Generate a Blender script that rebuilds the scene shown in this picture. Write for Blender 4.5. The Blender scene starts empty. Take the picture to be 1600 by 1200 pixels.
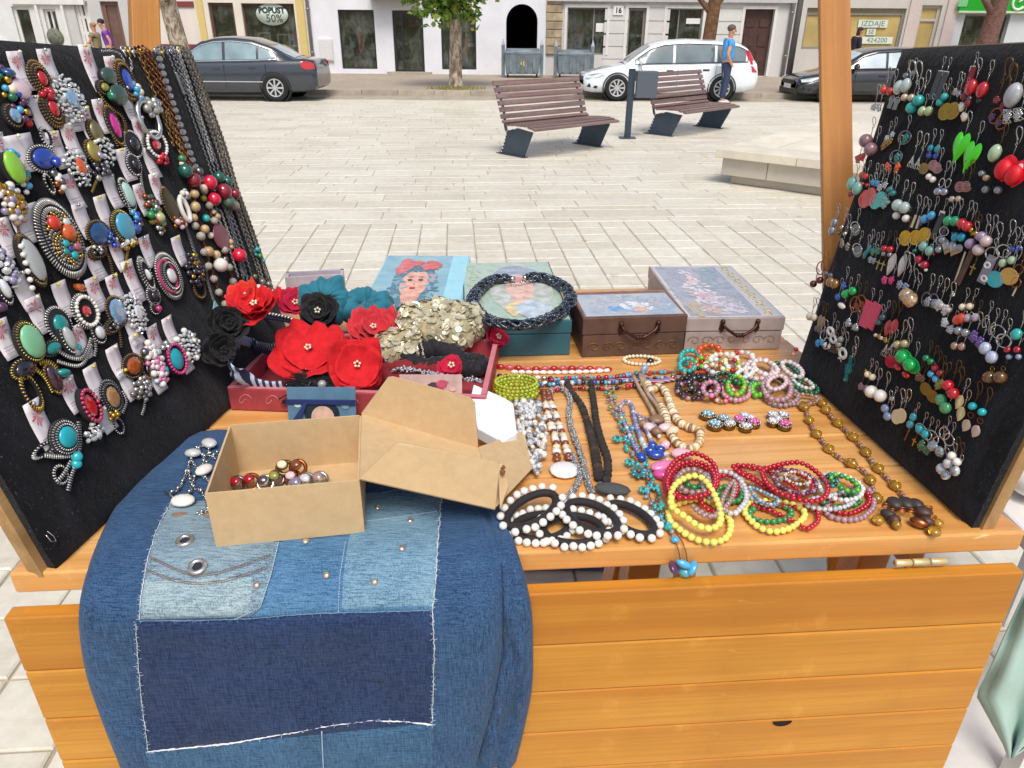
import bpy,bmesh,math,random
from mathutils import Vector as V,Matrix as M,noise
from mathutils.bvhtree import BVHTree
sc=bpy.context.scene
R=random.Random(11)
# ------------------------------------------------------------------ camera, world, sun, exposure
FPX,YH,H,ZT=1130.0,40.0,1.75,1.08
PITCH=math.atan((600-YH)/FPX);ROLL=math.radians(0.45)
_f=V((0,math.cos(PITCH),-math.sin(PITCH)));_u0=V((0,math.sin(PITCH),math.cos(PITCH)));_r0=V((1,0,0))
_r=math.cos(ROLL)*_r0+math.sin(ROLL)*_u0;_u=-math.sin(ROLL)*_r0+math.cos(ROLL)*_u0
O=V((0,0,H))
cd=bpy.data.cameras.new('camera');cam=bpy.data.objects.new('camera',cd);sc.collection.objects.link(cam)
cam.matrix_world=M(((_r.x,_u.x,-_f.x,0),(_r.y,_u.y,-_f.y,0),(_r.z,_u.z,-_f.z,H),(0,0,0,1)))
cd.sensor_width=36;cd.lens=FPX/1600*36;cd.clip_start=0.02;cd.clip_end=600
sc.camera=cam
w=bpy.data.worlds.new('World');sc.world=w;w.use_nodes=True
SUN_EL,SUN_AZ=math.radians(58),math.radians(172)     # azimuth clockwise from +Y: behind the viewer
sky=w.node_tree.nodes.new('ShaderNodeTexSky');sky.sky_type = 'NISHITA';sky.sun_disc=False
sky.sun_elevation=SUN_EL;sky.sun_rotation=SUN_AZ;sky.air_density=1.0;sky.dust_density=3.5;sky.ozone_density=0.6
bgn=w.node_tree.nodes['Background'];bgn.inputs['Strength'].default_value=0.13
w.node_tree.links.new(sky.outputs[0],bgn.inputs['Color'])
sl=bpy.data.lights.new('sun','SUN');sl.energy=2.0;sl.angle=math.radians(24);sl.color=(1.0,0.95,0.88)
so=bpy.data.objects.new('sun',sl);sc.collection.objects.link(so)
sd=V((math.sin(SUN_AZ)*math.cos(SUN_EL),math.cos(SUN_AZ)*math.cos(SUN_EL),math.sin(SUN_EL)))
so.rotation_euler=sd.to_track_quat('Z','Y').to_euler()
sc.view_settings.view_transform = 'Standard';sc.view_settings.look = 'None'
sc.view_settings.exposure=0.25;sc.view_settings.gamma=1.0;sc.view_settings.use_curve_mapping=False
sc.cycles.max_bounces=6;sc.cycles.transparent_max_bounces=8;sc.cycles.caustics_reflective=False;sc.cycles.caustics_refractive=False

# ------------------------------------------------------------------ points of the place seen along a line of sight
def ray(px,py):return _f+(px-800)/FPX*_r-(py-600)/FPX*_u
def onz(px,py,z):
    d=ray(px,py);return O+d*((z-H)/d.z)
def ony(px,py,y):
    d=ray(px,py);return O+d*(y/d.y)
def onpl(px,py,p0,n):
    d=ray(px,py);return O+d*((p0-O).dot(n)/d.dot(n))
def T(px,py,h=0.0):return onz(px,py,ZT+h)
def G(px,py,z=0.0):return onz(px,py,z)
def proj(p):
    v=p-O;d=v.dot(_f);return (800+FPX*v.dot(_r)/d,600-FPX*v.dot(_u)/d,d)
def ppm(p):return FPX/(p-O).dot(_f)          # pixels per metre at p

# ------------------------------------------------------------------ colours and materials
def lin(h):
    h=h.lstrip('#');c=[int(h[i:i+2],16)/255 for i in (0,2,4)]
    return tuple((x/12.92 if x<=.04045 else ((x+.055)/1.055)**2.4) for x in c)
MATS = {}
class NT:
    def __init__(s,name):
        s.m=bpy.data.materials.new(name);s.m.use_nodes=True;s.t=s.m.node_tree
        s.b=s.t.nodes['Principled BSDF']
    def n(s,k,**kw):
        x=s.t.nodes.new('ShaderNode' + k)
        for a,v in kw.items():
            if a in x.inputs:x.inputs[a].default_value=v
            else:setattr(x,a,v)
        return x
    def l(s,a,b):s.t.links.new(a,b)
    def ramp(s,fac,stops):
        r=s.n('ValToRGB');e=r.color_ramp.elements
        while len(e)<len(stops):e.new(0.5)
        for q,(p,c) in zip(e,stops):q.position=p;q.color=(*c,1) if len(c)==3 else c
        s.l(fac,r.inputs[0]);return r
    def mix(s,fac,a,b,mode='MIX'):
        x=s.n('Mix',data_type='RGBA',blend_type=mode)
        for k,v in ((0,fac),(6,a),(7,b)):
            if hasattr(v,'links'):s.l(v,x.inputs[k])
            else:x.inputs[k].default_value=v if k==0 else (*v[:3],1)
        return x.outputs[2]
    def coords(s,scale=(1,1,1),kind='Object',rot=(0,0,0)):
        tc=s.n('TexCoord');mp=s.n('Mapping');mp.inputs['Scale'].default_value=scale;mp.inputs['Rotation'].default_value=rot
        s.l(tc.outputs[kind],mp.inputs[0]);return mp.outputs[0]
    def noise(s,vec,scale,detail=4,rough=.55,dist=0):
        x=s.n('TexNoise');x.inputs['Scale'].default_value=scale;x.inputs['Detail'].default_value=detail
        x.inputs['Roughness'].default_value=rough;x.inputs['Distortion'].default_value=dist
        if vec is not None:s.l(vec,x.inputs['Vector'])
        return x.outputs['Fac']
    def bump(s,hgt,strength=.3,dist=.002):
        b=s.n('Bump');b.inputs['Strength'].default_value=strength;b.inputs['Distance'].default_value=dist
        s.l(hgt,b.inputs['Height']);s.l(b.outputs[0],s.b.inputs['Normal'])
    def set(s,**kw):
        for k,v in kw.items():
            i=s.b.inputs[k.replace('_',' ')];i.default_value=(*v,1) if isinstance(v,tuple) and len(v)==3 and i.type == 'RGBA' else v
def mat(name,col,rough=.5,metal=0.0,var=.15,scale=30,bump=0.0,rnd=0.0,trans=0.0,coat=0.0,emit=0,sheen=0.0,ior=1.5,alpha=1.0,sub=0.0):
    """plain material: colour with mottled variation, optional per-object variation"""
    if name in MATS:return MATS[name]
    k=NT(name);c=lin(col) if isinstance(col,str) else col
    k.set(Roughness=rough,Metallic=metal,IOR=ior)
    vec=k.coords()
    if var or bump:
        f=k.noise(vec,scale,5)
        d=tuple(x*(1-var) for x in c);b=tuple(min(1,x*(1+var)) for x in c)
        out=k.ramp(f,[(.3,d),(.7,b)]).outputs[0]
        if bump:k.bump(f,bump,.003)
    else:
        q=k.n('RGB');q.outputs[0].default_value=(*c,1);out=q.outputs[0]
    if rnd:
        oi=k.n('ObjectInfo');hs=k.n('HueSaturation')
        mr=k.n('MapRange');mr.inputs[3].default_value=1-rnd;mr.inputs[4].default_value=1+rnd
        k.l(oi.outputs['Random'],mr.inputs[0]);k.l(mr.outputs[0],hs.inputs['Value']);k.l(out,hs.inputs['Color']);out=hs.outputs[0]
    k.l(out,k.b.inputs['Base Color'])
    if trans:k.set(Transmission_Weight=trans)
    if coat:k.set(Coat_Weight=coat,Coat_Roughness=.08)
    if sheen:k.set(Sheen_Weight=sheen,Sheen_Roughness=.4)
    if sub:k.set(Subsurface_Weight=sub,Subsurface_Radius=(.004,.003,.002),Subsurface_Scale=1.0)
    if alpha<1:k.set(Alpha=alpha)
    MATS[name]=k.m;return k.m
def glossy(name,col,rough=.12,**kw):return mat(name,col,rough=rough,var=kw.pop('var',.12),scale=kw.pop('scale',120),coat=kw.pop('coat',.5),rnd=kw.pop('rnd',.1),**kw)
def wood(name,dark,light,axis=0,scale=1.0,rough=.38,rnd=.12,coat=.15):
    if name in MATS:return MATS[name]
    k=NT(name);s=[1,1,1];s=[9*scale]*3;s[axis]=.55*scale
    oi=k.n('ObjectInfo');add=k.n('VectorMath',operation='ADD');mul=k.n('VectorMath',operation='SCALE');mul.inputs['Scale'].default_value=40
    cmb=k.n('CombineXYZ');k.l(oi.outputs['Random'],cmb.inputs[0]);k.l(oi.outputs['Random'],cmb.inputs[1]);k.l(oi.outputs['Random'],cmb.inputs[2])
    k.l(cmb.outputs[0],mul.inputs[0]);k.l(k.coords(tuple(s)),add.inputs[0]);k.l(mul.outputs[0],add.inputs[1]);vec=add.outputs[0]
    broad=k.noise(vec,1.3,3,.5,.6)
    wv=k.n('TexWave',wave_type='BANDS',bands_direction='Y' if axis != 1 else 'X');wv.inputs['Scale'].default_value=1.1
    wv.inputs['Distortion'].default_value=7;wv.inputs['Detail'].default_value=3;wv.inputs['Detail Scale'].default_value=1.2;k.l(vec,wv.inputs['Vector'])
    s2=[70*scale]*3;s2[axis]=1.5*scale
    fine=k.noise(k.coords(tuple(s2)),3,4,.6)
    d,l=lin(dark),lin(light);md=tuple((a+b)/2 for a,b in zip(d,l))
    c1=k.ramp(broad,[(.3,d),(.55,md),(.75,l)]).outputs[0]
    c2=k.ramp(wv.outputs['Fac'],[(.0,tuple(x*.82 for x in md)),(.6,(1,1,1))]).outputs[0]
    c=k.mix(.26,c1,c2,'MULTIPLY');c=k.mix(k.ramp(fine,[(.35,(0,0,0)),(.75,(.5,)*3)]).outputs[0],c,tuple(x*.66 for x in d))
    sk2=[26*scale]*3;sk2[axis]=3*scale;scr=k.noise(k.coords(tuple(sk2),rot=(0,0,.5)),1.7,2,.8,1.5);c=k.mix(k.ramp(scr,[(.70,(0,0,0)),(.76,(.5,)*3)]).outputs[0],c,tuple(min(1,x*1.5+.1) for x in l))
    dirt=k.noise(k.coords((3,3,3)),1.6,6,.7);c=k.mix(k.ramp(dirt,[(.5,(0,0,0)),(.78,(.4,)*3)]).outputs[0],c,tuple(x*.6 for x in d))
    # knots and rub marks
    vo=k.n('TexVoronoi',feature='F1');vo.inputs['Scale'].default_value=1.0;sk=[5.0*scale]*3;sk[axis]=2.2*scale;k.l(k.coords(tuple(sk)),vo.inputs['Vector'])
    kn=k.ramp(vo.outputs['Distance'],[(.05,(1,1,1)),(.13,(0,0,0))]).outputs[0]
    kk=k.n('Math',operation='MULTIPLY');kk.inputs[1].default_value=.5;k.l(kn,kk.inputs[0]);c=k.mix(kk.outputs[0],c,tuple(x*.45 for x in d))
    rub=k.noise(k.coords((6,6,6)),2.2,6,.7);c=k.mix(k.ramp(rub,[(.62,(0,0,0)),(.8,(.4,)*3)]).outputs[0],c,tuple(min(1,x*1.25+.04) for x in l))
    hs=k.n('HueSaturation');mr=k.n('MapRange');mr.inputs[3].default_value=1-rnd;mr.inputs[4].default_value=1+rnd
    k.l(oi.outputs['Random'],mr.inputs[0]);k.l(mr.outputs[0],hs.inputs['Value']);k.l(c,hs.inputs['Color']);k.l(hs.outputs[0],k.b.inputs['Base Color'])
    k.set(Roughness=rough,Coat_Weight=coat,Coat_Roughness=.25);k.bump(fine,.12,.001)
    MATS[name]=k.m;return k.m

# ------------------------------------------------------------------ objects
COL=sc.collection;WM = {}
def setp(o,label=None,cat=None,group=None,kind=None):
    for k,v in (('label',label),('category',cat),('group',group),('kind',kind)):
        if v:o[k]=v
    return o
def put(o,wm,parent=None):
    COL.objects.link(o)
    if parent is not None:
        o.parent=parent;o.matrix_basis=WM[parent.name].inverted() @ wm
    else:o.matrix_basis=wm
    WM[o.name]=wm;return o
def thing(name,label,cat,loc=(0,0,0),group=None):
    o=bpy.data.objects.new(name,None);o.empty_display_size=.02
    put(o,M.Translation(V(loc)));return setp(o,label,cat,group)
class MB:
    """collects faces; build() links them as ONE mesh object"""
    def __init__(s):s.v,s.f,s.m,s.sm,s.mi,s.smooth=[],[],[],[],0,False
    def add(s,vs,fs,smooth=None):
        b=len(s.v);s.v+=[tuple(x) for x in vs]
        for f in fs:s.f.append([b+i for i in f]);s.m.append(s.mi);s.sm.append(s.smooth if smooth is None else smooth)
        return s
    def box(s,c,d,rot=None):
        c=V(c);x,y,z=d[0]/2,d[1]/2,d[2]/2
        vs=[V((a,b,e)) for e in (-z,z) for b in (-y,y) for a in (-x,x)]
        if rot is not None:vs=[rot @ q for q in vs]
        return s.add([q+c for q in vs],[(0,2,3,1),(4,5,7,6),(0,1,5,4),(2,6,7,3),(0,4,6,2),(1,3,7,5)],False)
    def hexa(s,b,t): # bottom quad and top quad
        return s.add(list(b)+list(t),[(3,2,1,0),(4,5,6,7),(0,1,5,4),(1,2,6,5),(2,3,7,6),(3,0,4,7)],False)
    def prism(s,poly,d):
        n=len(poly);d=V(d);P=[V(p) for p in poly]
        return s.add(P+[p+d for p in P],[tuple(range(n))[::-1],tuple(range(n,2*n))]+[(i,(i+1) % n,n+(i+1) % n,n+i) for i in range(n)],False)
    def tube(s,pts,r,n=6,closed=False,cap=True):
        P=[V(p) for p in pts];N=len(P);rr=r if callable(r) else (lambda t:r)
        vs=[];pu=None
        for i,p in enumerate(P):
            a=P[(i-1) % N] if (closed or i>0) else p;b=P[(i+1) % N] if (closed or i<N-1) else p
            t=(b-a)
            t=t.normalized() if t.length>1e-9 else V((0,0,1))
            if pu is None:pu=t.orthogonal().normalized()
            u=pu-t*pu.dot(t)
            u=u.normalized() if u.length>1e-6 else t.orthogonal().normalized()
            pu=u;q=t.cross(u);ri=rr(i/max(1,N-1))
            vs+=[p+(u*math.cos(k*2*math.pi/n)+q*math.sin(k*2*math.pi/n))*ri for k in range(n)]
        fs=[(i*n+k,i*n+(k+1) % n,((i+1) % N)*n+(k+1) % n,((i+1) % N)*n+k) for i in range(N if closed else N-1) for k in range(n)]
        if cap and not closed:fs+=[tuple(range(n))[::-1],tuple(range((N-1)*n,N*n))]
        return s.add(vs,fs,True)
    def ball(s,c,r,seg=10,ring=6,rot=None):
        c=V(c);r=(r,r,r) if not hasattr(r,'__len__') else r
        vs=[V((0,0,r[2]))]
        for i in range(1,ring):
            a=math.pi*i/ring
            vs+=[V((math.sin(a)*math.cos(2*math.pi*k/seg)*r[0],math.sin(a)*math.sin(2*math.pi*k/seg)*r[1],math.cos(a)*r[2])) for k in range(seg)]
        vs.append(V((0,0,-r[2])))
        if rot is not None:vs=[rot @ q for q in vs]
        fs=[(0,1+k,1+(k+1) % seg) for k in range(seg)]
        for i in range(ring-2):
            fs+=[(1+i*seg+k,1+(i+1)*seg+k,1+(i+1)*seg+(k+1) % seg,1+i*seg+(k+1) % seg) for k in range(seg)]
        L=len(vs)-1;fs+=[(L,1+(ring-2)*seg+(k+1) % seg,1+(ring-2)*seg+k) for k in range(seg)]
        return s.add([q+c for q in vs],fs,True)
    def lathe(s,prof,seg=16,mtx=None,smooth=True,cap=True):
        vs=[V((r*math.cos(2*math.pi*k/seg),r*math.sin(2*math.pi*k/seg),z)) for r,z in prof for k in range(seg)]
        if mtx is not None:vs=[mtx @ q for q in vs]
        n=len(prof)
        fs=[(i*seg+k,i*seg+(k+1) % seg,(i+1)*seg+(k+1) % seg,(i+1)*seg+k) for i in range(n-1) for k in range(seg)]
        if cap:fs+=[tuple(range(seg))[::-1],tuple(range((n-1)*seg,n*seg))]
        return s.add(vs,fs,smooth)
    def grid(s,rows,closed_u=False,smooth=True):
        n=len(rows[0]);fs=[]
        for i in range(len(rows)-1):
            for k in range(n if closed_u else n-1):fs.append((i*n+k,i*n+(k+1) % n,(i+1)*n+(k+1) % n,(i+1)*n+k))
        return s.add([p for r in rows for p in r],fs,smooth)
    def mesh(s,name,mats):
        me=bpy.data.meshes.new(name);me.from_pydata([tuple(q) for q in s.v],[],s.f);me.validate(clean_customdata=False)
        for m in (mats if isinstance(mats,(list,tuple)) else [mats]):me.materials.append(m)
        if len(me.polygons)==len(s.f):
            me.polygons.foreach_set('use_smooth',s.sm);me.polygons.foreach_set('material_index',s.m)
        me.update();return me
    def build(s,name,mats,parent=None,origin=None,bevel=0,seg=2,kind=None,label=None,recalc=False):
        org=V(origin) if origin is not None else (WM[parent.name].translation.copy() if parent is not None else (sum((V(q) for q in s.v),V())/max(1,len(s.v))))
        s.v=[tuple(V(q)-org) for q in s.v]
        me=s.mesh(name,mats)
        if recalc:
            b=bmesh.new();b.from_mesh(me);bmesh.ops.recalc_face_normals(b,faces=b.faces);b.to_mesh(me);b.free()
        o=bpy.data.objects.new(name,me)
        if bevel:
            md=o.modifiers.new('bevel','BEVEL');md.width=bevel;md.segments=seg;md.limit_method = 'ANGLE';md.angle_limit=math.radians(40)
        put(o,M.Translation(org),parent);setp(o,kind=kind,label=label);return o
MESHC = {}
def shared(key,fn):
    if key not in MESHC:MESHC[key]=fn()
    return MESHC[key]
def inst(name,me,wm,parent=None):return put(bpy.data.objects.new(name,me),wm,parent)
def frame(o,x,y,z): # matrix with given axes and origin
    return M(((x.x,y.x,z.x,o.x),(x.y,y.y,z.y,o.y),(x.z,y.z,z.z,o.z),(0,0,0,1)))
def structure(o,kind='structure'):o['kind']=kind;return o
def crom(P,n):
    """Catmull-Rom through points"""
    out=[];P=[V(p) for p in P]
    for i in range(len(P)-1):
        a,b,c,d=P[max(0,i-1)],P[i],P[i+1],P[min(len(P)-1,i+2)]
        for k in range(n):
            t=k/n;out.append(.5*((2*b)+(c-a)*t+(2*a-5*b+4*c-d)*t*t+(3*b-a-3*c+d)*t**3))
    out.append(P[-1]);return out
def cromc(P,n):
    out=[];P=[V(p) for p in P];N=len(P)
    for i in range(N):
        a,b,c,d=P[i-1],P[i],P[(i+1) % N],P[(i+2) % N]
        for k in range(n):
            t=k/n;out.append(.5*((2*b)+(c-a)*t+(2*a-5*b+4*c-d)*t*t+(3*b-a-3*c+d)*t**3))
    return out
def resample(P,step,closed=False):
    P=[V(p) for p in P];Q=P+[P[0]] if closed else P
    L=[0]
    for a,b in zip(Q,Q[1:]):L.append(L[-1]+(b-a).length)
    n=max(2,round(L[-1]/step));out=[];j=0
    for i in range(n if closed else n+1):
        t=L[-1]*i/n
        while j<len(L)-2 and L[j+1]<t:j+=1
        a=(t-L[j])/max(1e-9,L[j+1]-L[j]);p=Q[j].lerp(Q[j+1],min(1,a));out.append((p,(Q[j+1]-Q[j]).normalized()))
    return out
# ================================================================== SETTING: ground
def island_mat(name,cols,rough=.55,bump=.25,spot=.35,scale=14):
    k=NT(name);g=k.n('NewGeometry');oi=k.n('ObjectInfo')
    ad=k.n('Math',operation='ADD');fr=k.n('Math',operation='FRACT');k.l(g.outputs['Random Per Island'],ad.inputs[0]);k.l(oi.outputs['Random'],ad.inputs[1]);k.l(ad.outputs[0],fr.inputs[0])
    n=len(cols);base=k.ramp(fr.outputs[0],[(i/(n-1),lin(c)) for i,c in enumerate(cols)]).outputs[0]
    tc=k.n('NewGeometry');mp=k.n('Mapping');k.l(tc.outputs['Position'],mp.inputs[0]);vec=mp.outputs[0]
    st=k.noise(vec,1.1,5,.6);fine=k.noise(vec,scale,6,.65);mp2=k.n('Mapping');mp2.inputs['Scale'].default_value=(1.2,7,1);k.l(tc.outputs['Position'],mp2.inputs[0]);vein=k.noise(mp2.outputs[0],2.5,5,.6,.8)
    c=k.mix(k.ramp(st,[(.42,(0,0,0)),(.75,(spot*.7,)*3)]).outputs[0],base,lin('#9c8d76'))
    c=k.mix(k.ramp(vein,[(.5,(0,0,0)),(.72,(.28,)*3)]).outputs[0],c,lin('#b3a184'))
    c=k.mix(k.ramp(fine,[(.3,(.25,)*3),(.6,(0,0,0))]).outputs[0],c,lin('#8b7d68'))
    vo=k.n('TexVoronoi',feature='F1');vo.inputs['Scale'].default_value=1.7;vo.inputs['Randomness'].default_value=1;k.l(vec,vo.inputs['Vector']);blot=k.noise(vec,6,4,.7);ad2=k.n('Math',operation='MULTIPLY_ADD');ad2.inputs[1].default_value=.25;k.l(blot,ad2.inputs[0]);k.l(vo.outputs['Distance'],ad2.inputs[2])
    c=k.mix(k.ramp(ad2.outputs[0],[(.15,(.5,)*3),(.21,(0,0,0))]).outputs[0],c,lin('#7d7467'))
    k.l(c,k.b.inputs['Base Color']);k.set(Roughness=rough);k.bump(fine,bump,.002);MATS[name]=k.m;return k.m
M_SLAB=island_mat('paving',['#dcd8c8','#d6d0bf','#e0dccd','#d1cbb9','#dad5c5','#dedacb'],rough=.5)
M_JOINT=mat('joint','#a59c89',.9,var=.25,scale=9)
KERB0=G(700,150);KY=KERB0.y;FY=G(700,116,.12).y;ROADY=KY-1.1
plaza=structure(MB().box((0,ROADY/2-10,-.06),(90,ROADY+20,.1)).build('plaza',M_JOINT))
yaw=math.radians(4.2);EX=V((math.cos(yaw),math.sin(yaw),0));EY=V((-math.sin(yaw),math.cos(yaw),0))
TS=.25;BORD=G(700,348).dot(EY)
def slab_mesh(lx,ly):
    b=MB();h=.022;c=.006
    b.hexa([(-lx/2,-ly/2,-h),(lx/2,-ly/2,-h),(lx/2,ly/2,-h),(-lx/2,ly/2,-h)],[(-lx/2,-ly/2,-c),(lx/2,-ly/2,-c),(lx/2,ly/2,-c),(-lx/2,ly/2,-c)])
    b.v=b.v[:8];b.f=b.f[2:];b.f=b.f[0:0];b.m=[];b.sm=[]
    lo=[(-lx/2,-ly/2,-h),(lx/2,-ly/2,-h),(lx/2,ly/2,-h),(-lx/2,ly/2,-h)]
    mi=[(x,y,-c) for x,y,_ in lo];to=[(x*(1-2*c/lx),y*(1-2*c/ly),0) for x,y,_ in lo]
    b.v=[];b.grid([lo,mi,to],True,False);b.add(to,[(0,1,2,3)],False);return b
sl_me=shared('slab',lambda:slab_mesh(TS-.009,TS-.006).mesh('slab',M_SLAB))
cand=[];rest=[]
n0=math.floor(-5.2/TS)
for j in range(int((BORD-.2)/TS)+2):
    for i in range(n0,-n0+3):
        c=EX*(i*TS+R.uniform(-.002,.002))+EY*(BORD-TS/2-j*TS)+V((0,0,R.uniform(-.003,.002)))
        if c.y<.1:continue
        px,py,d=proj(c)
        (cand if (-40<px<1640 and -40<py<1240 and d>.2) else rest).append((d,px,py,c))
vis=[q for q in cand if (q[2]<545 and not (q[1]<300 and q[2]>90 and q[2]<560 and q[1]>100)) or (q[1]<130 and q[2]>660)]
vis.sort(key=lambda q:q[0]);near=vis[:300];ids = {id(q) for q in near}
for q in near:
    a=R.uniform(-.006,.006)
    inst('slab',sl_me,M.Translation(q[3]) @ M.Rotation(yaw+a,4,'Z') @ M.Rotation(R.uniform(-.006,.006),4,'X'),plaza)
b=MB();s0=slab_mesh(TS-.009,TS-.006)
for q in cand+rest:
    if id(q) in ids:continue
    mt=M.Translation(q[3]) @ M.Rotation(yaw,4,'Z');b.add([mt @ V(v) for v in s0.v],s0.f,False)
b.build('slabs',M_SLAB,plaza,origin=(0,0,0),kind='stuff')
b=MB();yy=BORD+.006;k=0
widths=[.17,.34,.17,.34,.34,.17,.34]
while yy<ROADY+1.2:
    wd=widths[k % 7];k+=1;x=-17+R.uniform(0,1)
    while x<18:
        ln=R.choice([.45,.6,.75,.9]) if wd>.2 else R.choice([.6,.85,1.0]);c=EX*(x+ln/2)+EY*(yy+wd/2)
        if 1.5<c.y<ROADY-.1: # one strip of paving
            q=slab_mesh(ln-.006,wd-.005);mt=M.Translation(c+V((0,0,R.uniform(-.003,.001)))) @ M.Rotation(yaw,4,'Z')
            b.add([mt @ V(v) for v in q.v],q.f,False)
        x+=ln
    yy+=wd
b.build('strips',M_SLAB,plaza,origin=(0,0,0),kind='stuff')
structure(MB().box((0,(ROADY+KY)/2,-.03),(120,KY-ROADY,.052)).build('road',mat('road','#a59c8c',.8,var=.2,scale=3,bump=.3)))
M_KERB=mat('kerb','#a89e90',.75,var=.15,scale=5,rnd=.12)
kerb=structure(MB().box((0,KY+.1,-.02),(120,.2,.1)).build('kerb',M_KERB))
ks=shared('kerb_stone',lambda:MB().box((0,0,0),(.985,.2,.16)).mesh('kerb_stone',M_KERB))
for i in range(-18,19):inst('kerb_stone',ks,M.Translation((i*1.0+.3,KY+.098,.055+R.uniform(-.004,.004))),kerb)
M_WALK=NT('sidewalk')
_v=M_WALK.coords();_br=M_WALK.n('TexBrick');_br.inputs['Scale'].default_value=3.3;_br.inputs['Color1'].default_value=(*lin('#b9ab97'),1);_br.inputs['Color2'].default_value=(*lin('#a6988a'),1);_br.inputs['Mortar'].default_value=(*lin('#83786a'),1);_br.inputs['Mortar Size'].default_value=.02
M_WALK.l(_v,_br.inputs['Vector']);_st=M_WALK.noise(_v,.5,6)
M_WALK.l(M_WALK.mix(M_WALK.ramp(_st,[(.4,(0,0,0)),(.7,(.5,)*3)]).outputs[0],_br.outputs['Color'],lin('#8f8578')),M_WALK.b.inputs['Base Color']);M_WALK.set(Roughness=.8)
structure(MB().box((0,(KY+.2+FY+8)/2,.04),(120,FY+8-KY-.2,.16)).build('sidewalk',M_WALK.m))
SWZ=.12
structure(MB().box((0,260,-.3),(1200,700,.1)).build('ground',mat('far_ground','#9a917f',.9)))

# ================================================================== SETTING: buildings
def FQ(px,py,y=None):
    p=ony(px,py,FY if y is None else y);return p.x,p.z
def rectq(tl,br,z1=None):
    x0,zt=FQ(*tl);x1,zb=FQ(*br);return [x0,x1,zb if z1 is None else z1,zt]
M_GLASS=None
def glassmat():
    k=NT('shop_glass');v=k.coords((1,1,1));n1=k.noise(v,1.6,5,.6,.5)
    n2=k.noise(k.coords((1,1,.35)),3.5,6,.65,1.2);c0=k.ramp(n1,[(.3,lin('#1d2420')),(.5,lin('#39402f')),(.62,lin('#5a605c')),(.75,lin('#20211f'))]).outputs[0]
    k.l(k.mix(k.ramp(n2,[(.5,(0,0,0)),(.7,(.55,)*3)]).outputs[0],c0,lin('#8b8f86')),k.b.inputs['Base Color'])  # pale streaks: sky reflections painted into the glass colour
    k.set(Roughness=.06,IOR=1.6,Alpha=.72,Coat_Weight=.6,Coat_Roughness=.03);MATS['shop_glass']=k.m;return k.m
M_GLASS=glassmat();GOODS=[mat('goods_' + c[1:],c,.7,var=.3,scale=6) for c in ('#c9c4b4','#a44a4a','#5a6f86','#8a7a4e','#d8d8d4')]
M_DARKIN=mat('shop_interior','#2b2724',.9,var=.6,scale=1.5)
M_FRAME_D=mat('dark_frame','#2a2c2f',.4,var=.1);M_FRAME_W=mat('white_frame','#dcdcd8',.5,var=.06,scale=5);M_FRAME_G=mat('grey_frame','#84847f',.5,var=.1)
def plaster(name,col):return mat(name,col,.85,var=.07,scale=1.3,bump=.1)
def holes_wall(b,x0,x1,z0,z1,y,holes,depth=.28):
    xs=sorted({x0,x1,*[h[0] for h in holes],*[h[1] for h in holes]});zs=sorted({z0,z1,*[h[2] for h in holes],*[h[3] for h in holes]})
    xs=[x for x in xs if x0<=x<=x1];zs=[z for z in zs if z0<=z<=z1]
    ins=lambda x,z:any(h[0]<x<h[1] and h[2]<z<h[3] for h in holes)
    for a,c in zip(xs,xs[1:]):
        for e,g in zip(zs,zs[1:]):
            if not ins((a+c)/2,(e+g)/2):b.add([(a,y,e),(c,y,e),(c,y,g),(a,y,g)],[(0,1,2,3)],False)
    for a,c,e,g in holes:
        b.add([(a,y,e),(a,y+depth,e),(a,y+depth,g),(a,y,g)],[(3,2,1,0)],False);b.add([(c,y,e),(c,y+depth,e),(c,y+depth,g),(c,y,g)],[(0,1,2,3)],False)
        b.add([(a,y,g),(c,y,g),(c,y+depth,g),(a,y+depth,g)],[(0,1,2,3)],False);b.add([(a,y,e),(c,y,e),(c,y+depth,e),(a,y+depth,e)],[(3,2,1,0)],False)
    b.add([(x0,y,z1),(x1,y,z1),(x1,y+6,z1),(x0,y+6,z1)],[(0,1,2,3)],False)
    b.add([(x0,y,z0),(x0,y+6,z0),(x0,y+6,z1),(x0,y,z1)],[(3,2,1,0)],False);b.add([(x1,y,z0),(x1,y+6,z0),(x1,y+6,z1),(x1,y,z1)],[(0,1,2,3)],False)
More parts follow.
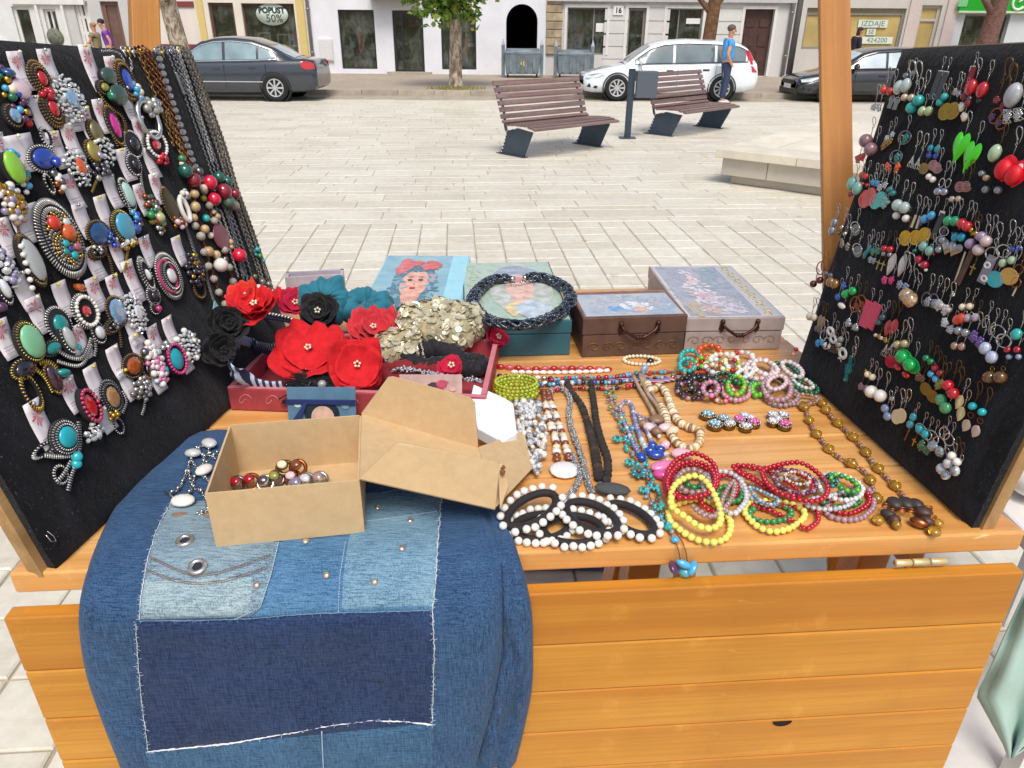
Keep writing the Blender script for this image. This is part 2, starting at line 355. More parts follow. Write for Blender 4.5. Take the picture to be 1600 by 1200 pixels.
def opening(bt,h,y,fm,name='window',t=.07,mull=(),back=True,glass=None,mullz=()):
    a,c,e,g=h;b=MB();yy=y+.14
    for x in (a+t/2,c-t/2):b.box((x,yy,(e+g)/2),(t,.08,g-e-.004))
    for z in (e+t/2,g-t/2):b.box(((a+c)/2,yy,z),(c-a-2*t-.002,.078,t))
    for m in mull:b.box((a+(c-a)*m,yy,(e+g)/2),(t*.8,.076,g-e-2*t-.002))
    for m in mullz:b.box(((a+c)/2,yy-.001,e+(g-e)*m),(c-a-2*t-.002,.072,t*.8))
    f=b.build(name,fm,bt)
    MB().add([(a+t,yy+.01,e+t),(c-t,yy+.01,e+t),(c-t,yy+.01,g-t),(a+t,yy+.01,g-t)],[(0,1,2,3)],False).build('pane',glass or M_GLASS,f)
    if back:
        d=1.3;MB().add([(a,yy+.12,e),(c,yy+.12,e),(c,yy+d,e),(a,yy+d,e),(a,yy+.12,g),(c,yy+.12,g),(c,yy+d,g),(a,yy+d,g)],[(0,1,2,3),(7,6,5,4),(2,6,7,3),(0,3,7,4),(1,5,6,2)],False).build('interior',M_DARKIN,bt)
        gb=[MB() for _ in GOODS]
        for i in range(int(7*(c-a))):
            zz=e+t+R.choice([.02,.35,.7])*(g-e);gb[R.randrange(len(gb))].box((R.uniform(a+.15,c-.15),yy+R.uniform(.2,.7),zz+.12),(R.uniform(.08,.3),.1,R.uniform(.12,.4)))
        for q_,m_ in zip(gb,GOODS):
            if q_.v:q_.build('goods',m_,bt,kind='stuff')
    return f
def text(body,size,loc,m,parent=None,name='lettering',rot=(math.pi/2,0,0),ext=.004,sx=1.0,bold=0.0):
    cu=bpy.data.curves.new(name,'FONT');cu.body=body;cu.size=size;cu.align_x = 'CENTER';cu.align_y = 'CENTER';cu.extrude=ext;cu.offset=bold;cu.resolution_u=3
    tmp=bpy.data.objects.new('tmp',cu);me=bpy.data.meshes.new_from_object(tmp);bpy.data.objects.remove(tmp);me.materials.clear();me.materials.append(m);o=bpy.data.objects.new(name,me)
    mt=M.Translation(V(loc)) @ M.Rotation(rot[2],4,'Z') @ M.Rotation(rot[0],4,'X') @ M.Diagonal((sx,1,1,1))
    return put(o,mt,parent)
def building(label,x0,x1,holes,wm,zt=7.5,y=None):
    y=FY if y is None else y;t=thing('building',label,'building',((x0+x1)/2,y,0))
    b=MB();holes_wall(b,x0,x1,0.0,zt,y,holes);b.build('wall',wm,t);return t
X=lambda px,py=100:FQ(px,py)[0]
BASE=SWZ+.02
black=mat('black_print','#17181a',.6,var=0);white_m=mat('white_sheet','#e9e9e4',.6,var=.03)
# --- white corner building with glazed doors (far left)
xe=X(112,60)
h1=rectq((17,10),(62,78),BASE);h2=rectq((66,14),(97,60));h0=rectq((-40,-6),(2,68),.6)
t=building('white building with panelled shop doors at the far left',X(-330),xe,[h1,h2,h0],plaster('plaster_white','#d6d9d8'),y=FY)
opening(t,h1,FY,M_FRAME_W,'door',.1);opening(t,h2,FY,M_FRAME_W,'window',.08,(.5,));opening(t,h0,FY,M_FRAME_D)
x,z=FQ(87,58);b=MB();b.lathe([(.01,0),(.26,0),(.3,.02),(.3,.03),(.01,.04)],18,M.Translation((x,FY-.002,z)) @ M.Rotation(math.pi/2,4,'X'));b.build('medallion',mat('olive_relief','#6d7263',.7,var=.5,scale=8),t)
b=MB()
for q in (65,105):b.box((X(q,40) ,FY-.05,1.5),(.09,.1,3.4))
b.box(((X(62,40)+X(108,40))/2,FY-.06,FQ(70,3)[1]),(2.6,.12,.16));b.build('pilaster',M_FRAME_W,t)
# --- narrow building with white lattice door and brown shop
xe2=X(250,60)
hA=rectq((113,2),(152,76),BASE);hB=rectq((155,2),(199,76),BASE)
t=building('narrow building with a white lattice door and a brown shop front',xe+.002,xe2,[hA,hB],plaster('plaster_grey','#bfc0be'))
opening(t,hA,FY,M_FRAME_W,'door',.12,(.36,.68),mullz=(.3,.55,.78));f=opening(t,hB,FY,mat('brown_frame','#7c5a4c',.6),'shop_front',.12,back=True,glass=mat('brown_panel','#6b5148',.5,var=.3,scale=2))
# --- white and dark red rendered house behind the post
xe3=X(312,60);hw=rectq((259,17),(283,57));h3=hw
t=building('cream house with dark red bands beside the shoe shop',xe2+.002,xe3,[hw],plaster('plaster_cream','#d9d4cb'))
opening(t,hw,FY,M_FRAME_W,'window',.06)
M_RED=mat('dark_red_band','#7d3c3c',.8,var=.1)
for a,c in ((2,11),(69,78)):
    z0,z1=FQ(270,c)[1],FQ(270,a)[1];MB().box(((xe2+xe3)/2,FY-.02,(z0+z1)/2),(xe3-xe2-.02,.04,z1-z0)).build('band',M_RED,t)
# --- shop with the POPUST 50% sign
xe4=X(491,100)
hd=rectq((324,4),(372,64),BASE);hs=rectq((376,5),(468,90),.45)
t=building('cream shop front with yellow corner strips and a sale sign',xe3+.002,xe4,[hd,hs],plaster('plaster_ivory','#dcd7c9'))
shop=t
opening(t,hd,FY,mat('maroon_frame','#5c3b38',.6),'door',.09);opening(t,hs,FY,mat('maroon_frame','#5c3b38',.6),'window',.06)
for a,c in ((312,322),(466,478)):
    xa,xb=FQ(a,40)[0],FQ(c,40)[0];MB().box(((xa+xb)/2,FY-.03,3.6),(xb-xa,.06,7.0)).build('corner_strip',mat('yellow_strip','#d3bd7c',.8,var=.08),t)
x,z=FQ(424,22.5);sg=thing('sale_sign','oval pale green sign reading POPUST 50% in the shop window','sign',(x,FY+.09,z))
ppf=FPX/(V((x,FY,z))-O).dot(_f)
b=MB();b.lathe([(.001,0),(.98,0),(1,.01),(1,.02),(.001,.025)],32,M.Translation((x,FY+.1,z)) @ M.Rotation(math.pi/2,4,'X') @ M.Diagonal((25/ppf,15.5/ppf,1,1)));b.build('board',mat('sign_green','#cfdfd3',.5,var=.03),sg)
text('POPUST',11.5/ppf,(x,FY+.07,z+5.5/ppf),mat('dark_print','#2c3a34',.6,var=0),sg,bold=.012);text('50%',16/ppf,(x+3/ppf,FY+.07,z-6/ppf),mat('dark_print','#2c3a34'),sg)
fr_me=None
for px,py,s in ((411,61,17),(441,64,18),(436,77,13),(456,80,15),(424,78,12)):
    x,z=FQ(px,py);q=s/ppf/2;b=MB()
    for dx in (-q,q):b.box((x+dx,FY+.23,z),(.05,.03,2*q+.05))
    for dz in (-q,q):b.box((x,FY+.23,z+dz),(2*q-.051,.028,.05))
    f=setp(b.build('picture_frame',white_m),{411: 'white square picture frame at the left of the sale window',441: 'upper right white picture frame under the sale sign',436: 'small white picture frame below two others in the sale window',456: 'white picture frame in the lower right corner of the sale window',424: 'small white picture frame at the bottom middle of the sale window'}[px],'picture frame','white frames in the shop window')
def pipe(px0,py0,px1,py1,label,m,r=.06,y=None,cat='drainpipe'):
    y=(FY if y is None else y)-r-.02;a=ony(px0,py0,y);c=ony(px1,py1,y);x=(a.x+c.x)/2
    b=MB();b.tube([(x,y,SWZ),(x,y,7.4)],r,10)
    for z in (.8,2.2,3.6):b.lathe([(r+.015,z),(r+.02,z+.06)],10,M.Translation((x,y,0)))
    return setp(b.build('drainpipe',m),label,cat)
pipe(478,10,492,100,'grey drainpipe between the sale shop and the white shop',mat('pipe_grey','#8d8f92',.4,metal=.5))
# --- white shop with two windows, door and passage arch
x0b,x1b=xe4+.002,X(853,60)
w1=rectq((527,15),(590,108));d1=rectq((612,16),(664,108),BASE);w2=rectq((688,20),(744.5,109));ar=rectq((791,6),(839,90),BASE)
t=building('white shop front with two tall display windows and a dark arched passage',x0b,x1b,[w1,d1,w2,ar],plaster('plaster_bright','#e2e4ea'))
for q in (w1,w2):opening(t,q,FY,M_FRAME_D,'window',.05)
opening(t,d1,FY,M_FRAME_D,'door',.1,(.3,))
MB().box(((d1[0]+d1[1])/2,FY-.2,SWZ+.04),(1.6,.4,.08)).build('door_step',M_KERB,t)
ra=(ar[1]-ar[0])/2;xc=(ar[0]+ar[1])/2
for s in (-1,1):
    pts=[(xc+s*ra,FY-.001,ar[3]),(xc,FY-.001,ar[3])]+[(xc+s*ra*math.sin(k/8*math.pi/2),FY-.001,ar[3]-ra+ra*math.cos(k/8*math.pi/2)) for k in range(1,9)]
    MB().prism(pts if s<0 else pts[::-1],(0,.3,0)).build('arch_spandrel',MATS['plaster_bright'],t)
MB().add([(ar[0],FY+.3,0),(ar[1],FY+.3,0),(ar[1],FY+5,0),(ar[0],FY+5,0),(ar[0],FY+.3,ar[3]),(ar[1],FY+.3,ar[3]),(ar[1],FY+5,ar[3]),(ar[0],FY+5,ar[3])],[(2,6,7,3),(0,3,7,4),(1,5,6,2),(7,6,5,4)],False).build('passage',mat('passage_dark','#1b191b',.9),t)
x,z=FQ(618,-4);MB().box((x,FY-.35,z+.1),(1.75,.7,.34)).build('awning_box',M_FRAME_D,t)
x,z=FQ(510,78);mb=MB().box((x,FY-.04,z),(.5,.08,.72));mb.box((x,FY-.09,z),(.44,.02,.64));setp(mb.build('meter_box',mat('box_grey','#d4d6d6',.6)),'small white meter box on the white shop wall','meter box')
def dress(px,py,hgt,col,label):
    x,z=FQ(px,py);y=FY+.5;h=hgt/ppf;tt=thing('mannequin',label,'mannequin',(x,y,z-h/2))
    b=MB();b.lathe([(.10*h,-.1*h),(.16*h,-.08*h),(.1*h,.18*h),(.13*h,.4*h),(.03*h,.45*h)],14,M.Translation((x,y,z)));b.build('dress',mat('dress_' + col[1:],col,.8),tt)
    b=MB();b.ball((x,y,z+.55*h),(.07*h,.08*h,.1*h));b.tube([(x,y,z-.1*h),(x,y,z-.5*h)],.02*h);b.build('form',white_m,tt)
dress(559,74,46,'#d85a6c','pink dress on a mannequin in the left window of the white shop');dress(728,80,40,'#c84a52','red topped mannequin in the window behind the tree trunk')
# --- grey shop building
x0c,x1c=x1b+.002,X(1236,60)
w3=rectq((887,11.5),(945,86));d2=rectq((982,12),(1004,96),BASE);w4=rectq((1043,13),(1093,76));d3=rectq((1165,14),(1196,116),BASE)
t=building('pale grey building with shop windows and a carved brown double door',x0c,x1c,[w3,d2,w4,d3],plaster('plaster_pale','#cdcdcc'))
opening(t,w3,FY,M_FRAME_G,'window',.05,(.68,));opening(t,d2,FY,M_FRAME_G,'door',.09);opening(t,w4,FY,M_FRAME_G,'window',.05,(.35,))
MB().box(((x0c+x1c)/2,FY-.08,FQ(1000,4)[1]+.12),(x1c-x0c-.02,.16,.2)).build('cornice',mat('cornice','#b9babc',.8),t)
for q in (w3,d2,w4,d3):
    b=MB();m=.1
    b.box((q[0]-m/2,FY-.02,(q[2]+q[3])/2),(m,.04,q[3]-q[2]));b.box((q[1]+m/2,FY-.02,(q[2]+q[3])/2),(m,.04,q[3]-q[2]));b.box(((q[0]+q[1])/2,FY-.021,q[3]+m/2),(q[1]-q[0]+2*m,.042,m));b.build('surround',M_FRAME_W,t)
bm_=mat('carved_door','#4a3029',.5,var=.3,scale=5);a,c,e,g=d3
b=MB().box(((a+c)/2,FY+.2,(e+g)/2),(c-a-.01,.06,g-e-.01));dd=b.build('double_door',bm_,t)
for s in (-1,1):
    for zz,hh in ((.25,.3),(.55,.2),(.8,.12)):
        MB().box(((a+c)/2+s*(c-a)*.24,FY+.155,e+(g-e)*zz),((c-a)*.3,.03,(g-e)*hh)).build('panel',bm_,dd)
for px in (962,1026,1128):
    for i in range(6):
        x,_=FQ(px,50);MB().box((x,FY-.012,.45+i*.42),(.85 if px != 1128 else 1.5,.02,.36)).build('plaster_block',plaster('plaster_block','#d2d2d0'),t)
M_STONE=mat('rough_stone','#a8977c',.9,var=.3,scale=4,bump=.6,rnd=.18)
for i in range(7):
    for k2 in range(2):
        x,_=FQ(860+k2*12,40);MB().box((x,FY-.03,.95+i*.27),(.3+R.uniform(-.02,.02),.07+R.uniform(0,.03),.25)).build('stone',M_STONE,t,bevel=.02)
x,z=FQ(966,16);pl=thing('number_plate','white house number plate reading 16 on the grey building','plate',(x,FY-.04,z));MB().box((x,FY-.05,z),(.36,.02,.3)).build('plate',white_m,pl);text('16',.24,(x,FY-.066,z-.01),black,pl,bold=.006)
x,z=FQ(939,43);setp(MB().box((x,FY+.1,z),(.34,.012,.28)).build('notice',white_m),'white paper notice on the window of the grey building','notice')
x,z=FQ(1084,33);nt=thing('notice','white lettered notice in the window beside the bare trunk','notice',(x,FY+.1,z));MB().box((x,FY+.1,z),(.5,.012,.18)).build('sheet',white_m,nt);text('AKCIJA',.1,(x,FY+.09,z),black,nt) if 0 else None
pipe(1244,5,1219,118,'grey drainpipe at the corner by the brown double door',mat('pipe_grey','#8d8f92'),.07)
# --- vacant shop with papered window
x0d,x1d=x1c+.002,X(1487,60);w5=rectq((1262,12),(1403,78));d4=rectq((1441,8),(1457,76),BASE)
t=building('pale stone building with a vacant shop window papered in yellow',x0d,x1d,[w5,d4],plaster('plaster_stone','#c3bfb8'))
M_PAPER=mat('kraft_paper','#b6a067',.9,var=.2,scale=1.2)
opening(t,w5,FY,M_FRAME_G,'window',.08,back=False,glass=M_PAPER,mullz=(.86,));opening(t,d4,FY,mat('pale_frame','#b9b7b1',.6),'door',.1,back=False,glass=M_PAPER,mullz=(.8,))
for px in (1424,1482):MB().box((FQ(px,40)[0],FY-.03,3.5),(.42,.06,6.8)).build('pilaster',mat('pilaster_pink','#c9bdb8',.85),t)
ps=thing('letting_notice','paper letters reading IZDAJE SE pasted on the yellow papered window','notice',(*[FQ(1366,50)[0]],FY+.09,FQ(1366,50)[1]))
for body,px,py,wpx,hp in (('IZDAJE',1366,37,46,11),('SE',1363,50,14,9),('424200',1372,63,50,10)):
    x,z=FQ(px,py);MB().box((x,FY+.1,z),(wpx/ppf,.01,hp/ppf)).build('sheet',mat('pale_sheet','#cfd8c8',.7,var=.04),ps);text(body,hp/ppf*.95,(x,FY+.09,z),mat('grey_print','#6f8a8c',.7,var=0),ps,sx=1.15)
# --- pharmacy style building with green sign (right)
x0e=x1d+.002;w6=rectq((1509,22),(1565,76),.5)
t=building('white building under a bright green shop sign at the far right',x0e,X(2050),[w6],plaster('plaster_cool','#c6cdd0'))
opening(t,w6,FY,M_FRAME_G,'window',.06,(.6,))
x,z=FQ(1494,17);gs=thing('shop_sign','long bright green shop sign with a round white emblem','sign',(x+3,FY-.1,z))
M_GREEN=mat('sign_bright_green','#12a51f',.35,var=.04,scale=2)
MB().box((x+3.5,FY-.1,z+.5),(7,.18,1.0)).build('panel',M_GREEN,gs);MB().box((x+3.5,FY-.11,z-.03),(7,.2,.06)).build('strip',mat('pale_strip','#c9dcc0',.5),gs)
ex,ez=FQ(1587,4);b=MB();b.tube([(ex+.23*math.cos(q/16*5.0+.6),FY-.21,ez+.23*math.sin(q/16*5.0+.6)) for q in range(17)],.045,6);b.tube([(ex-.02,FY-.21,ez),(ex+.13,FY-.21,ez+.12)],.035,6);b.build('emblem',white_m,gs)
x2,z2=FQ(1500,4);MB().box((x2,FY-.2,z2),(.32,.02,.26)).build('pale_plate',mat('sign_pale','#7cc48a',.4),gs)
# ================================================================== street furniture
# benches
M_SLAT=wood('weathered_slat','#6e5350','#a08a82',0,1.2,rough=.6);M_STEEL=mat('bench_steel','#3d4a57',.45,metal=.2,var=.12,scale=6,bump=.1);M_BOLT=mat('bright_bolt','#d5d8d8',.3,metal=.6)
def bench(pA,pB,label):
    A,B=G(*pA),G(*pB);a=(B-A).normalized();f=V((a.y,-a.x,0));L=(B-A).length;S=1.0
    t=thing('park_bench',label,'bench',(A+B)/2,'park benches')
    P=lambda q,u,z:A+a*q+f*u+V((0,0,z))
    for q in (.0,L):
        prof=[(-.30,0),(.25,0),(.44,.37),(.10,.40),(.0,.36),(-.10,.34),(-.14,.30),(-.17,.2),(-.23,.08)]
        leg=MB().prism([P(q-.012,u,z) for u,z in prof],a*.024).build('leg',M_STEEL,t)
        b=MB().box(P(q,-.02,.006),(.62,.09,.012),M.Rotation(math.atan2(f.y,f.x),3,'Z'));b.build('foot_plate',M_STEEL,t)
        bb=MB()
        for k in range(7):u=-.27+.13*(k/6)**.8;bb.ball(P(q-.016,u+.03,.03+k*.052),.013,6,4)
        bb.build('bolt_row',M_BOLT,leg,kind='stuff')
        bp=crom([P(q,.02,.36),P(q,-.12,.33),P(q,-.17,.42),P(q,-.2,.6),P(q,-.27,.78),P(q,-.36,.97)],5);b=MB();b.tube(bp,.022,6);b.build('back_bracket',M_STEEL,t)
    pr=crom([(-.355,.965),(-.27,.78),(-.2,.6),(-.155,.46),(-.06,.40),(.12,.425),(.36,.40)],8)
    rs=resample([V((x,z,0)) for x,z,*_ in [(p[0],p[1]) for p in pr]],.0905) if 0 else resample([V((p[0],p[1],0)) for p in [V((x,z,0)) for x,z in [(-.355,.965),(-.27,.78),(-.2,.6),(-.155,.46),(-.06,.415),(.12,.43),(.36,.435),(.53,.40)]]],.094)
    for p,tg in rs:
        ax=a;ty=f*tg.x+V((0,0,tg.y));nz=ax.cross(ty);o=P(-.05,p.x,p.y)+nz*.028
        me=shared(('slat',round(L,2)),lambda:MB().box((0,0,0),(L+.16,.066,.03)).mesh('slat',M_SLAT))
        inst('slat',me,frame(P(L/2,p.x,p.y)-nz*(.0 if nz.z>0 else 0)+V((0,0,.02)),ax,ty.normalized(),nz.normalized()),t)
    return t
bench((801,243),(919,227),'nearer slatted park bench with dark steel legs on the plaza')
bench((1030,211),(1107,199),'farther slatted park bench in front of the white car')
# litter bin on a post
p=G(980,216);t=thing('litter_bin','dark grey litter bin on a slim post between the two benches','litter bin',p)
hb=1.12;MB().box(p+V((0,0,hb/2)),(.09,.07,hb),M.Rotation(.4,3,'Z')).build('post',M_STEEL,t);MB().box(p+V((0,0,.01)),(.28,.2,.02)).build('base_plate',M_STEEL,t)
MB().box(p+V((.25,.06,.87)),(.36,.26,.42),M.Rotation(.1,3,'Z')).build('bin_body',mat('bin_grey','#545d66',.5,var=.08),t,bevel=.01);MB().box(p+V((.062,-.04,.83)),(.015,.02,.2)).build('lock_strip',M_BOLT,t)
# stone platform with coping
M_COPE=mat('coping_stone','#d8d0bd',.7,var=.12,scale=3,bump=.2,rnd=.06);M_BLK=mat('wall_stone','#b8b0a2',.75,var=.1,scale=3,bump=.2,rnd=.1);M_TOPS=mat('platform_top','#dcd4c2',.65,var=.12,scale=1.5)
c0=G(1124,286);c1=G(1290,309);dx=(c1-c0).normalized();dy=V((-dx.y,dx.x,0));zt=ony(1115,232,c0.y).z
t=thing('stone_platform','low pale stone platform with overhanging coping beside the benches','platform',c0)
def blk(u0,u1,v0,v1,z0,z1,m,name,bev=.006): 
    b=MB();q=lambda u,v,z:c0+dx*u+dy*v+V((0,0,z));b.hexa([q(u0,v0,z0),q(u1,v0,z0),q(u1,v1,z0),q(u0,v1,z0)],[q(u0,v0,z1),q(u1,v0,z1),q(u1,v1,z1),q(u0,v1,z1)]);return b.build(name,m,t,bevel=bev)
LW,DW=5.2,4.4
blk(.1,LW,.1,DW,0,.1,M_BLK,'plinth');blk(.03,LW,.06,DW-.05,.1,zt-.10,mat('core','#8c8478',.9),'core')
q=0.0
for ln in (.58,.72,.66,.7,.6,.7,.66):blk(q+.002,q+ln-.006,-.0,.058,.105,zt-.105,M_BLK,'stone');q+=ln
q=.1
for ln in (.7,.62,.7,.7,.7,.62):blk(-.0,.028,q,q+ln-.006,.105,zt-.105,M_BLK,'stone');q+=ln
q=-.07
for ln in (1.0,.8,.9,1.1,.8,.7):blk(q,q+ln-.006,-.07,.5,zt-.1,zt,M_COPE,'coping_stone');q+=ln
q=.506
for ln in (.8,.9,.85,.9):blk(-.07,.45,q,q+ln-.006,zt-.1,zt,M_COPE,'coping_stone');q+=ln
for i in range(6):
    for k2 in range(5):blk(.456+i*.8,.456+i*.8+.793,.506+k2*.74,.506+k2*.74+.733,zt-.09,zt-.004-R.uniform(0,.006),M_TOPS,'paver')
pw=G(1375,130);setp(MB().box(pw+V((.9,.6,.22)),(3.4,.9,.44)).box(pw+V((.9,.6,.48)),(3.6,1.05,.08)).build('stone_ledge',M_COPE),'pale stone ledge beyond the post in front of the dark car','ledge')
# dumpsters
M_GALV=mat('galvanised','#7c8a92',.5,metal=.35,var=.3,scale=4,bump=.2)
def dumpster(px0,px1,pyt,y,label,mark):
    a=ony(px0,122,y);c=ony(px1,122,y);zt=ony(px0,pyt,y).z;w_=c.x-a.x;xm=(a.x+c.x)/2
    t=thing('dumpster',label,'dumpster',(xm,y+.4,SWZ),'metal dumpsters on the pavement')
    b=MB();b.hexa([(a.x+.1,y+.05,SWZ+.12),(c.x-.1,y+.05,SWZ+.12),(c.x-.1,y+.75,SWZ+.12),(a.x+.1,y+.75,SWZ+.12)],[(a.x+.04,y,zt-.05),(c.x-.04,y,zt-.05),(c.x-.04,y+.85,zt-.05),(a.x+.04,y+.85,zt-.05)]);b.build('body',M_GALV,t,bevel=.02)
    for i in range(4):MB().box((a.x+w_*(.2+.2*i),y+.01,(zt+SWZ)/2),(.07,.05,zt-SWZ-.4)).build('rib',M_GALV,t)
    for s,xx in ((-1,a.x),(1,c.x)):
        b=MB();b.box((xx,y+.3,(zt+SWZ)/2+.1),(.12,.2,zt-SWZ+.1));b.hexa([(xx-.06,y+.2,zt+.15),(xx+.06,y+.2,zt+.15),(xx+.06,y+.4,zt+.15),(xx-.06,y+.4,zt+.15)],[(xx-.01,y+.28,zt+.34),(xx+.01,y+.28,zt+.34),(xx+.01,y+.32,zt+.34),(xx-.01,y+.32,zt+.34)]);b.build('bracket',M_GALV,t)
    b=MB();b.lathe([(.47,-w_/2+.08),(.47,w_/2-.08)],20,M.Translation((xm,y+.44,zt-.12)) @ M.Rotation(math.pi/2,4,'Y') @ M.Diagonal((.35,.95,1,1)));b.build('lid',M_GALV,t)
    for s in (-1,1):b=MB();b.lathe([(.09,-.03),(.09,.03)],12,M.Translation((xm+s*w_*.38,y+.2,SWZ+.09)) @ M.Rotation(math.pi/2,4,'Y'));b.build('wheel',M_FRAME_D,t)
    if mark:
        ym=mat('yellow_paint','#d8cf5c',.6,var=.1);b=MB()
        for dx_ in (-.09,0,.09):b.box((xm+dx_+.05,y-.004,zt-.42),(.035,.012,.17-abs(dx_)))
        b.build('yellow_mark',ym,t)
    return t
DY=G(835,122,SWZ).y
dumpster(786,846,78,DY,'galvanised dumpster with a yellow mark in front of the arch',True);dumpster(868,925,80,DY+.1,'plain galvanised dumpster in front of the grey shop window',False)
# lamp post
p=G(1228,143,SWZ);b=MB();tp=ony(1250,0,p.y);b.tube([p,p+V((0,0,6))],lambda q: .09-.03*q,12);b.lathe([(.2,0),(.18,.05),(.1,.1)],14,M.Translation(p));setp(b.build('lamp_post',mat('post_grey','#6d6a68',.55,metal=.3,var=.15)),'tall grey lamp post on the kerb right of the white car','lamp post')
# ================================================================== trees
M_BARK=NT('plane_bark');_v=M_BARK.coords((1,1,.5));_n=M_BARK.noise(_v,9,4,.6,.6)
M_BARK.l(M_BARK.ramp(_n,[(.34,lin('#5b4a38')),(.46,lin('#8f7f6a')),(.56,lin('#b7ab98')),(.68,lin('#cbc3b4'))]).outputs[0],M_BARK.b.inputs['Base Color']);M_BARK.set(Roughness=.9);M_BARK.bump(_n,.6,.02)
M_LEAF=NT('leaf');_g=M_LEAF.n('NewGeometry');M_LEAF.l(M_LEAF.ramp(_g.outputs['Random Per Island'],[(0,lin('#4c7024')),(.35,lin('#6b9636')),(.7,lin('#8fb348')),(.93,lin('#aebc54')),(1,lin('#b5873c'))]).outputs[0],M_LEAF.b.inputs['Base Color']);M_LEAF.set(Roughness=.55,Subsurface_Weight=.0,Transmission_Weight=.0)
def tree(px,py,r,label,bark,lean=0.0,crown=None,nleaf=0,hgt=2.2):
    p=G(px,py,SWZ);t=thing('plane_tree',label,'tree',p)
    path=crom([p,p+V((lean*.3,0,.7)),p+V((lean,.05,hgt)),p+V((lean*1.3,.1,hgt+1.5))],6)
    b=MB();b.tube(path,lambda q:r*(1.25-.25*min(1,q*6))*(1-.3*q),14)
    for v in range(0):pass
    for i in range(6):
        s=path[-1-R.randrange(0,8)];a=R.uniform(0,6.28);l=R.uniform(1.2,2.2);b.tube(crom([s,s+V((math.cos(a)*l*.5,math.sin(a)*l*.5,.5*l)),s+V((math.cos(a)*l,math.sin(a)*l,.8*l))],4),lambda q:r*.4*(1-.75*q),7)
    b.build('trunk',bark,t)
    if nleaf:
        cc,rad=crown;b=MB()
        clumps=[]
        for i in range(90):
            while True:
                q=V((R.uniform(-1,1),R.uniform(-1,1),R.uniform(-1,1)))
                if .3<q.length<1:break
            clumps.append((p+cc+V((q.x*rad[0],q.y*rad[1],q.z*rad[2])),R.uniform(.22,.5)))
        for i in range(nleaf):
            c,cr=R.choice(clumps);o=c+V((R.gauss(0,.45),R.gauss(0,.45),R.gauss(0,.4)))*cr
            s=R.uniform(.06,.13);n=V((R.gauss(0,1),R.gauss(0,1),R.gauss(.7,1))).normalized();u=n.orthogonal().normalized();u.rotate(M.Rotation(R.uniform(0,6.28),3,n));q=n.cross(u)
            b.add([o-u*s,o-q*s*.75+n*s*.15,o+u*s*1.1-n*s*.2,o+q*s*.75+n*s*.15],[(0,1,2,3)],False)
        b.build('crown',M_LEAF.m,t,kind='stuff')
    return t
p=G(712,137,SWZ);cz=ony(716,0,p.y).z
tree(712,137,.20,'leafy plane tree with mottled bark in front of the white shop',M_BARK.m,.05,(V((.1,0,cz-SWZ+.75)),(1.45,1.4,1.25)),5200,2.0)
bark2=mat('dark_bark','#6e5138',.9,var=.45,scale=10,bump=.8)
tree(1097,128,.25,'dark mottled tree trunk behind the white car',bark2,.12)
tree(296,128,.3,'grey plane tree trunk behind the dark sedan',M_BARK.m,-.25)
tree(1520,128,.34,'brown mottled tree trunk under the green sign',mat('red_bark','#705248',.9,var=.4,scale=12,bump=.8),.2)
gp=G(712,139,SWZ+.004);b=MB()
for i in range(260):
    a=R.uniform(0,6.28);d=R.uniform(.2,.85);o=gp+V((math.cos(a)*d,math.sin(a)*d*.6,0));b.add([o+V((-.015,0,0)),o+V((.015,0,0)),o+V((R.uniform(-.04,.04),R.uniform(-.04,.04),R.uniform(.04,.1)))],[(0,1,2)],False)
setp(b.build('grass',mat('dry_grass','#8a8650',.9),kind='stuff'),'sparse grass round the foot of the plane tree',None)
# ================================================================== cars
M_TYRE=mat('tyre','#1c1c1e',.85,var=.2);M_RIM=mat('rim','#c9cccf',.3,metal=.6,var=.05);M_CGLASS=mat('car_glass','#5e7076',.05,var=.25,scale=2,coat=.8);M_CHROME=mat('chrome','#dfe3e6',.15,metal=.9,var=.02)
M_TRIM=mat('black_trim','#1b1c1f',.5);M_TAIL=mat('tail_lamp','#c02a35',.15,coat=.8);M_HEAD=mat('head_lamp','#d9e2e6',.08,coat=.9);M_PLATE=mat('plate_white','#dcdfe2',.5,var=.03)
def interp(tab,x,k):
    for a,c in zip(tab,tab[1:]):
        if x<=c[0]:
            t=(x-a[0])/max(1e-6,c[0]-a[0]);t=max(0,t);return a[k]*(1-t)+c[k]*t
    return tab[-1][k]
LOW=[(0,.52,.66,.30),(.012,.60,.80,.22),(.05,.68,.91,.19),(.14,.77,.975,.18),(.25,.88,1,.18),(.40,.91,1,.18),(.62,.93,1,.18),(.80,.96,1,.19),(.93,.97,.955,.22),(.985,.93,.87,.28),(1,.74,.80,.34)]
CAB = {'wagon':[(.235,.88),(.30,1.10),(.375,1.33),(.45,1.43),(.58,1.47),(.75,1.45),(.88,1.40),(.935,1.28),(.985,.96)],
       'sedan':[(.255,.88),(.33,1.12),(.41,1.34),(.48,1.42),(.57,1.44),(.67,1.40),(.77,1.25),(.845,1.06),(.90,.96)]}
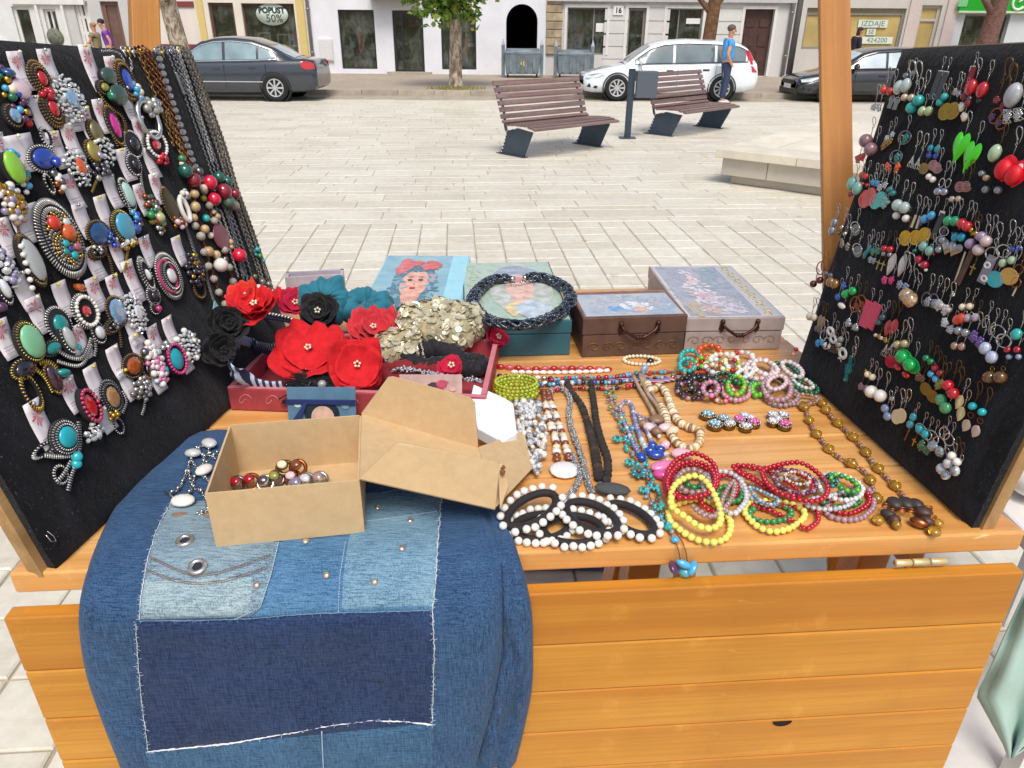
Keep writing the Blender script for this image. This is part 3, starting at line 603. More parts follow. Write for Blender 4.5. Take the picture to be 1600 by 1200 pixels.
def car(x0,x1,yn,label,paint,kind,glass,Wd=1.8,chrome=False,wheels=(.19,.79),sc_=1.0,plate=None):
    L=x1-x0;xm=(x0+x1)/2;t=thing('parked_car',label,'car',(xm,yn+Wd/2,0));yc=yn+Wd/2;hw=Wd/2;Z=sc_
    cab=CAB[kind];rows=[]
    xs=sorted({*[q[0] for q in LOW],*[i/40 for i in range(41)]})
    for x in xs:
        zt,ww,zb=interp(LOW,x,1)*Z,interp(LOW,x,2)*hw,interp(LOW,x,3)*Z
        sec=[(0,zb),(.8,zb),(.97,zb+.06),(1,zb+.2),(1,(zb+zt)/2+.08),(.985,zt-.14),(.955,zt-.05),(.88,zt),(.5,zt+.025),(0,zt+.035)]
        rows.append([V((x0+x*L,yc-s*ww,z)) for s,z in sec]+[V((x0+x*L,yc+s*ww,z)) for s,z in sec[-2:0:-1]])
    b=MB();b.grid(rows,True);b.add(rows[0],[tuple(range(len(rows[0])))],False);b.add(rows[-1],[tuple(range(len(rows[-1])))[::-1]],False)
    body=b.build('body',paint,t,recalc=True)
    wt=lambda x:hw*interp(LOW,x,2)*.93
    def side_y(x,z):
        zb,zr=interp(LOW,x,1)*Z-.02,interp(cab,x,1)*Z;q=min(1,max(0,(z-zb)/max(.05,zr-zb)));return wt(x)*(1-.22*q**1.25)
    rows=[]
    xs=[cab[0][0]+(cab[-1][0]-cab[0][0])*i/36 for i in range(37)]
    for x in xs:
        zb,zr=interp(LOW,x,1)*Z-.03,interp(cab,x,1)*Z;r=[]
        zr=max(zr,zb+.02)
        for q in (0,.3,.6,.85,.95):z=zb+(zr-zb)*q;r.append((side_y(x,z),z))
        r+=[(side_y(x,zr)*.9,zr),(side_y(x,zr)*.5,zr+.03),(0,zr+.04)]
        rows.append([V((x0+x*L,yc-y,z)) for y,z in r]+[V((x0+x*L,yc+y,z)) for y,z in r[-2::-1]])
    MB().grid(rows).build('cabin',paint,t,recalc=True)
    def zwin(x,top):return (interp(cab,x,1)*Z-.095) if top else interp(LOW,x,1)*Z+.025
    spans = {'wagon':[(.30,.50),(.515,.735),(.75,.915)],'sedan':[(.325,.525),(.54,.70),(.712,.79)]}[kind]
    for s in (-1,1):
        for a,c in spans:
            n=8;bot=[];top=[]
            for i in range(n+1):
                x=a+(c-a)*i/n;zb,zt2=zwin(x,0),max(zwin(x,1),zwin(x,0)+.004)
                bot.append(V((x0+x*L,yc+s*(side_y(x,zb)+.008),zb)));mid=(zb+zt2)/2;top.append((V((x0+x*L,yc+s*(side_y(x,mid)+.010),mid)),V((x0+x*L,yc+s*(side_y(x,zt2)+.008),zt2))))
            g=[bot,[q[0] for q in top],[q[1] for q in top]];MB().grid(g if s<0 else [r[::-1] for r in g]).build('side_window',glass,t)
        a,c=spans[0][0]-.012,spans[-1][1]+.012;loop=[]
        for i in range(25):x=a+(c-a)*i/24;loop.append((x,max(zwin(x,1)+.02,zwin(x,0))))
        for i in range(13):x=c-(c-a)*i/12;loop.append((x,zwin(x,0)-.02))
        if s<0:b=MB();b.tube([V((x0+x*L,yc+s*(side_y(x,z)+.008),z)) for x,z in loop],.013 if chrome else .012,5,closed=True);b.build('window_trim',M_CHROME if chrome else M_TRIM,t)
        for x in ((.53,.735) if kind == 'wagon' else (.535,.72)):
            zt=interp(LOW,x,1)*Z;b=MB();b.box((x0+(x-.045)*L,yc+s*(hw*.985+.004),zt-.17),(.17,.03,.035));b.build('door_handle',M_TRIM if kind == 'wagon' else paint,t)
        b=MB();zt=.52*Z;b.box((x0+.52*L,yc+s*(hw+.003),zt-.06),(L*.5,.014,.022));b.build('side_strip',M_CHROME if chrome else paint,t)
        x=.315;z=interp(LOW,x,1)*Z+.08;b=MB();b.ball((x0+x*L,yc+s*(hw+.06),z),(.07,.11,.075));b.build('mirror',paint,t)
        for x in (.325,.53,.745):b=MB();b.box((x0+x*L,yc+s*(hw+.0005),.6*Z),(.008,.006,.55*Z));b.build('door_seam',M_TRIM,t)
        for x in wheels:
            cx=x0+x*L;rr=.325*Z;m4=M.Translation((cx,yc+s*hw,rr)) @ M.Rotation(math.pi/2*(1 if s<0 else -1),4,'X')
            b=MB();b.lathe([(rr*1.17,-.2),(rr*1.17,.004),(rr*1.10,.008),(rr*1.10,-.12)],28,m4);b.build('wheel_arch',M_TRIM,t)
            b=MB();b.lathe([(rr*.6,-.16),(rr*.97,-.16),(rr,-.12),(rr,.0),(rr*.97,.03),(rr*.7,.035),(rr*.66,.02),(rr*.3,.012)],28,m4);wl=b.build('wheel',M_TYRE,t)
            b=MB();b.lathe([(rr*.67,.022),(rr*.64,.036),(rr*.58,.03),(rr*.57,.018)],28,m4,cap=False)
            b.lathe([(rr*.2,.02),(rr*.17,.042),(.01,.045)],14,m4)
            for k in range(8 if chrome else 9):
                a=k*2*math.pi/(8 if chrome else 9);d=V((math.cos(a),math.sin(a),0));n=V((-d.y,d.x,0));p=lambda u,v,h:m4 @ (d*u*rr+n*v*rr+V((0,0,h)))
                b.add([p(.15,-.05,.038),p(.6,-.075,.032),p(.6,.075,.032),p(.15,.05,.038)],[(0,1,2,3),(3,2,1,0)],False)
            b.build('rim',M_RIM,wl)
    # windscreen and rear screen
    def screen(a,c,name):
        rows=[]
        for i in range(6):
            x=a+(c-a)*i/5;z=interp(cab,x,1)*Z;yy=side_y(x,z)*.86;rows.append([V((x0+x*L,yc+yy*k/4,z+.045-.035*abs(k/4)**2+.004)) for k in range(-4,5)])
        MB().grid(rows).build(name,glass,t)
    screen(cab[0][0]+.012,cab[2][0]-.005,'windscreen');screen(cab[-3][0]+.01,cab[-1][0]-.012,'rear_screen')
    for s in (-1,1):
        b=MB();z=.66*Z;pts=[(.012,.02),(.05,.06),(.115,.10),(.12,.06),(.07,-.03),(.02,-.05)]
        b.add([V((x0+x*L,yc+s*(interp(LOW,x,2)*hw+.006),z+dz-.06)) for x,dz in pts],[tuple(range(6)) if s>0 else tuple(range(6))[::-1]],False);b.build('headlight',M_HEAD,t)
        b=MB();pts=([(.905,1.22),(.935,1.25),(.975,1.0),(.985,.72),(.955,.74),(.94,.98)] if kind == 'wagon' else [(.925,.90),(.96,.94),(.992,.88),(.995,.76),(.95,.74),(.93,.80)])
        b.add([V((x0+x*L,yc+s*((side_y(x,z_*Z) if z_>.97 and kind == 'wagon' else interp(LOW,x,2)*hw)+.012),z_*Z)) for x,z_ in pts],[tuple(range(6)) if s>0 else tuple(range(6))[::-1]],False);b.build('tail_light',M_TAIL,t)
        b=MB();b.add([V((x0+x*L,yc+s*(interp(LOW,x,2)*hw+.008),z_*Z)) for x,z_ in [(.018,.34),(.075,.30),(.08,.36),(.03,.42)]],[(0,1,2,3) if s>0 else (3,2,1,0)],False);b.build('fog_light',M_TRIM,t)
    MB().box((x0-.005,yc,.52*Z),(.03,.9,.1)).build('grille',M_TRIM,t)
    if plate:MB().box((x0-.02,yc,.40*Z),(.02,.5,.11)).build('number_plate',M_PLATE,t)
    if plate:b=MB();b.box((x0+.02,yc,.28*Z),(.05,1.3,.12));b.build('intake',M_TRIM,t)
    return t
def paintm(name,col,rough=.22):return mat(name,col,rough,var=.04,scale=2,coat=1.0)
yn=G(1050,158.5).y;a=ony(911,120,yn+.4).x;c=ony(1180,120,yn+.4).x
car(a,c,yn,'white estate car parked behind the benches',paintm('white_paint','#e4ecf2'),'wagon',M_CGLASS,sc_=.98)
yn=G(422,159).y;c=ony(498,110,yn+.4).x
car(c-4.75,c,yn,'dark grey saloon car with chrome window line at the left',paintm('graphite_paint','#2b333e'),'sedan',mat('car_glass_light','#7d959c',.05,var=.3,scale=2,coat=.8),chrome=True,wheels=(.19,.785))
yn=G(1270,160).y;a=ony(1238,130,yn+.6).x
car(a,a+4.3,yn,'black car nosing out behind the right post',paintm('black_paint','#20242c'),'wagon',mat('car_glass_bright','#b9c6cc',.05,var=.2,scale=1.5,coat=.8),plate=True,sc_=.88)

# ================================================================== people
def skin(name,vs,es,rad,m,parent,root=0,sub=2):
    me=bpy.data.meshes.new(name);o0=WM[parent.name].translation if parent.name in WM else V()
    me.from_pydata([tuple(V(v)) for v in vs],es,[]);me.materials.append(m);o=bpy.data.objects.new(name,me);put(o,M.Translation(o0),parent)
    md=o.modifiers.new('skin','SKIN');md.use_smooth_shade=True
    for i,s in enumerate(me.skin_vertices[0].data):r=rad[i];s.radius=r if hasattr(r,'__len__') else (r,r);s.use_root=(i==root)
    sb=o.modifiers.new('sub','SUBSURF');sb.levels=sub;sb.render_levels=sub;return o
M_SKIN=mat('skin','#c99477',.55,var=.08,scale=20)
def person(loc,h,ang,label,shirt,trousers,hair,pose='stand',shoes='#c9c9c6',long_sleeve=False,hairlong=False):
    k=h/1.75;t=thing('person',label,'person',loc);rz=M.Rotation(ang,3,'Z');P=lambda x,y,z:rz @ V((x*k,y*k,z*k))   # x forward
    st=.10 if pose == 'walk' else .02;bend=.12 if pose == 'walk' else 0
    hip,ch,nk,hd=(0,0,.95),(.0+bend*.4,0,1.28),(bend*.7,0,1.47),(.03+bend,0,1.60)
    vs,es,rd=[],[],[]
    def add(p,r,par=None):
        vs.append(P(*p));rd.append(r*k if not hasattr(r,'__len__') else (r[0]*k,r[1]*k))
        if par is not None:es.append((par,len(vs)-1))
        return len(vs)-1
    r0=add(hip,.13);w_=add((bend*.2,0,1.10),.125,r0);c_=add(ch,.14,w_);n0=add((bend*.6,0,1.42),.085,c_);n1=add(nk,.055,n0);h0=add((hd[0]-.01,0,1.55),.075,n1);h1=add((hd[0],0,1.64),.088,h0);h2=add((hd[0]-.01,0,1.71),.06,h1)
    arms=[]
    for s in (-1,1):
        sh=add((bend*.5,s*.17,1.39),.06,n0)
        if pose == 'pocket':el,ha=(-.10,s*.25,1.12),(.04,s*.20,.90)
        elif pose == 'reach':el,ha=(.10,s*.22,1.15),(.32,s*.16,1.08)
        else:el,ha=(.0-s*st*.5,s*.22,1.13),(.08-s*st,s*.20,.88)
        e_=add(el,.042,sh);ha_=add(ha,.032,e_);add((ha[0]+.05,ha[1]-s*.01,ha[2]-.06),.03,ha_);arms.append((sh,el,ha))
        fo=s*st;kn=add((.02+fo*.6,s*.09,.50),.062,r0);an=add((-.02+fo*1.3,s*.10,.09),.042,kn);add((.10+fo*1.3,s*.11,.035),.035,an)
    skin('body',vs,es,rd,M_SKIN,t)
    A=lambda L_,E_,Rr,name,m:skin(name,[P(*q) for q in L_],E_,[r*k for r in Rr],m,t)
    sv=[(0,0,.93),(bend*.2,0,1.10),ch,(bend*.6,0,1.41)];se=[(0,1),(1,2),(2,3)];sr=[.155,.15,.165,.10]
    for s,(sh,el,ha) in zip((-1,1),arms):
        i=len(sv);sv.append((bend*.5,s*.18,1.385));se.append((3,i));sr.append(.078)
        mid=tuple((a+b)/2 for a,b in zip((bend*.5,s*.18,1.385),el));sv.append(mid if not long_sleeve else el);se.append((i,i+1));sr.append(.068)
        if long_sleeve:sv.append(ha);se.append((i+1,i+2));sr.append(.05)
    A(sv,se,sr,'shirt',mat('cloth_' + shirt[1:],shirt,.85,var=.12,scale=10))
    tv=[(0,0,.98),(0,0,.92)];te=[(0,1)];tr=[.15,.15]
    for s in (-1,1):
        fo=s*st;i=len(tv);tv+=[(.0,s*.09,.82),(.02+fo*.6,s*.09,.50),(-.02+fo*1.3,s*.10,.10)];te+=[(1,i),(i,i+1),(i+1,i+2)];tr+=[.10,.078,.066]
    A(tv,te,tr,'trousers',mat('cloth_' + trousers[1:],trousers,.9,var=.2,scale=12))
    for s in (-1,1):
        fo=s*st;b=MB();q=P(.04+fo*1.3,s*.105,.04);b.ball(V(loc)+q,(.14*k,.055*k,.045*k),10,6,rz);b.build('shoe',mat('shoe_' + shoes[1:],shoes,.6),t)
    hm=mat('hair_' + hair[1:],hair,.7,var=.3,scale=40);b=MB();b.ball(V(loc)+P(hd[0]-.025,0,1.685),(.105*k,.092*k,.085*k),12,8,rz)
    if hairlong:b.ball(V(loc)+P(hd[0]-.08,0,1.56),(.06*k,.085*k,.16*k),10,8,rz)
    b.build('hair',hm,t)
    b=MB();b.ball(V(loc)+P(hd[0]+.095,0,1.62),(.022*k,.016*k,.025*k),8,5,rz)
    for s in (-1,1):b.ball(V(loc)+P(hd[0]-.005,s*.088,1.62),(.022*k,.012*k,.033*k),8,5,rz)
    b.build('face_features',M_SKIN,t)
    b=MB()
    for s in (-1,1):b.ball(V(loc)+P(hd[0]+.078,s*.032,1.645),(.012*k,.014*k,.01*k),6,4,rz)
    b.build('eyes',M_TRIM,t);return t
p=G(1128,161.5);h=ony(1130,39,p.y).z
person(p,h,math.radians(5),'man in a bright blue polo shirt and jeans standing by the white car','#4f9fe0','#33415e','#5d5048','pocket')
q=G(160,120,SWZ); 
person(V((ony(150,60,q.y-1).x,q.y-1,SWZ)),1.62,math.radians(170),'light haired person in a khaki top leaning forward near the lattice door','#8b8262','#4d5563','#a97f55','reach')
person(V((ony(170,60,q.y-1.4).x,q.y-1.4,SWZ)),1.72,math.radians(200),'dark haired person in a purple top walking past the brown shop','#7a3fae','#24262c','#2a201c','walk')
q=FY-2.0;person(V((ony(1337,60,q).x,q,SWZ)),1.66,math.radians(15),'dark haired person in black walking past the papered window','#23222c','#1e1e22','#33211f','walk',long_sleeve=True,hairlong=True)

# ================================================================== the stall
FL,FR=T(11,899),T(1605,833);EU=(FR-FL).normalized();EV=V((-EU.y,EU.x,0));WID=(FR-FL).length;UP=V((0,0,1))
def TV(u,v,z=0):return FL+EU*u+EV*v+UP*z
def tuv(p):q=p-FL;return q.dot(EU),q.dot(EV)
rb=tuv(T(1224,526));lb_=tuv(T(57,846));rs_=(rb[0]-WID)/rb[1];ls_=max(-.02,min(.02,lb_[0]/lb_[1]));DEP=1.09
WOODC=('#a3682c','#cf9149');M_PINE=wood('pine_plank','#d9994f','#efc080',0,1.0,rough=.3,coat=.55)
M_FLAP=wood('pine_flap','#cb8526','#dba03e',0,1.0,rough=.45,coat=.1,rnd=.06);M_POST=wood('pine_post','#aa6c22','#ca903c',2,1.0,rough=.55,coat=0)
M_PALE=wood('pale_edge','#a98352','#cda873',1,1.2)
stall=thing('market_stall','orange varnished wooden market stall with a hinged front flap','market stall',TV(WID/2,DEP/2,-ZT))
sv=[0.0]+[tuv(T(1000,y))[1] for y in (740,689.5,648.5,619,591)]
while sv[-1]<DEP:sv.append(sv[-1]+.098)
TH=.034
for i,(a,c) in enumerate(zip(sv,sv[1:])):
    g=.0022;dz=R.uniform(-.001,.0008);a2,c2=a+g,c-g
    b=MB();org=TV(WID/2,(a+c)/2)
    q=[TV(ls_*a2,a2),TV(WID+rs_*a2,a2),TV(WID+rs_*c2,c2),TV(ls_*c2,c2)]
    b.hexa([x-UP*TH for x in q],[x+UP*dz for x in q])
    o=b.build('plank',M_PINE,None,origin=org);o.modifiers.new('bevel','BEVEL').width=.0035;o.modifiers['bevel'].segments=2
    # plank lies along the table: rotate its data so that the grain follows it
    rot=M.Rotation(math.atan2(EU.y,EU.x),4,'Z');o.data.transform(rot.inverted());wm_=M.Translation(org) @ rot
    o.parent=stall;o.matrix_basis=WM[stall.name].inverted() @ wm_;WM[o.name]=wm_
def beam(a,c,w1,w2,name,m,parent,up=None,bev=.004):
    z=(c-a).normalized();x=(up or V((1,0,0)));x=(x-z*x.dot(z)).normalized();y=z.cross(x);L_=(c-a).length
    o=MB().box((0,0,0),(w1,w2,L_)).build(name,m,parent,origin=(0,0,0));wm_=frame((a+c)/2,x,y,z);o.matrix_basis=(WM[parent.name].inverted() if parent else M()) @ wm_;WM[o.name]=wm_
    if bev:md=o.modifiers.new('bevel','BEVEL');md.width=bev;md.segments=2
    return o
# flap hanging in front
FV=-.032;FP0=TV(0,FV);FN=-EV
def onflap(px,py,off=0):return onpl(px,py,FP0+FN*off,FN)
zs=[onflap(1240,y).z for y in (910,990,1061,1123,1179)];st_=(zs[0]-zs[-1])/4
zs=[zs[0]]+zs[1:]
while zs[-1]>.3:zs.append(zs[-1]-st_)
ul=tuv(onflap(5,969))[0];ur=tuv(onflap(1600,897))[0];ul2=tuv(onflap(115,1200))[0];zz2=onflap(115,1200).z
for a,c in zip(zs,zs[1:]):
    g=.0012;o=MB().box((0,0,0),(ur-ul,.024,a-c-2*g)).build('flap_board',M_FLAP,stall,origin=(0,0,0));wm_=frame(TV((ul+ur)/2,FV+.012,0)*1.0,EU,EV,UP);wm_.translation=V((wm_.translation.x,wm_.translation.y,(a+c)/2));o.matrix_basis=WM[stall.name].inverted() @ wm_;WM[o.name]=wm_
    md=o.modifiers.new('bevel','BEVEL');md.width=.0025;md.segments=2
for u in (ul+.12,ur-.2):beam(TV(u,FV+.042,-ZT+zs[-1]),TV(u,FV+.042,-ZT+zs[0]-.05),.05,.03,'batten',M_FLAP,stall,EU)
kp=onflap(1222,1126);b=MB();n=12
b.prism([kp+FN*.0008+EU*.016*math.cos(math.pi*(1+k/n))+UP*.011*math.sin(math.pi*(1+k/n)) for k in range(n+1)],FN*.0012);b.build('knot_hole',mat('knot_hole','#1e0d07',.95),stall)
# hinges
M_BRASS=mat('brass','#d6c592',.35,metal=.5,var=.15)
hp=T(1440,871,-.028)
for q in range(3):
    b=MB();b.lathe([(.0045,-.0125),(.0055,-.011),(.0055,.011),(.0045,.0125)],12,M.Translation(TV(tuv(hp)[0]-.027+.027*q,-.012,-.036)) @ M.Rotation(math.atan2(EU.y,EU.x),4,'Z') @ M.Rotation(math.pi/2,4,'Y'));b.build('hinge_knuckle',M_BRASS,stall)
# under frame and legs
for v in (.10,.98):beam(TV(.03,v,-TH-.036),TV(WID-.05,v,-TH-.036),.03,.07,'rail',M_PINE,stall,EV)
for u in (.10,WID-.12):beam(TV(u,.05,-TH-.037),TV(u,1.0,-TH-.037),.03,.066,'side_rail',M_PINE,stall,EU)
for u in (.09,WID*.63,WID-.14):
    beam(TV(u,.14,-TH-.08),TV(u-.02,.16,-ZT),.055,.055,'leg',M_PINE,stall,EU)
for u in (.09,WID-.14):beam(TV(u,.95,-TH-.08),TV(u,.95,-ZT),.055,.055,'leg',M_PINE,stall,EU)
beam(TV(WID*.63,.2,-.12),TV(WID*.55,.3,-ZT),.05,.05,'brace',M_PINE,stall,EU)
# posts, slanting away from the viewer
for (x1_,x2_,ang,wpx) in ((224,246,34,56),(1302.5,1312,-20,56)):
    d=(T(x2_,600)-O).dot(_f);a=O+ray(x2_+(x2_-x1_)*.6,960)*d;c=O+ray(x1_-(x2_-x1_)*.5,-300)*d
    t=(c-a).normalized();a=a-t*((a.z-0)/t.z);s=wpx/FPX*d/(math.cos(math.radians(abs(ang)))+math.sin(math.radians(abs(ang))))
    x=V((1,0,0));x=(x-t*x.dot(t)).normalized();x.rotate(M.Rotation(math.radians(ang),3,t));beam(a,c,s,s,'post',M_POST,stall,x,.003)
# bags standing under the stall
p=G(900,897);setp(MB().box(p+V((0,.15,.2)),(.5,.3,.4)).build('storage_bag',mat('navy_bag','#3b4a78',.7,var=.2),bevel=.03),'navy blue bag standing under the stall table','bag')
p=G(1010,890);t=thing('striped_bag','green and black striped bag under the stall table','bag',p)
MB().box(p+V((0,.2,.17)),(.5,.3,.34)).build('bag_body',mat('black_bag','#24202a',.7,var=.2),t,bevel=.03)
for q in (-.1,.14):MB().hexa([p+V((q,.049,.02)),p+V((q+.07,.049,.02)),p+V((q+.07,.36,.02)),p+V((q,.36,.02))],[p+V((q+.05,.049,.345)),p+V((q+.12,.049,.345)),p+V((q+.12,.36,.345)),p+V((q+.05,.36,.345))]).build('stripe',mat('green_stripe','#5fae3a',.6),t)
# ================================================================== display boards
M_VELVET=NT('black_velvet');_v=M_VELVET.coords();_a=M_VELVET.noise(M_VELVET.coords((1,1,.35)),16,7,.75,.6);_b=M_VELVET.noise(_v,420,2,.5)
_c=M_VELVET.mix(M_VELVET.ramp(_a,[(.45,(0,0,0)),(.8,(.8,)*3)]).outputs[0],lin('#0b0c10'),lin('#2b2e38'));_lint=M_VELVET.noise(_v,330,2,.6)
_c=M_VELVET.mix(M_VELVET.ramp(_lint,[(.66,(0,0,0)),(.74,(.35,)*3)]).outputs[0],_c,lin('#8d8f96'));M_VELVET.l(_c,M_VELVET.b.inputs['Base Color'])
M_VELVET.set(Roughness=.95,Sheen_Weight=.12,Sheen_Roughness=.5,Specular_IOR_Level=.15);M_VELVET.bump(M_VELVET.noise(_v,55,6,.75),.7,.006)
class Board:
    def __init__(s,A,B,C,toward):
        s.A,s.B=T(*A),T(*B);n=s.A-s.B;d=ray(*C);s.C=O+d*((s.B-O).dot(n)/d.dot(n))
        s.e=(s.B-s.A).normalized();s.w=(s.B-s.A).length;s.up=(s.C-s.B).normalized();s.h=(s.C-s.B).length
        s.n=s.e.cross(s.up).normalized()
        if s.n.dot(O-s.A)<0:s.n=-s.n
    def P(s,px,py,off=0.0):return onpl(px,py,s.A+s.n*off,s.n)
    def uv(s,p):q=p-s.A;return q.dot(s.e),q.dot(s.up)
    def at(s,u,v,off=0.0):return s.A+s.e*u+s.up*v+s.n*off
    def ax(s):return frame(s.A,s.e,s.up,s.n)
LBD=Board((98,890),(465,545),(300,83),1);RBD=Board((1508,826),(1238,580),(1403,75),-1)
def build_board(bd,label,ext,top=.012,dh=.0):
    t=thing('display_board',label,'display board',bd.at(bd.w/2,0));th=.016
    m4=frame(bd.A,bd.e,bd.up,bd.n) if bd.e.cross(bd.up).dot(bd.n)>0 else frame(bd.A,bd.e,bd.up,bd.n)
    Pq=lambda u,v,o:bd.at(u,v,o)
    # velvet cover: a soft sheet with rolled edges, a little uneven
    rows=[];nu,nv=40,40;r=.012
    for j in range(nv+1):
        row=[]
        for i in range(nu+1):
            u=bd.w*i/nu;hh=bd.h+dh*(1-i/nu);v=hh*j/nv
            cu=.018 if v<.02 else 0
            dd=min(u,bd.w-u,v,hh-v);o=-.010*max(0,1-dd/r)**2+.0022*noise.noise(V((u*14,v*14,3.1)))*min(1,dd/.03)
            row.append(Pq(u+.006*noise.noise(V((v*8,i,1)))*(1 if i in (0,nu) else 0),v,o))
        rows.append(row)
    b=MB();b.grid(rows if bd.e.cross(bd.up).dot(bd.n)>0 else [q[::-1] for q in rows])
    b.build('velvet_cover',M_VELVET.m,t)
    b=MB();b.hexa([Pq(0,0,-.0105),Pq(bd.w,0,-.0105),Pq(bd.w,0,-.022),Pq(0,0,-.022)],[Pq(0,bd.h+dh,-.0105),Pq(bd.w,bd.h,-.0105),Pq(bd.w,bd.h,-.022),Pq(0,bd.h+dh,-.022)]);b.build('cover_back',M_VELVET.m,t,recalc=True)
    e=ext;b=MB();b.hexa([Pq(-e,-.001,-.0225),Pq(bd.w-.01,-.001,-.0225),Pq(bd.w-.01,-.001,-.042),Pq(-e,-.001,-.042)],[Pq(-e,bd.h+top+dh,-.0225),Pq(bd.w-.01,bd.h+top,-.0225),Pq(bd.w-.01,bd.h+top,-.042),Pq(-e,bd.h+top+dh,-.042)]);b.build('wooden_back',M_PALE,t,recalc=True)
    return t
build_board(LBD,'black velvet board leaning on the left side and hung with brooches',.012,-.02,.055);build_board(RBD,'black velvet board on the right side and hung with earrings',.006,.004,.03)
# ================================================================== denim garment draped over the front edge
def denim(name,dark,light,thread=1.0):
    if name in MATS:return MATS[name]
    k=NT(name);v=k.coords();st1=k.noise(k.coords((650,650,40)),1,3,.7);st2=k.noise(k.coords((45,650,650)),1,3,.7)
    big=k.noise(k.coords((1,1,.5)),7,5,.6,.4);wv=k.n('TexWave',wave_type='BANDS',bands_direction='DIAGONAL');wv.inputs['Scale'].default_value=330;wv.inputs['Distortion'].default_value=1.5;k.l(v,wv.inputs['Vector'])
    d,l=lin(dark),lin(light);c=k.ramp(big,[(.3,d),(.72,l)]).outputs[0]
    a=k.n('Math',operation='ADD');k.l(st1,a.inputs[0]);k.l(st2,a.inputs[1]);m=k.n('Math',operation='MULTIPLY');m.inputs[1].default_value=.5;k.l(a.outputs[0],m.inputs[0])
    c=k.mix(k.ramp(m.outputs[0],[(.42,(0,0,0)),(.66,(.62*thread,)*3)]).outputs[0],c,tuple(min(1,x*1.9+.05) for x in l));c=k.mix(k.ramp(m.outputs[0],[(.32,(.7,)*3),(.5,(0,0,0))]).outputs[0],c,tuple(x*.5 for x in d))
    c=k.mix(k.ramp(wv.outputs['Fac'],[(.0,(.3,)*3),(.6,(0,0,0))]).outputs[0],c,tuple(x*.55 for x in d))
    k.l(c,k.b.inputs['Base Color']);k.set(Roughness=.92,Specular_IOR_Level=.2,Sheen_Weight=.08);k.bump(m.outputs[0],.5,.0012);MATS[name]=k.m;return k.m
D_BODY=denim('denim_mid','#1c3656','#32557a');D_LEG=denim('denim_leg','#1e3654','#33557c');D_POCK=denim('denim_faded','#35546f','#8399a3',1.1);D_PANEL=denim('denim_panel','#2f5478','#4f7a9c');D_DARK=denim('denim_dark','#132243','#263c62',.8)
D_LOW=denim('denim_low','#284a6a','#3c6384')
M_FRAY=mat('fray','#c9d3dc',.9,var=.15);M_STITCH=mat('stitch_tan','#8a6a52',.8,var=.2);M_STUD=mat('stud','#d8c3ae',.2,metal=.8,var=.1);M_STEELB=mat('eyelet_steel','#d2cfc6',.2,metal=.85,var=.1)
jean=thing('denim_garment','folded patchwork denim garment draped over the front edge of the stall','garment',TV(.36,-.04,0))
def ctrl(rows):
    out=[]
    for kind,off,px,py in rows:out.append(T(px,py,off) if kind == 't' else onflap(px,py,off))
    return out
def sheet(Lc,Rc,thick,name,m,nu=56,nv=16,wr=.0055,seed=0,sharp=6):
    L,Q=resample(crom(ctrl(Lc),10),.008),resample(crom(ctrl(Rc),10),.008);n=90
    L=[p for p,_ in resample([p for p,_ in L],sum((a[0]-b_[0]).length for a,b_ in zip(L,L[1:]))/n)];Q=[p for p,_ in resample([p for p,_ in Q],sum((a[0]-b_[0]).length for a,b_ in zip(Q,Q[1:]))/n)]
    k=min(len(L),len(Q));rows=[]
    for j in range(k):
        d=Q[j]-L[j];t=(L[min(k-1,j+1)]+Q[min(k-1,j+1)]-L[max(0,j-1)]-Q[max(0,j-1)]);nr=d.cross(-t).normalized()
        if nr.dot(O-L[j])<0:nr=-nr
        r=[];e=min(1,j/5)**.5
        for i in range(nu+1):
            s=i/nu;s2=.5-.5*math.cos(math.pi*s) if 0 else s;p=L[j]+d*s
            prof=(1-abs(2*s-1)**(2*sharp))**.5 if s not in (0,1) else 0
            wz=wr*(noise.noise(V((s*5,j*.09,seed)))+.4*noise.noise(V((s*16,j*.22,seed+5))))*prof+.0042*max(0,(j-42)/48)*(math.sin(s*17+1.6*noise.noise(V((s*3,j*.04,seed))))+.6*noise.noise(V((s*9,j*.03,seed+2))))*prof+.0022*prof*max(0,noise.noise(V((s*7+j*.10,j*.16-s*4,seed+9))))**.5*(1 if s>.72 or s<.2 else .3)
            r.append(p+nr*(thick*prof*e+wz))
        rows.append(r)
    b=MB();b.grid(rows);o=b.build(name,m,jean,origin=(0,0,0));WM[o.name]=M.Translation((0,0,0));o.matrix_basis=WM[jean.name].inverted()
    return o,rows
def fl(o):return ('f',o)
Lc=[('t',.002,292,676),('t',.002,262,706),('t',.002,226,738),('t',.002,190,775),('t',.002,160,830),('t',.0,138,886),('f',.006,124,945),('f',.006,125,1000),('f',.006,136,1060),('f',.006,155,1115),('f',.006,175,1165),('f',.006,205,1250)]
Rc=[('t',.002,640,668),('t',.002,690,700),('t',.002,728,740),('t',.002,758,780),('t',.002,772,830),('t',.0,782,876),('f',.024,785,945),('f',.026,784,1016),('f',.026,777,1062),('f',.026,768,1108),('f',.026,752,1165),('f',.026,730,1250)]
body,brow=sheet(Lc,Rc,.020,'body',D_BODY,seed=1)
L2=[('t',.003,700,745),('t',.003,715,780),('t',.003,725,830),('t',.0,735,872),('f',.004,735,945),('f',.004,735,1016),('f',.004,725,1108),('f',.004,715,1196)]
R2=[('t',.002,765,765),('t',.002,779,795),('t',.002,798,840),('t',.0,812,872),('f',.006,829,940),('f',.006,833,1000),('f',.006,830,1085),('f',.006,808,1184)]
leg,lrow=sheet(L2,R2,.017,'trouser_leg',D_LEG,seed=9,wr=.006,sharp=3)
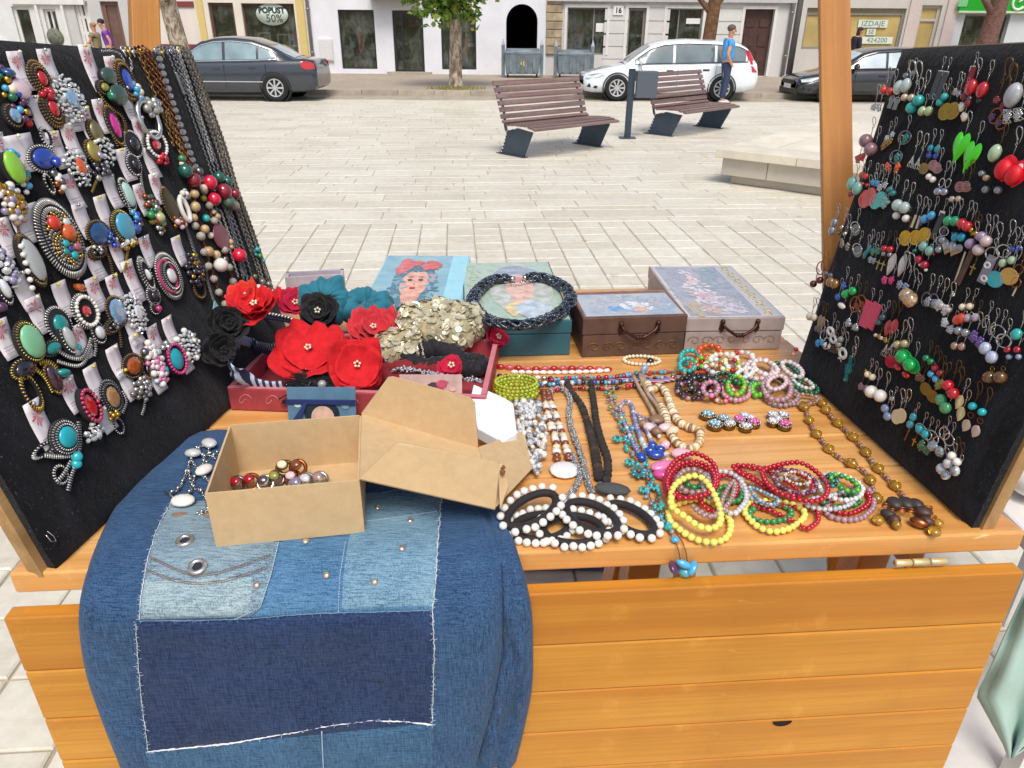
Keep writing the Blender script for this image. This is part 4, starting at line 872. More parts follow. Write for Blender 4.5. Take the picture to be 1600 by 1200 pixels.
def bvh_of(rowsets):
    vs,fs=[],[]
    for rows in rowsets:
        o=len(vs);n=len(rows[0]);vs+=[p for r in rows for p in r]
        fs+=[(o+i*n+k,o+i*n+k+1,o+(i+1)*n+k+1,o+(i+1)*n+k) for i in range(len(rows)-1) for k in range(n-1)]
    return BVHTree.FromPolygons(vs,fs)
JB=bvh_of([brow,lrow])
def hit(bv,px,py,off=0.0):
    l,n,i,d=bv.ray_cast(O,ray(px,py).normalized())
    if l is None:return None,None
    if n.dot(O-l)<0:n=-n
    return l+n*off,n
def poly_at(pts,t):
    L=[0]
    for a,c in zip(pts,pts[1:]):L.append(L[-1]+math.dist(a,c))
    x=t*L[-1]
    for i in range(len(pts)-1):
        if x<=L[i+1]+1e-9:k=(x-L[i])/max(1e-9,L[i+1]-L[i]);return tuple(a+(c-a)*k for a,c in zip(pts[i],pts[i+1]))
    return pts[-1]
def drape(left,right,name,m,off=.002,nu=24,nv=24,bv=None,parent=None):
    rows=[]
    for j in range(nv+1):
        a,c=poly_at(left,j/nv),poly_at(right,j/nv);r=[]
        for i in range(nu+1):
            px,py=a[0]+(c[0]-a[0])*i/nu,a[1]+(c[1]-a[1])*i/nu
            edge=i in (0,nu) or j in (0,nv)
            p,n=hit(bv or JB,px,py,off*(.1 if edge else 1));r.append(p if p else r[-1] if r else T(px,py))
        rows.append(r)
    b=MB();b.grid(rows);return b.build(name,m,parent or jean)
def thread(pts,r,name,m,off=.003,step=8,fuzz=0.0,kind=None,dash=False,parent=None,bv=None):
    q=[]
    n=sum(math.dist(a,c) for a,c in zip(pts,pts[1:]))/step
    for i in range(int(n)+1):
        x,y=poly_at(pts,i/max(1,int(n)));p,nn=hit(bv or JB,x+R.uniform(-fuzz,fuzz),y+R.uniform(-fuzz,fuzz),off)
        if p:q.append((p,nn))
    b=MB()
    if dash:
        for i in range(0,len(q)-1):b.tube([q[i][0],q[i][0].lerp(q[i+1][0],.7)],r,4)
    else:b.tube([p for p,_ in q],r if not fuzz else (lambda t:r*(.6+.8*R.random())),5)
    if fuzz:
        for p,nn in q:
            for k in range(2):
                d=V((R.gauss(0,1),R.gauss(0,1),R.gauss(0,.6)));d=(d-nn*d.dot(nn)*.6).normalized()*R.uniform(.002,.006);b.tube([p,p+d*.6+nn*.0006,p+d],.00028,3)
    return b.build(name,m,parent or jean,kind=kind or ('stuff' if (fuzz or dash) else None))
drape([(268,786),(246,828),(230,880),(222,930),(219,968)],[(440,772),(436,840),(424,900),(408,950),(390,964)],'pocket_panel',D_POCK,.0025,28,28)
drape([(441,772),(437,840),(424,902),(408,951),(392,964)],[(690,770),(684,830),(682,880),(680,930),(676,952)],'side_panel',D_PANEL,.0018,30,26)
drape([(560,770),(540,850),(532,900),(529,957)],[(689,770),(684,830),(682,880),(677,950)],'worn_panel',denim('denim_worn','#3b6284','#7394a4',1.1),.0030,18,20)
drape([(226,906),(221,935),(219.5,967)],[(404,897),(398,940),(380,963)],'faded_patch',denim('denim_pale','#56758a','#97a9aa',1.1),.0032,20,12)
drape([(213,973),(217,1040),(224,1110),(232,1173)],[(676,953),(677,1010),(676,1080),(675,1131)],'dark_patch',D_DARK,.0028,34,24)
drape([(228,1176),(236,1215)],[(678,1124),(676,1215)],'lower_panel',D_LOW,.0016,30,8)
thread([(268,786),(246,828),(230,880),(222,930),(219,968)],.0006,'frayed_edge',M_FRAY,.002,4,.8)
thread([(219,968),(300,968),(392,965),(480,958),(676,952)],.0006,'frayed_edge',mat('fray_blue','#6f8cab',.9),.003,6,.5)
thread([(689,775),(686,830),(683,870),(681,910),(676,955),(679,1010),(677,1080),(675,1131)],.0006,'frayed_edge',M_FRAY,.002,4,1.0)
thread([(213,973),(217,1040),(224,1110),(232,1173)],.0005,'frayed_edge',M_FRAY,.002,5,.8)
thread([(232,1173),(300,1166),(360,1160),(440,1146),(520,1131),(580,1124),(640,1126),(675,1131)],.0012,'white_hem',mat('fray_white','#e3e8ee',.9),.002,5,.6)
for pts in ([(236,872),(270,888),(305,900),(340,896),(380,884),(424,868)],[(232,892),(270,906),(310,912),(350,908),(390,896),(420,886)]):
    for dy in (0,3):thread([(x,y+dy) for x,y in pts],.0006,'stitching',M_STITCH,.004,4,0,None,True)
thread([(436,850),(424,900),(408,948),(366,966)],.0008,'seam',mat('seam_light','#a8bdd0',.9),.004,4,0,None,True)
thread([(540,850),(532,900),(529,956)],.0007,'seam',MATS['seam_light'],.004,4,0,None,True);thread([(262,832),(330,834)],.0006,'seam',MATS['seam_light'],.004,4,0,None,True)
thread([(572,818),(620,812),(684,802)],.0007,'seam',MATS['seam_light'],.004,4,0,None,True);thread([(503,1140),(507,1215)],.0009,'seam',MATS['seam_light'],.003,5)
thread([(783,880),(786,1016),(776,1075),(768,1108),(750,1180)],.001,'seam',D_DARK,.003,8)
for pts in ([(585,775),(620,768),(655,772)],[(580,785),(620,777),(660,782)]):thread(pts,.0014,'crease',D_PANEL,.003,6)
def onring(px,py,r,tube,name,m,parent,bv=None,off=.004,tilt=None):
    p,n=hit(bv or JB,px,py,off); 
    if p is None:return
    u=n.orthogonal().normalized();q=n.cross(u);b=MB();b.tube([p+(u*math.cos(k/18*6.2832)+q*math.sin(k/18*6.2832))*r for k in range(18)],tube,8,closed=True);o=b.build(name,m,parent)
    b=MB();b.add([p-n*.0012+(u*math.cos(k/16*6.2832)+q*math.sin(k/16*6.2832))*r*.9 for k in range(16)],[tuple(range(16))]);b.build('hole',mat('eyelet_hole','#20283c',.9),o,recalc=False)
for px,py in ((290,848),(310,888)):onring(px,py,.0095,.0034,'eyelet',M_STEELB,jean)
for px,py in ((402,915),(511,900),(586,910),(628,859),(641,816),(590,796),(478,848)):
    p,n=hit(JB,px,py,.003);b=MB();b.ball(p,(.0052,.0052,.0035),10,6,n.to_track_quat('Z','Y').to_matrix());b.build('stud',M_STUD,jean)
for px in (281,324):b=MB();p,n=hit(JB,px,806,.003);u=EU;q=n.cross(u).normalized();[b.tube([p+u*(s*.011)*math.cos(a/10*6.28)+q*(.005*s)*math.sin(a/10*6.28) for a in range(10)],.0008,4,closed=True) for s in (1,.7,.4)];b.build('embroidery',M_STITCH,jean,kind='stuff')

# ================================================================== open cardboard box with rings
M_CARD=NT('cardboard');_v=M_CARD.coords();_n=M_CARD.noise(_v,60,6,.65);_n2=M_CARD.noise(M_CARD.coords((3,200,3)),2,3)
M_CARD.l(M_CARD.ramp(_n,[(.3,lin('#c4a67c')),(.7,lin('#ceb38a'))]).outputs[0],M_CARD.b.inputs['Base Color']);M_CARD.set(Roughness=.85,Specular_IOR_Level=.25);M_CARD.bump(_n,.04,.001);MATS['cardboard']=M_CARD.m
H0=.026
a_,c_=T(338,855,H0),T(570,832,H0);bx=(c_-a_).normalized();by=V((-bx.y,bx.x,0));BW=(c_-a_).length
BH=ony(326,772,a_.y).z-a_.z;BD=(onz(362,665,a_.z+BH)-(a_+UP*BH)).dot(by);BD=max(.09,min(BD,.2))
box=thing('cardboard_box','small open kraft cardboard box with its lid flaps folded out to the right','box',a_)
def panel(pts,t,name,m,parent,lab=None,bev=0): # pts 4 corners, thickness along normal
    P4=[V(p) for p in pts];n=(P4[1]-P4[0]).cross(P4[-1]-P4[0]).normalized()*t;b=MB();b.prism(P4,n);return b.build(name,m,parent,bevel=bev,label=lab,recalc=True)
q=lambda u,v,z:a_+bx*u+by*v+UP*z;tk=.0028
panel([q(0,0,0),q(BW,0,0),q(BW,0,BH),q(0,0,BH)],-tk,'wall',M_CARD.m,box);panel([q(tk,BD,0),q(BW-tk,BD,0),q(BW-tk,BD,BH+.002),q(tk,BD,BH+.002)],tk,'wall',M_CARD.m,box)
panel([q(0,tk,0),q(0,BD,0),q(0,BD,BH),q(0,tk,BH)],tk,'wall',M_CARD.m,box);panel([q(BW,tk,0),q(BW,BD,0),q(BW,BD,BH),q(BW,tk,BH)],-tk,'wall',M_CARD.m,box)
panel([q(tk,tk,.002),q(BW-tk,tk,.002),q(BW-tk,BD-tk,.002),q(tk,BD-tk,.002)],tk,'base',M_CARD.m,box)
H1,H2=q(BW,BD,BH+.001),q(BW,0,BH+.001);L1,L2_=T(747,702,.058),T(773,797,.05)
panel([H2,L2_,L1,H1],tk,'lid_panel',M_CARD.m,box)
def flap(pts,name='lid_flap'):return panel(pts,tk,name,M_CARD.m,box)
def fpt(px,py,A_,B_,lean):
    n_=V((-(B_-A_).y,(B_-A_).x,0)).normalized();return onpl(px,py,A_+n_*lean,n_)
flap([L1+UP*.003,H1+UP*.003,fpt(606,590,H1,L1,.004),fpt(614,589,H1,L1,.004),fpt(735,622,H1,L1,.004),fpt(742,630,H1,L1,.004)])
flap([H2+UP*.003,L2_+UP*.003,fpt(780,724,H2,L2_,.012),fpt(770,719,H2,L2_,.013),fpt(625,691,H2,L2_,.016),fpt(618,692,H2,L2_,.015)])
flap([L2_+UP*.002,T(831,733,.014),T(815,676,.022),L1+UP*.002]);flap([T(782,796,.055),T(795,760,.072),T(787,727,.084),T(779,726,.085)],'torn_flap')
tb=MB()
for i in range(26):p=T(785+R.uniform(-3,3),733+R.uniform(-5,9),.087);tb.ball(p,(R.uniform(.001,.003),.001,R.uniform(.001,.003)),5,4)
tb.build('torn_edge',mat('torn_brown','#8c5b35',.9,var=.3),box,kind='stuff')
wc=thing('white_card','white card gift box lid with cut corners behind the cardboard flap','box lid',T(770,645,0))
pts=[T(x,y,.045)-UP*.022 for x,y in ((746,669),(785,690),(808,676),(802,630),(790,622),(740,600),(735,622))];b=MB();b.prism(pts,UP*.022);b.build('top',mat('white_card','#eef1f5',.6,var=.02),wc,bevel=.002,recalc=True)

# ------------------------------------------------------------------ jewellery helpers
def ballme(m,seg=12,ring=8):return shared(('ball',m.name,seg),lambda:MB().ball((0,0,0),1,seg,ring).mesh('bead',m))
def gemme(m):
    def mk():
        b=MB();pr=[(.45,.62),(.78,.42),(1,.05),(.95,-.12),(.4,-.5)]
        b.lathe(pr,10,None,False);return b.mesh('gem',m)
    return shared(('gem',m.name),mk)
def bead(p,r,m,parent,name='bead',rot=None,gem=False):
    r=(r,r,r) if not hasattr(r,'__len__') else r
    wm=M.Translation(p) @ (rot.to_4x4() if rot is not None else M.Rotation(R.uniform(0,6.28),4,V((R.uniform(-1,1),R.uniform(-1,1),R.uniform(-1,1))).normalized() if 1 else 'Z')) @ M.Diagonal((*r,1))
    return inst(name,gemme(m) if gem else ballme(m),wm,parent)
def strand(name,label,cat,pts,r,mats,closed=True,gap=1.02,group=None,el=1.0,cord=None,jit=0.0,joined=False,rf=None,pat=None,flat=1.0):
    """beads threaded along points; each bead is an object of its own"""
    if closed:s0=R.uniform(0,99);c_=sum(pts,V())/len(pts);pts=[p+(p-c_)*.07*noise.noise(V(((p-c_).normalized().x*1.4,(p-c_).normalized().y*1.4,s0))) for p in pts]
    t=thing(name,label,cat,pts[0],group);rs=resample(pts,2*r*gap*el,closed);mats=mats if isinstance(mats,(list,tuple)) else [mats]
    if closed:pass
    cb=MB();cb.tube([p for p,_ in rs],r*(.22 if cord is None else cord),5,closed=closed);cb.build('cord',mat('cord_dark','#4a4036',.8,var=.1),t)
    jb = {}
    for i,(p,tg) in enumerate(rs):
        m=(pat(i,len(rs)) if pat else mats[i % len(mats)]);rr=r*(rf(i,len(rs)) if rf else 1)*(1+R.uniform(-jit-.05,jit+.05))
        rot=tg.to_track_quat('Z','Y').to_matrix()
        if joined:jb.setdefault(m.name,(MB(),m))[0].ball(p,(rr,rr,rr*el),7,5,rot)
        else:inst('bead',ballme(m,12,8),M.Translation(p) @ rot.to_4x4() @ M.Rotation(R.uniform(0,6.28),4,'Z') @ M.Diagonal((rr,rr,rr*el,1)),t)
    for b,m in jb.values():b.build('beads',m,t,kind='stuff')
    return t
G_RED=glossy('red_bead','#b01028',.15);G_YEL=mat('yellow_bead','#ebe070',.4,var=.06,scale=300,rnd=.05,sub=.0);G_GREEN=glossy('green_bead','#2f8a4a',.2);G_CLEAR=mat('clear_bead','#eef2f2',.05,var=.06,scale=200,trans=.4,ior=1.45,coat=.6,rnd=.1)
G_PINKCL=mat('pinkish_bead','#c4a4a0',.08,var=.15,scale=200,trans=.4,coat=.6,rnd=.1);G_PEARL=mat('pearl','#e6e2da',.18,var=.06,scale=90,coat=.8,rnd=.05);G_HOWL=NT('howlite');_n=G_HOWL.noise(G_HOWL.coords(),2.2,5,.6,1.2);G_HOWL.l(G_HOWL.ramp(_n,[(.40,lin('#3a3c40')),(.47,lin('#c9ccd0')),(1,lin('#e6e8ea'))]).outputs[0],G_HOWL.b.inputs['Base Color']);G_HOWL.set(Roughness=.3);G_HOWL=G_HOWL.m
G_MAUVE=glossy('mauve_bead','#a88590',.25);G_LAVA=mat('lava_bead','#453e3a',.85,var=.45,scale=60,bump=1.0,rnd=.2);G_TURQ=glossy('turquoise_bead','#2fa9a5',.3,var=.25,scale=3);G_ORNG=glossy('orange_bead','#c8521f',.15,var=.3,scale=2);G_PURP=glossy('purple_bead','#5a2f55',.2)
G_ROSE=mat('rose_quartz','#d9c0c3',.2,var=.15,scale=2,coat=.5,rnd=.08);G_LIME=glossy('lime_bead','#a6b52e',.25);G_BLACK=glossy('black_bead','#1d1c20',.15);G_DGREEN=glossy('deep_green_bead','#1b6a4c',.2);G_BGREEN=glossy('bright_green_bead','#5fb52e',.25);G_WHITE=mat('white_bead','#e4e0d8',.3,var=.08,scale=3,coat=.3,rnd=.06)
G_BRN=glossy('brown_bead','#7a3f24',.25);G_SHELL=mat('shell_bead','#dcc9a8',.35,var=.25,scale=3,coat=.3,rnd=.12);G_AMB=mat('amber','#dba524',.05,var=.2,scale=2,trans=.6,coat=.8,rnd=.1);G_BLUE=mat('blue_glass','#2450b8',.06,var=.25,scale=2,trans=.2,coat=.9,rnd=.1);G_LILAC=mat('lilac_crystal','#a9a0c4',.06,var=.2,scale=3,trans=.35,coat=.9,rnd=.2)
G_PINK=mat('pink_shell','#e37fae',.25,var=.25,scale=8,coat=.6);G_SILV=mat('silver','#cfcfcd',.22,metal=.95,var=.12,scale=200,rnd=.08);G_GOLD=mat('gold','#c9a348',.25,metal=.95,var=.15,scale=200);G_BRONZE=mat('bronze','#7a6136',.35,metal=.85,var=.25,scale=200);G_COPPER=mat('copper','#a5603c',.3,metal=.9,var=.2,scale=200);G_GUN=mat('gunmetal','#7e7f83',.3,metal=.9,var=.2,scale=200)
G_TEALG=glossy('teal_bead','#2b7a80',.2,var=.25,scale=3);G_SKY=glossy('sky_bead','#4aa3cf',.2);G_CREAM=mat('cream_bead','#e6d9bd',.35,var=.1,coat=.3,rnd=.06);G_MAG=glossy('magenta_bead','#c0306f',.15);G_OLIVE=glossy('olive_bead','#8a8a34',.3);G_GREY=glossy('grey_bead','#84868c',.25)
def ringpts(z,pts,h): # closed px polyline in zoom coordinates z=(x0,y0,scale)
    return cromc([T(z[0]+x/z[2],z[1]+y/z[2],h) for x,y in pts],8)
def line(z,pts,h,n=8):return crom([T(z[0]+x/z[2],z[1]+y/z[2],h if not callable(h) else h(i)) for i,(x,y) in enumerate(pts)],n)
# rings lying in the box
RINGS=[(372,757,G_RED,G_GUN,'ring with a dark red ribbed stone at the left end of the box'),(393,753,G_RED,G_COPPER,'ring with a bright red stone in the box'),(415,755,G_GUN,G_SILV,'wide dark silver ring lying in the box'),(432,748,G_OLIVE,G_GUN,'dark oval stone ring in the middle of the box'),(445,731,G_CREAM,G_BRONZE,'ring with a cream pearl on top of the pile in the box'),(466,731,G_BRN,G_COPPER,'copper striped ring at the back of the box'),(458,748,G_ROSE,G_COPPER,'ring with a flat pink stone in the box'),(480,752,G_CLEAR,G_SILV,'silver ring with a clear stone in the box'),(500,750,G_PINKCL,G_SILV,'ring with a pinkish crystal at the right of the pile'),(465,758,G_LILAC,G_SILV,'ring with a lilac stone near the front of the box')]
for i,(px,py,st,me_,lab) in enumerate(RINGS):
    p=onz(px,py,a_.z+.016+(.012 if i in (4,5) else 0));t=thing('finger_ring',lab,'ring',p,'rings in the cardboard box');ax=V((R.uniform(-.5,.5),R.uniform(-1,-.3),R.uniform(.2,.8))).normalized();u=ax.orthogonal().normalized();w2=ax.cross(u)
    b=MB();b.tube([p+(u*math.cos(k/16*6.283)+w2*math.sin(k/16*6.283))*.0115 for k in range(16)],.0032,8,closed=True);b.build('band',me_,t)
    d=(V((-.1,-.5,.8))).normalized();b=MB();b.lathe([(.0085,-.002),(.0095,0),(.0085,.002)],12,M.Translation(p+d*.010) @ d.to_track_quat('Z','Y').to_matrix().to_4x4());b.build('setting',me_,t);bead(p+d*.0125,(.0080,.0068,.0042),st,t,'stone',d.to_track_quat('Z','Y').to_matrix())
# silver chain with clear stones beside the box
def chain(b,pts,ll,r):
    rs=resample(pts,ll*.78)
    for i,(p,tg) in enumerate(rs):
        u=tg.orthogonal().normalized();q=tg.cross(u);x=(u+q if i % 2 else u-q).normalized();b.tube([p+tg*(ll/2)*math.cos(k/6*6.283)+x*(ll*.32)*math.sin(k/6*6.283) for k in range(6)],r,3,closed=True)
t=thing('crystal_necklace','tangled silver chain necklace with large clear stones left of the cardboard box','necklace',T(305,750))
jp=lambda px,py,o=.004:(hit(JB,px,py,o)[0] or T(px,py,o))
b=MB()
for pts in ([(335,696),(312,702),(300,720),(292,742),(282,765),(268,775)],[(340,712),(322,716),(318,728),(305,750),(300,770),(290,782)],[(300,722),(318,748),(334,757)],[(312,706),(322,724),(330,738)],[(296,742),(302,762),(318,775),(325,800),(310,806)],[(330,700),(326,712),(336,720)]):
    chain(b,crom([jp(x,y) for x,y in pts],6),.0075,.001)
    for p in (crom([jp(x,y,.007) for x,y in pts],5))[::3]:b.ball(p,R.uniform(.0022,.0038),6,4)
b.build('chain',G_SILV,t,kind='stuff')
for px,py,rr,m in ((328,700,.016,G_CLEAR),(320,742,.0155,G_WHITE),(303,716,.014,G_CLEAR),(288,790,.0185,G_WHITE)):
    p,n=hit(JB,px,py,.010);p=p or T(px,py,.02);n=n or UP;bead(p,(rr,rr*.72,.007),m,t,'stone',n.to_track_quat('Z','Y').to_matrix())
b=MB();b.tube([jp(258,772,.006),jp(275,785,.006)],.0016,5);b.build('clasp',G_SILV,t)
# ================================================================== trinket boxes at the back
def decal_mat(name,stops,scale=3,rough=.25,rot=0):
    k=NT(name);v=k.coords((1,1,1));n=k.noise(v,scale/.1,4,.55,.5);k.l(k.ramp(n,[(p,lin(c)) for p,c in stops]).outputs[0],k.b.inputs['Base Color']);k.set(Roughness=rough,Coat_Weight=.3,Coat_Roughness=.15);return k.m
def tbox(label,FLp,FRp,topL,backTL,m_body,m_top,hgt=None,lid=.36,top_h=None):
    a,c=T(*FLp),T(*FRp);x=(c-a).normalized();y=V((-x.y,x.x,0));W=(c-a).length;h=hgt or (ony(topL[0],topL[1],a.y).z-a.z)
    D=(onz(backTL[0],backTL[1],a.z+h)-a).dot(y);t=thing('trinket_box',label,'trinket box',a+x*W/2+y*D/2,'decorated trinket boxes along the back of the stall')
    q=lambda u,v,z:a+x*u+y*v+UP*z;hl=h*(1-lid)
    MB().hexa([q(0,0,.001),q(W,0,.001),q(W,D,.001),q(0,D,.001)],[q(0,0,hl-.0015),q(W,0,hl-.0015),q(W,D,hl-.0015),q(0,D,hl-.0015)]).build('box_body',m_body,t,bevel=.0015)
    o=.002;L=MB().hexa([q(-o,-o,hl),q(W+o,-o,hl),q(W+o,D+o,hl),q(-o,D+o,hl)],[q(-o,-o,h),q(W+o,-o,h),q(W+o,D+o,h),q(-o,D+o,h)]).build('lid',m_body,t,bevel=.002)
    MB().add([q(.002,.002,h+.0006),q(W-.002,.002,h+.0006),q(W-.002,D-.002,h+.0006),q(.002,D-.002,h+.0006)],[(0,1,2,3)],False).build('lid_top',m_top,L)
    return t,L,q,W,D,h
LEVN = {}
def blob(q,W,D,h,cx,cy,rx,ry,m,parent,lev,name='picture_shape',n=24,amp=0.0,seed=0):
    pts=[];lev=LEVN[parent.name]=LEVN.get(parent.name,0)+1;lev *= .6;lev+=1.5;amp=min(amp,.45)
    for k in range(n):
        a=k/n*6.2832;f=1+amp*noise.noise(V((math.cos(a)*2,math.sin(a)*2,seed)));pts.append(q(W*(cx+rx*math.cos(a)*f),D*(cy+ry*math.sin(a)*f),h+.0008+.0003*lev))
    MB().add(pts,[tuple(range(n))],False).build(name,m,parent)
pm=lambda n,c,r=.4,v=.3:mat(n,c,r,var=v,scale=45)
def handle(t,q,u0,u1,z,m):
    pts=crom([q(u0,-.004,z),q(u0+.008,-.012,z-.012),q((u0+u1)/2-.012,-.014,z-.026),q((u0+u1)/2,-.015,z-.028),q((u0+u1)/2+.012,-.014,z-.026),q(u1-.008,-.012,z-.012),q(u1,-.004,z)],5)
    b=MB();b.tube(pts,lambda s: .0024+.0016*math.sin(s*math.pi),8);b.build('handle',m,t)
    for u in (u0,u1):
        b=MB();b.ball(q(u,-.006,z+.002),(.006,.006,.006),10,6);b.build('handle_knob',m,t);b=MB();b.prism([q(u-.004,-.0005,z-.004),q(u-.007,-.0005,z-.016),q(u,-.0005,z-.026),q(u+.007,-.0005,z-.016),q(u+.004,-.0005,z-.004)],q(0,-.003,0)-q(0,0,0));b.build('handle_plate',m,t,recalc=True)
    b=MB()
    for s in (-.007,0,.007):b.lathe([(.0055,-.002),(.0062,0),(.0055,.002)],10,M.Translation(q((u0+u1)/2+s,-.0148,z-.0278)) @ M.Rotation(math.pi/2,4,'Y'))
    b.build('handle_ring',m,t,kind='stuff')
def paint(q,W,D,h,parent,areas,seed=3):
    # loose brush strokes building up a soft figure on a lid
    rr=random.Random(seed);n=9;lev=0
    for cx,cy,rx,ry,cols,cnt in areas:
        bs = {c:MB() for c in cols}
        for i in range(int(cnt*1.2)):
            a=rr.uniform(0,6.283);f=rr.uniform(0,1)**.6;x,y=cx+rx*f*math.cos(a),cy+ry*f*math.sin(a);s=rr.uniform(.016,.036);e=rr.uniform(.5,1.6);g=rr.uniform(0,3.1);lev+=1
            P=[]
            for k in range(n):b_=k/n*6.283;u,v=s*math.cos(b_)*e,s*math.sin(b_)/e;P.append(q(W*min(.99,max(.01,x+(u*math.cos(g)-v*math.sin(g)))),D*min(.99,max(.01,y+(u*math.sin(g)+v*math.cos(g))*W/D)),h+.0013+.0000015*lev))
            bs[rr.choice(cols)].add(P,[tuple(range(n))],False)
        for c,b in bs.items():
            if b.v:b.build('brush_strokes',mat('paint_' + c[1:],c,.45,var=.1,scale=60),parent,kind='stuff')
M_OXI=mat('oxidised_metal','#4a2f28',.35,metal=.6,var=.3,scale=80)
def scroll(t,q,u0,u1,z0,z1,m,front=True,n=7):
    b=MB()
    for i in range(n):
        uc=u0+(u1-u0)*(i+.5)/n;zc=(z0+z1)/2;rr=(u1-u0)/n*.5;s=1 if i % 2 else -1
        pts=[]
        for k in range(15):a=k/14*7.2;r2=rr*(1-k/18);pts.append((uc+r2*math.cos(a)*s,zc+r2*.8*math.sin(a)))
        b.tube([(q(u,-.0022,z) if front else q(z,u,0)) for u,z in pts],.0007,4)
    b.build('scrollwork',m,t,kind='stuff')
# teal box with pale lid picture
Wt=None
M_TEALB=mat('teal_box','#2d5f6d',.45,var=.15,scale=20,bump=.05);M_MINTTOP=decal_mat('mint_top',[(.3,'#9fb8a8'),(.55,'#b7c8b4'),(.75,'#8aa394')],2.5)
fr=T(890,555);xx=EU;tl,tr=(729,411),(862,408);hz=ony(895,500,fr.y).z;W_=(onz(*tr,hz)-onz(*tl,hz)).length;flp=fr-EU*W_;fpx=proj(flp)[:2]
t,L,q,W,D,h=tbox('teal wooden box with a faded portrait lid under the braided bead collar',fpx,(890,555),(895,500),tl,M_TEALB,M_MINTTOP,hgt=hz-ZT)
blob(q,W,D,h,.60,.52,.34,.46,pm('faded_grey','#b9beb6'),L,1,amp=.1);paint(q,W,D,h-.0003,L,[(.6,.5,.32,.42,['#b4bab4','#bdc2b8','#aab4b2','#b9b6ae'],60)],9);blob(q,W,D,h,.60,.72,.27,.2,pm('faded_blue','#9aa5b3'),L,2,amp=.15);blob(q,W,D,h,.59,.52,.15,.22,pm('faded_skin','#dcb8a8'),L,3);blob(q,W,D,h,.60,.64,.2,.05,pm('faded_rose','#c98f8c'),L,4,amp=.2);blob(q,W,D,h,.58,.25,.1,.2,pm('faded_skin','#dcb8a8'),L,4);blob(q,W,D,h,.5,.17,.1,.1,pm('faded_gold','#d9c493'),L,5,amp=.4);blob(q,W,D,h,.68,.16,.18,.13,pm('faded_ice','#b9c7cf'),L,5,amp=.4)
b=MB()
for k in range(9):cx,cy=W*(.12+.03*math.sin(k*2.1)),D*(.08+.1*k);b.tube([q(cx+.012*math.cos(a),cy+.014*math.sin(a),h+.0015) for a in [z/9*5 for z in range(10)]],.001,4)
b.build('lace_relief',pm('mint_relief','#a9bda6'),L,kind='stuff')
teal_q,teal_W,teal_D,teal_h=q,W,D,h
# brown box
M_BROWN=mat('brown_box','#5f463c',.5,var=.25,scale=30,bump=.15);M_SKYTOP=decal_mat('sky_top',[(.3,'#8f9fb4'),(.5,'#b3bcc4'),(.7,'#cbbfb2')],1.6,.15)
t,L,q,W,D,h=tbox('dark brown box with gold scrolls and a metal drop handle',(909,559),(1066,553),(913,497),(895,457),M_BROWN,mat('brown_rim','#8a6656',.4,var=.2),lid=.42)
MB().add([q(W*.03,D*.03,h+.0012),q(W*.97,D*.03,h+.0012),q(W*.97,D*.86,h+.0012),q(W*.03,D*.86,h+.0012)],[(0,1,2,3)],False).build('picture',M_SKYTOP,L)
paint(q,W,D,h,L,[(.5,.45,.42,.36,['#a8b2be','#b4bac2','#9caabb','#bdb9b4'],120),(.43,.28,.16,.12,['#7fa9d0','#8fb2d2','#6f9fcc'],30),(.58,.36,.15,.18,['#d6d8dc','#c8ccd4','#dfe0e2'],34),(.6,.24,.06,.08,['#cfa994','#d6b8a6'],10),(.8,.5,.1,.2,['#a4acb6','#b0b6ba'],20)],5)
if 0:blob(q,W,D,h,.45,.28,.17,.13,pm('pict_blue','#6fa6d6'),L,3,amp=.3);blob(q,W,D,h,.58,.36,.16,.2,pm('pict_white','#dfe0e4'),L,4,amp=.4);blob(q,W,D,h,.6,.24,.07,.1,pm('pict_skin','#d3a792'),L,5,amp=.3);blob(q,W,D,h,.8,.5,.1,.2,pm('pict_grey','#a8b0b8'),L,3,amp=.4)
scroll(t,q,W*.05,W*.95,h*.12,h*.42,mat('dull_gold','#8c7437',.4,metal=.5,var=.3));handle(t,q,W*.36,W*.72,h*.82,M_OXI)
b=MB()
for k in range(22):u=W*(.04+.042*k);b.tube([q(u+W*.02*math.sin(a),D*.93+.004*math.cos(a*2),h+.0018) for a in [z/6*6.2 for z in range(7)]],.0008,4)
b.build('braid_relief',mat('relief_tan','#a78a76',.5),L,kind='stuff')
# lavender box
M_LAV=mat('lavender_box','#a89c98',.5,var=.18,scale=25,bump=.08);M_LAVTOP=mat('lavender_top','#cdc9c6',.3,var=.08,scale=20,coat=.3)
t,L,q,W,D,h=tbox('pale lavender box with a lady in a white dress on its lid',(1068,548),(1217,546),(1074,497),(1044,416),M_LAV,M_LAVTOP,lid=.4)
MB().add([q(W*.05,D*.03,h+.0012),q(W*.78,D*.03,h+.0012),q(W*.78,D*.97,h+.0012),q(W*.05,D*.97,h+.0012)],[(0,1,2,3)],False).build('picture',decal_mat('grey_pict',[(.3,'#8e97a3'),(.5,'#a9aab4'),(.7,'#b7b2b8')],1.8),L)
paint(q,W,D,h,L,[(.4,.5,.36,.46,['#a6a9b1','#a2a5ad','#acacb2','#a0a7af'],130),(.62,.7,.14,.24,['#8ba0ab','#93a8b0','#9aa6b0'],50),(.16,.14,.1,.14,['#c2ae84','#b8a88c','#b0aeb4'],30),(.45,.2,.28,.16,['#c6c0c8','#cfcad0','#bfb6c0'],70),(.36,.45,.16,.22,['#d6d2d6','#cfcad0','#c9b6be'],60),(.36,.38,.09,.05,['#c6a0ae','#cbb0b8'],14),(.32,.13,.08,.1,['#bdb6ba','#c8a894'],16),(.36,.66,.08,.08,['#d6d2d6','#d2beb8'],16),(.37,.74,.035,.05,['#d8c2b8'],8),(.36,.84,.07,.07,['#c4c2cc','#cfcdd4'],14)])
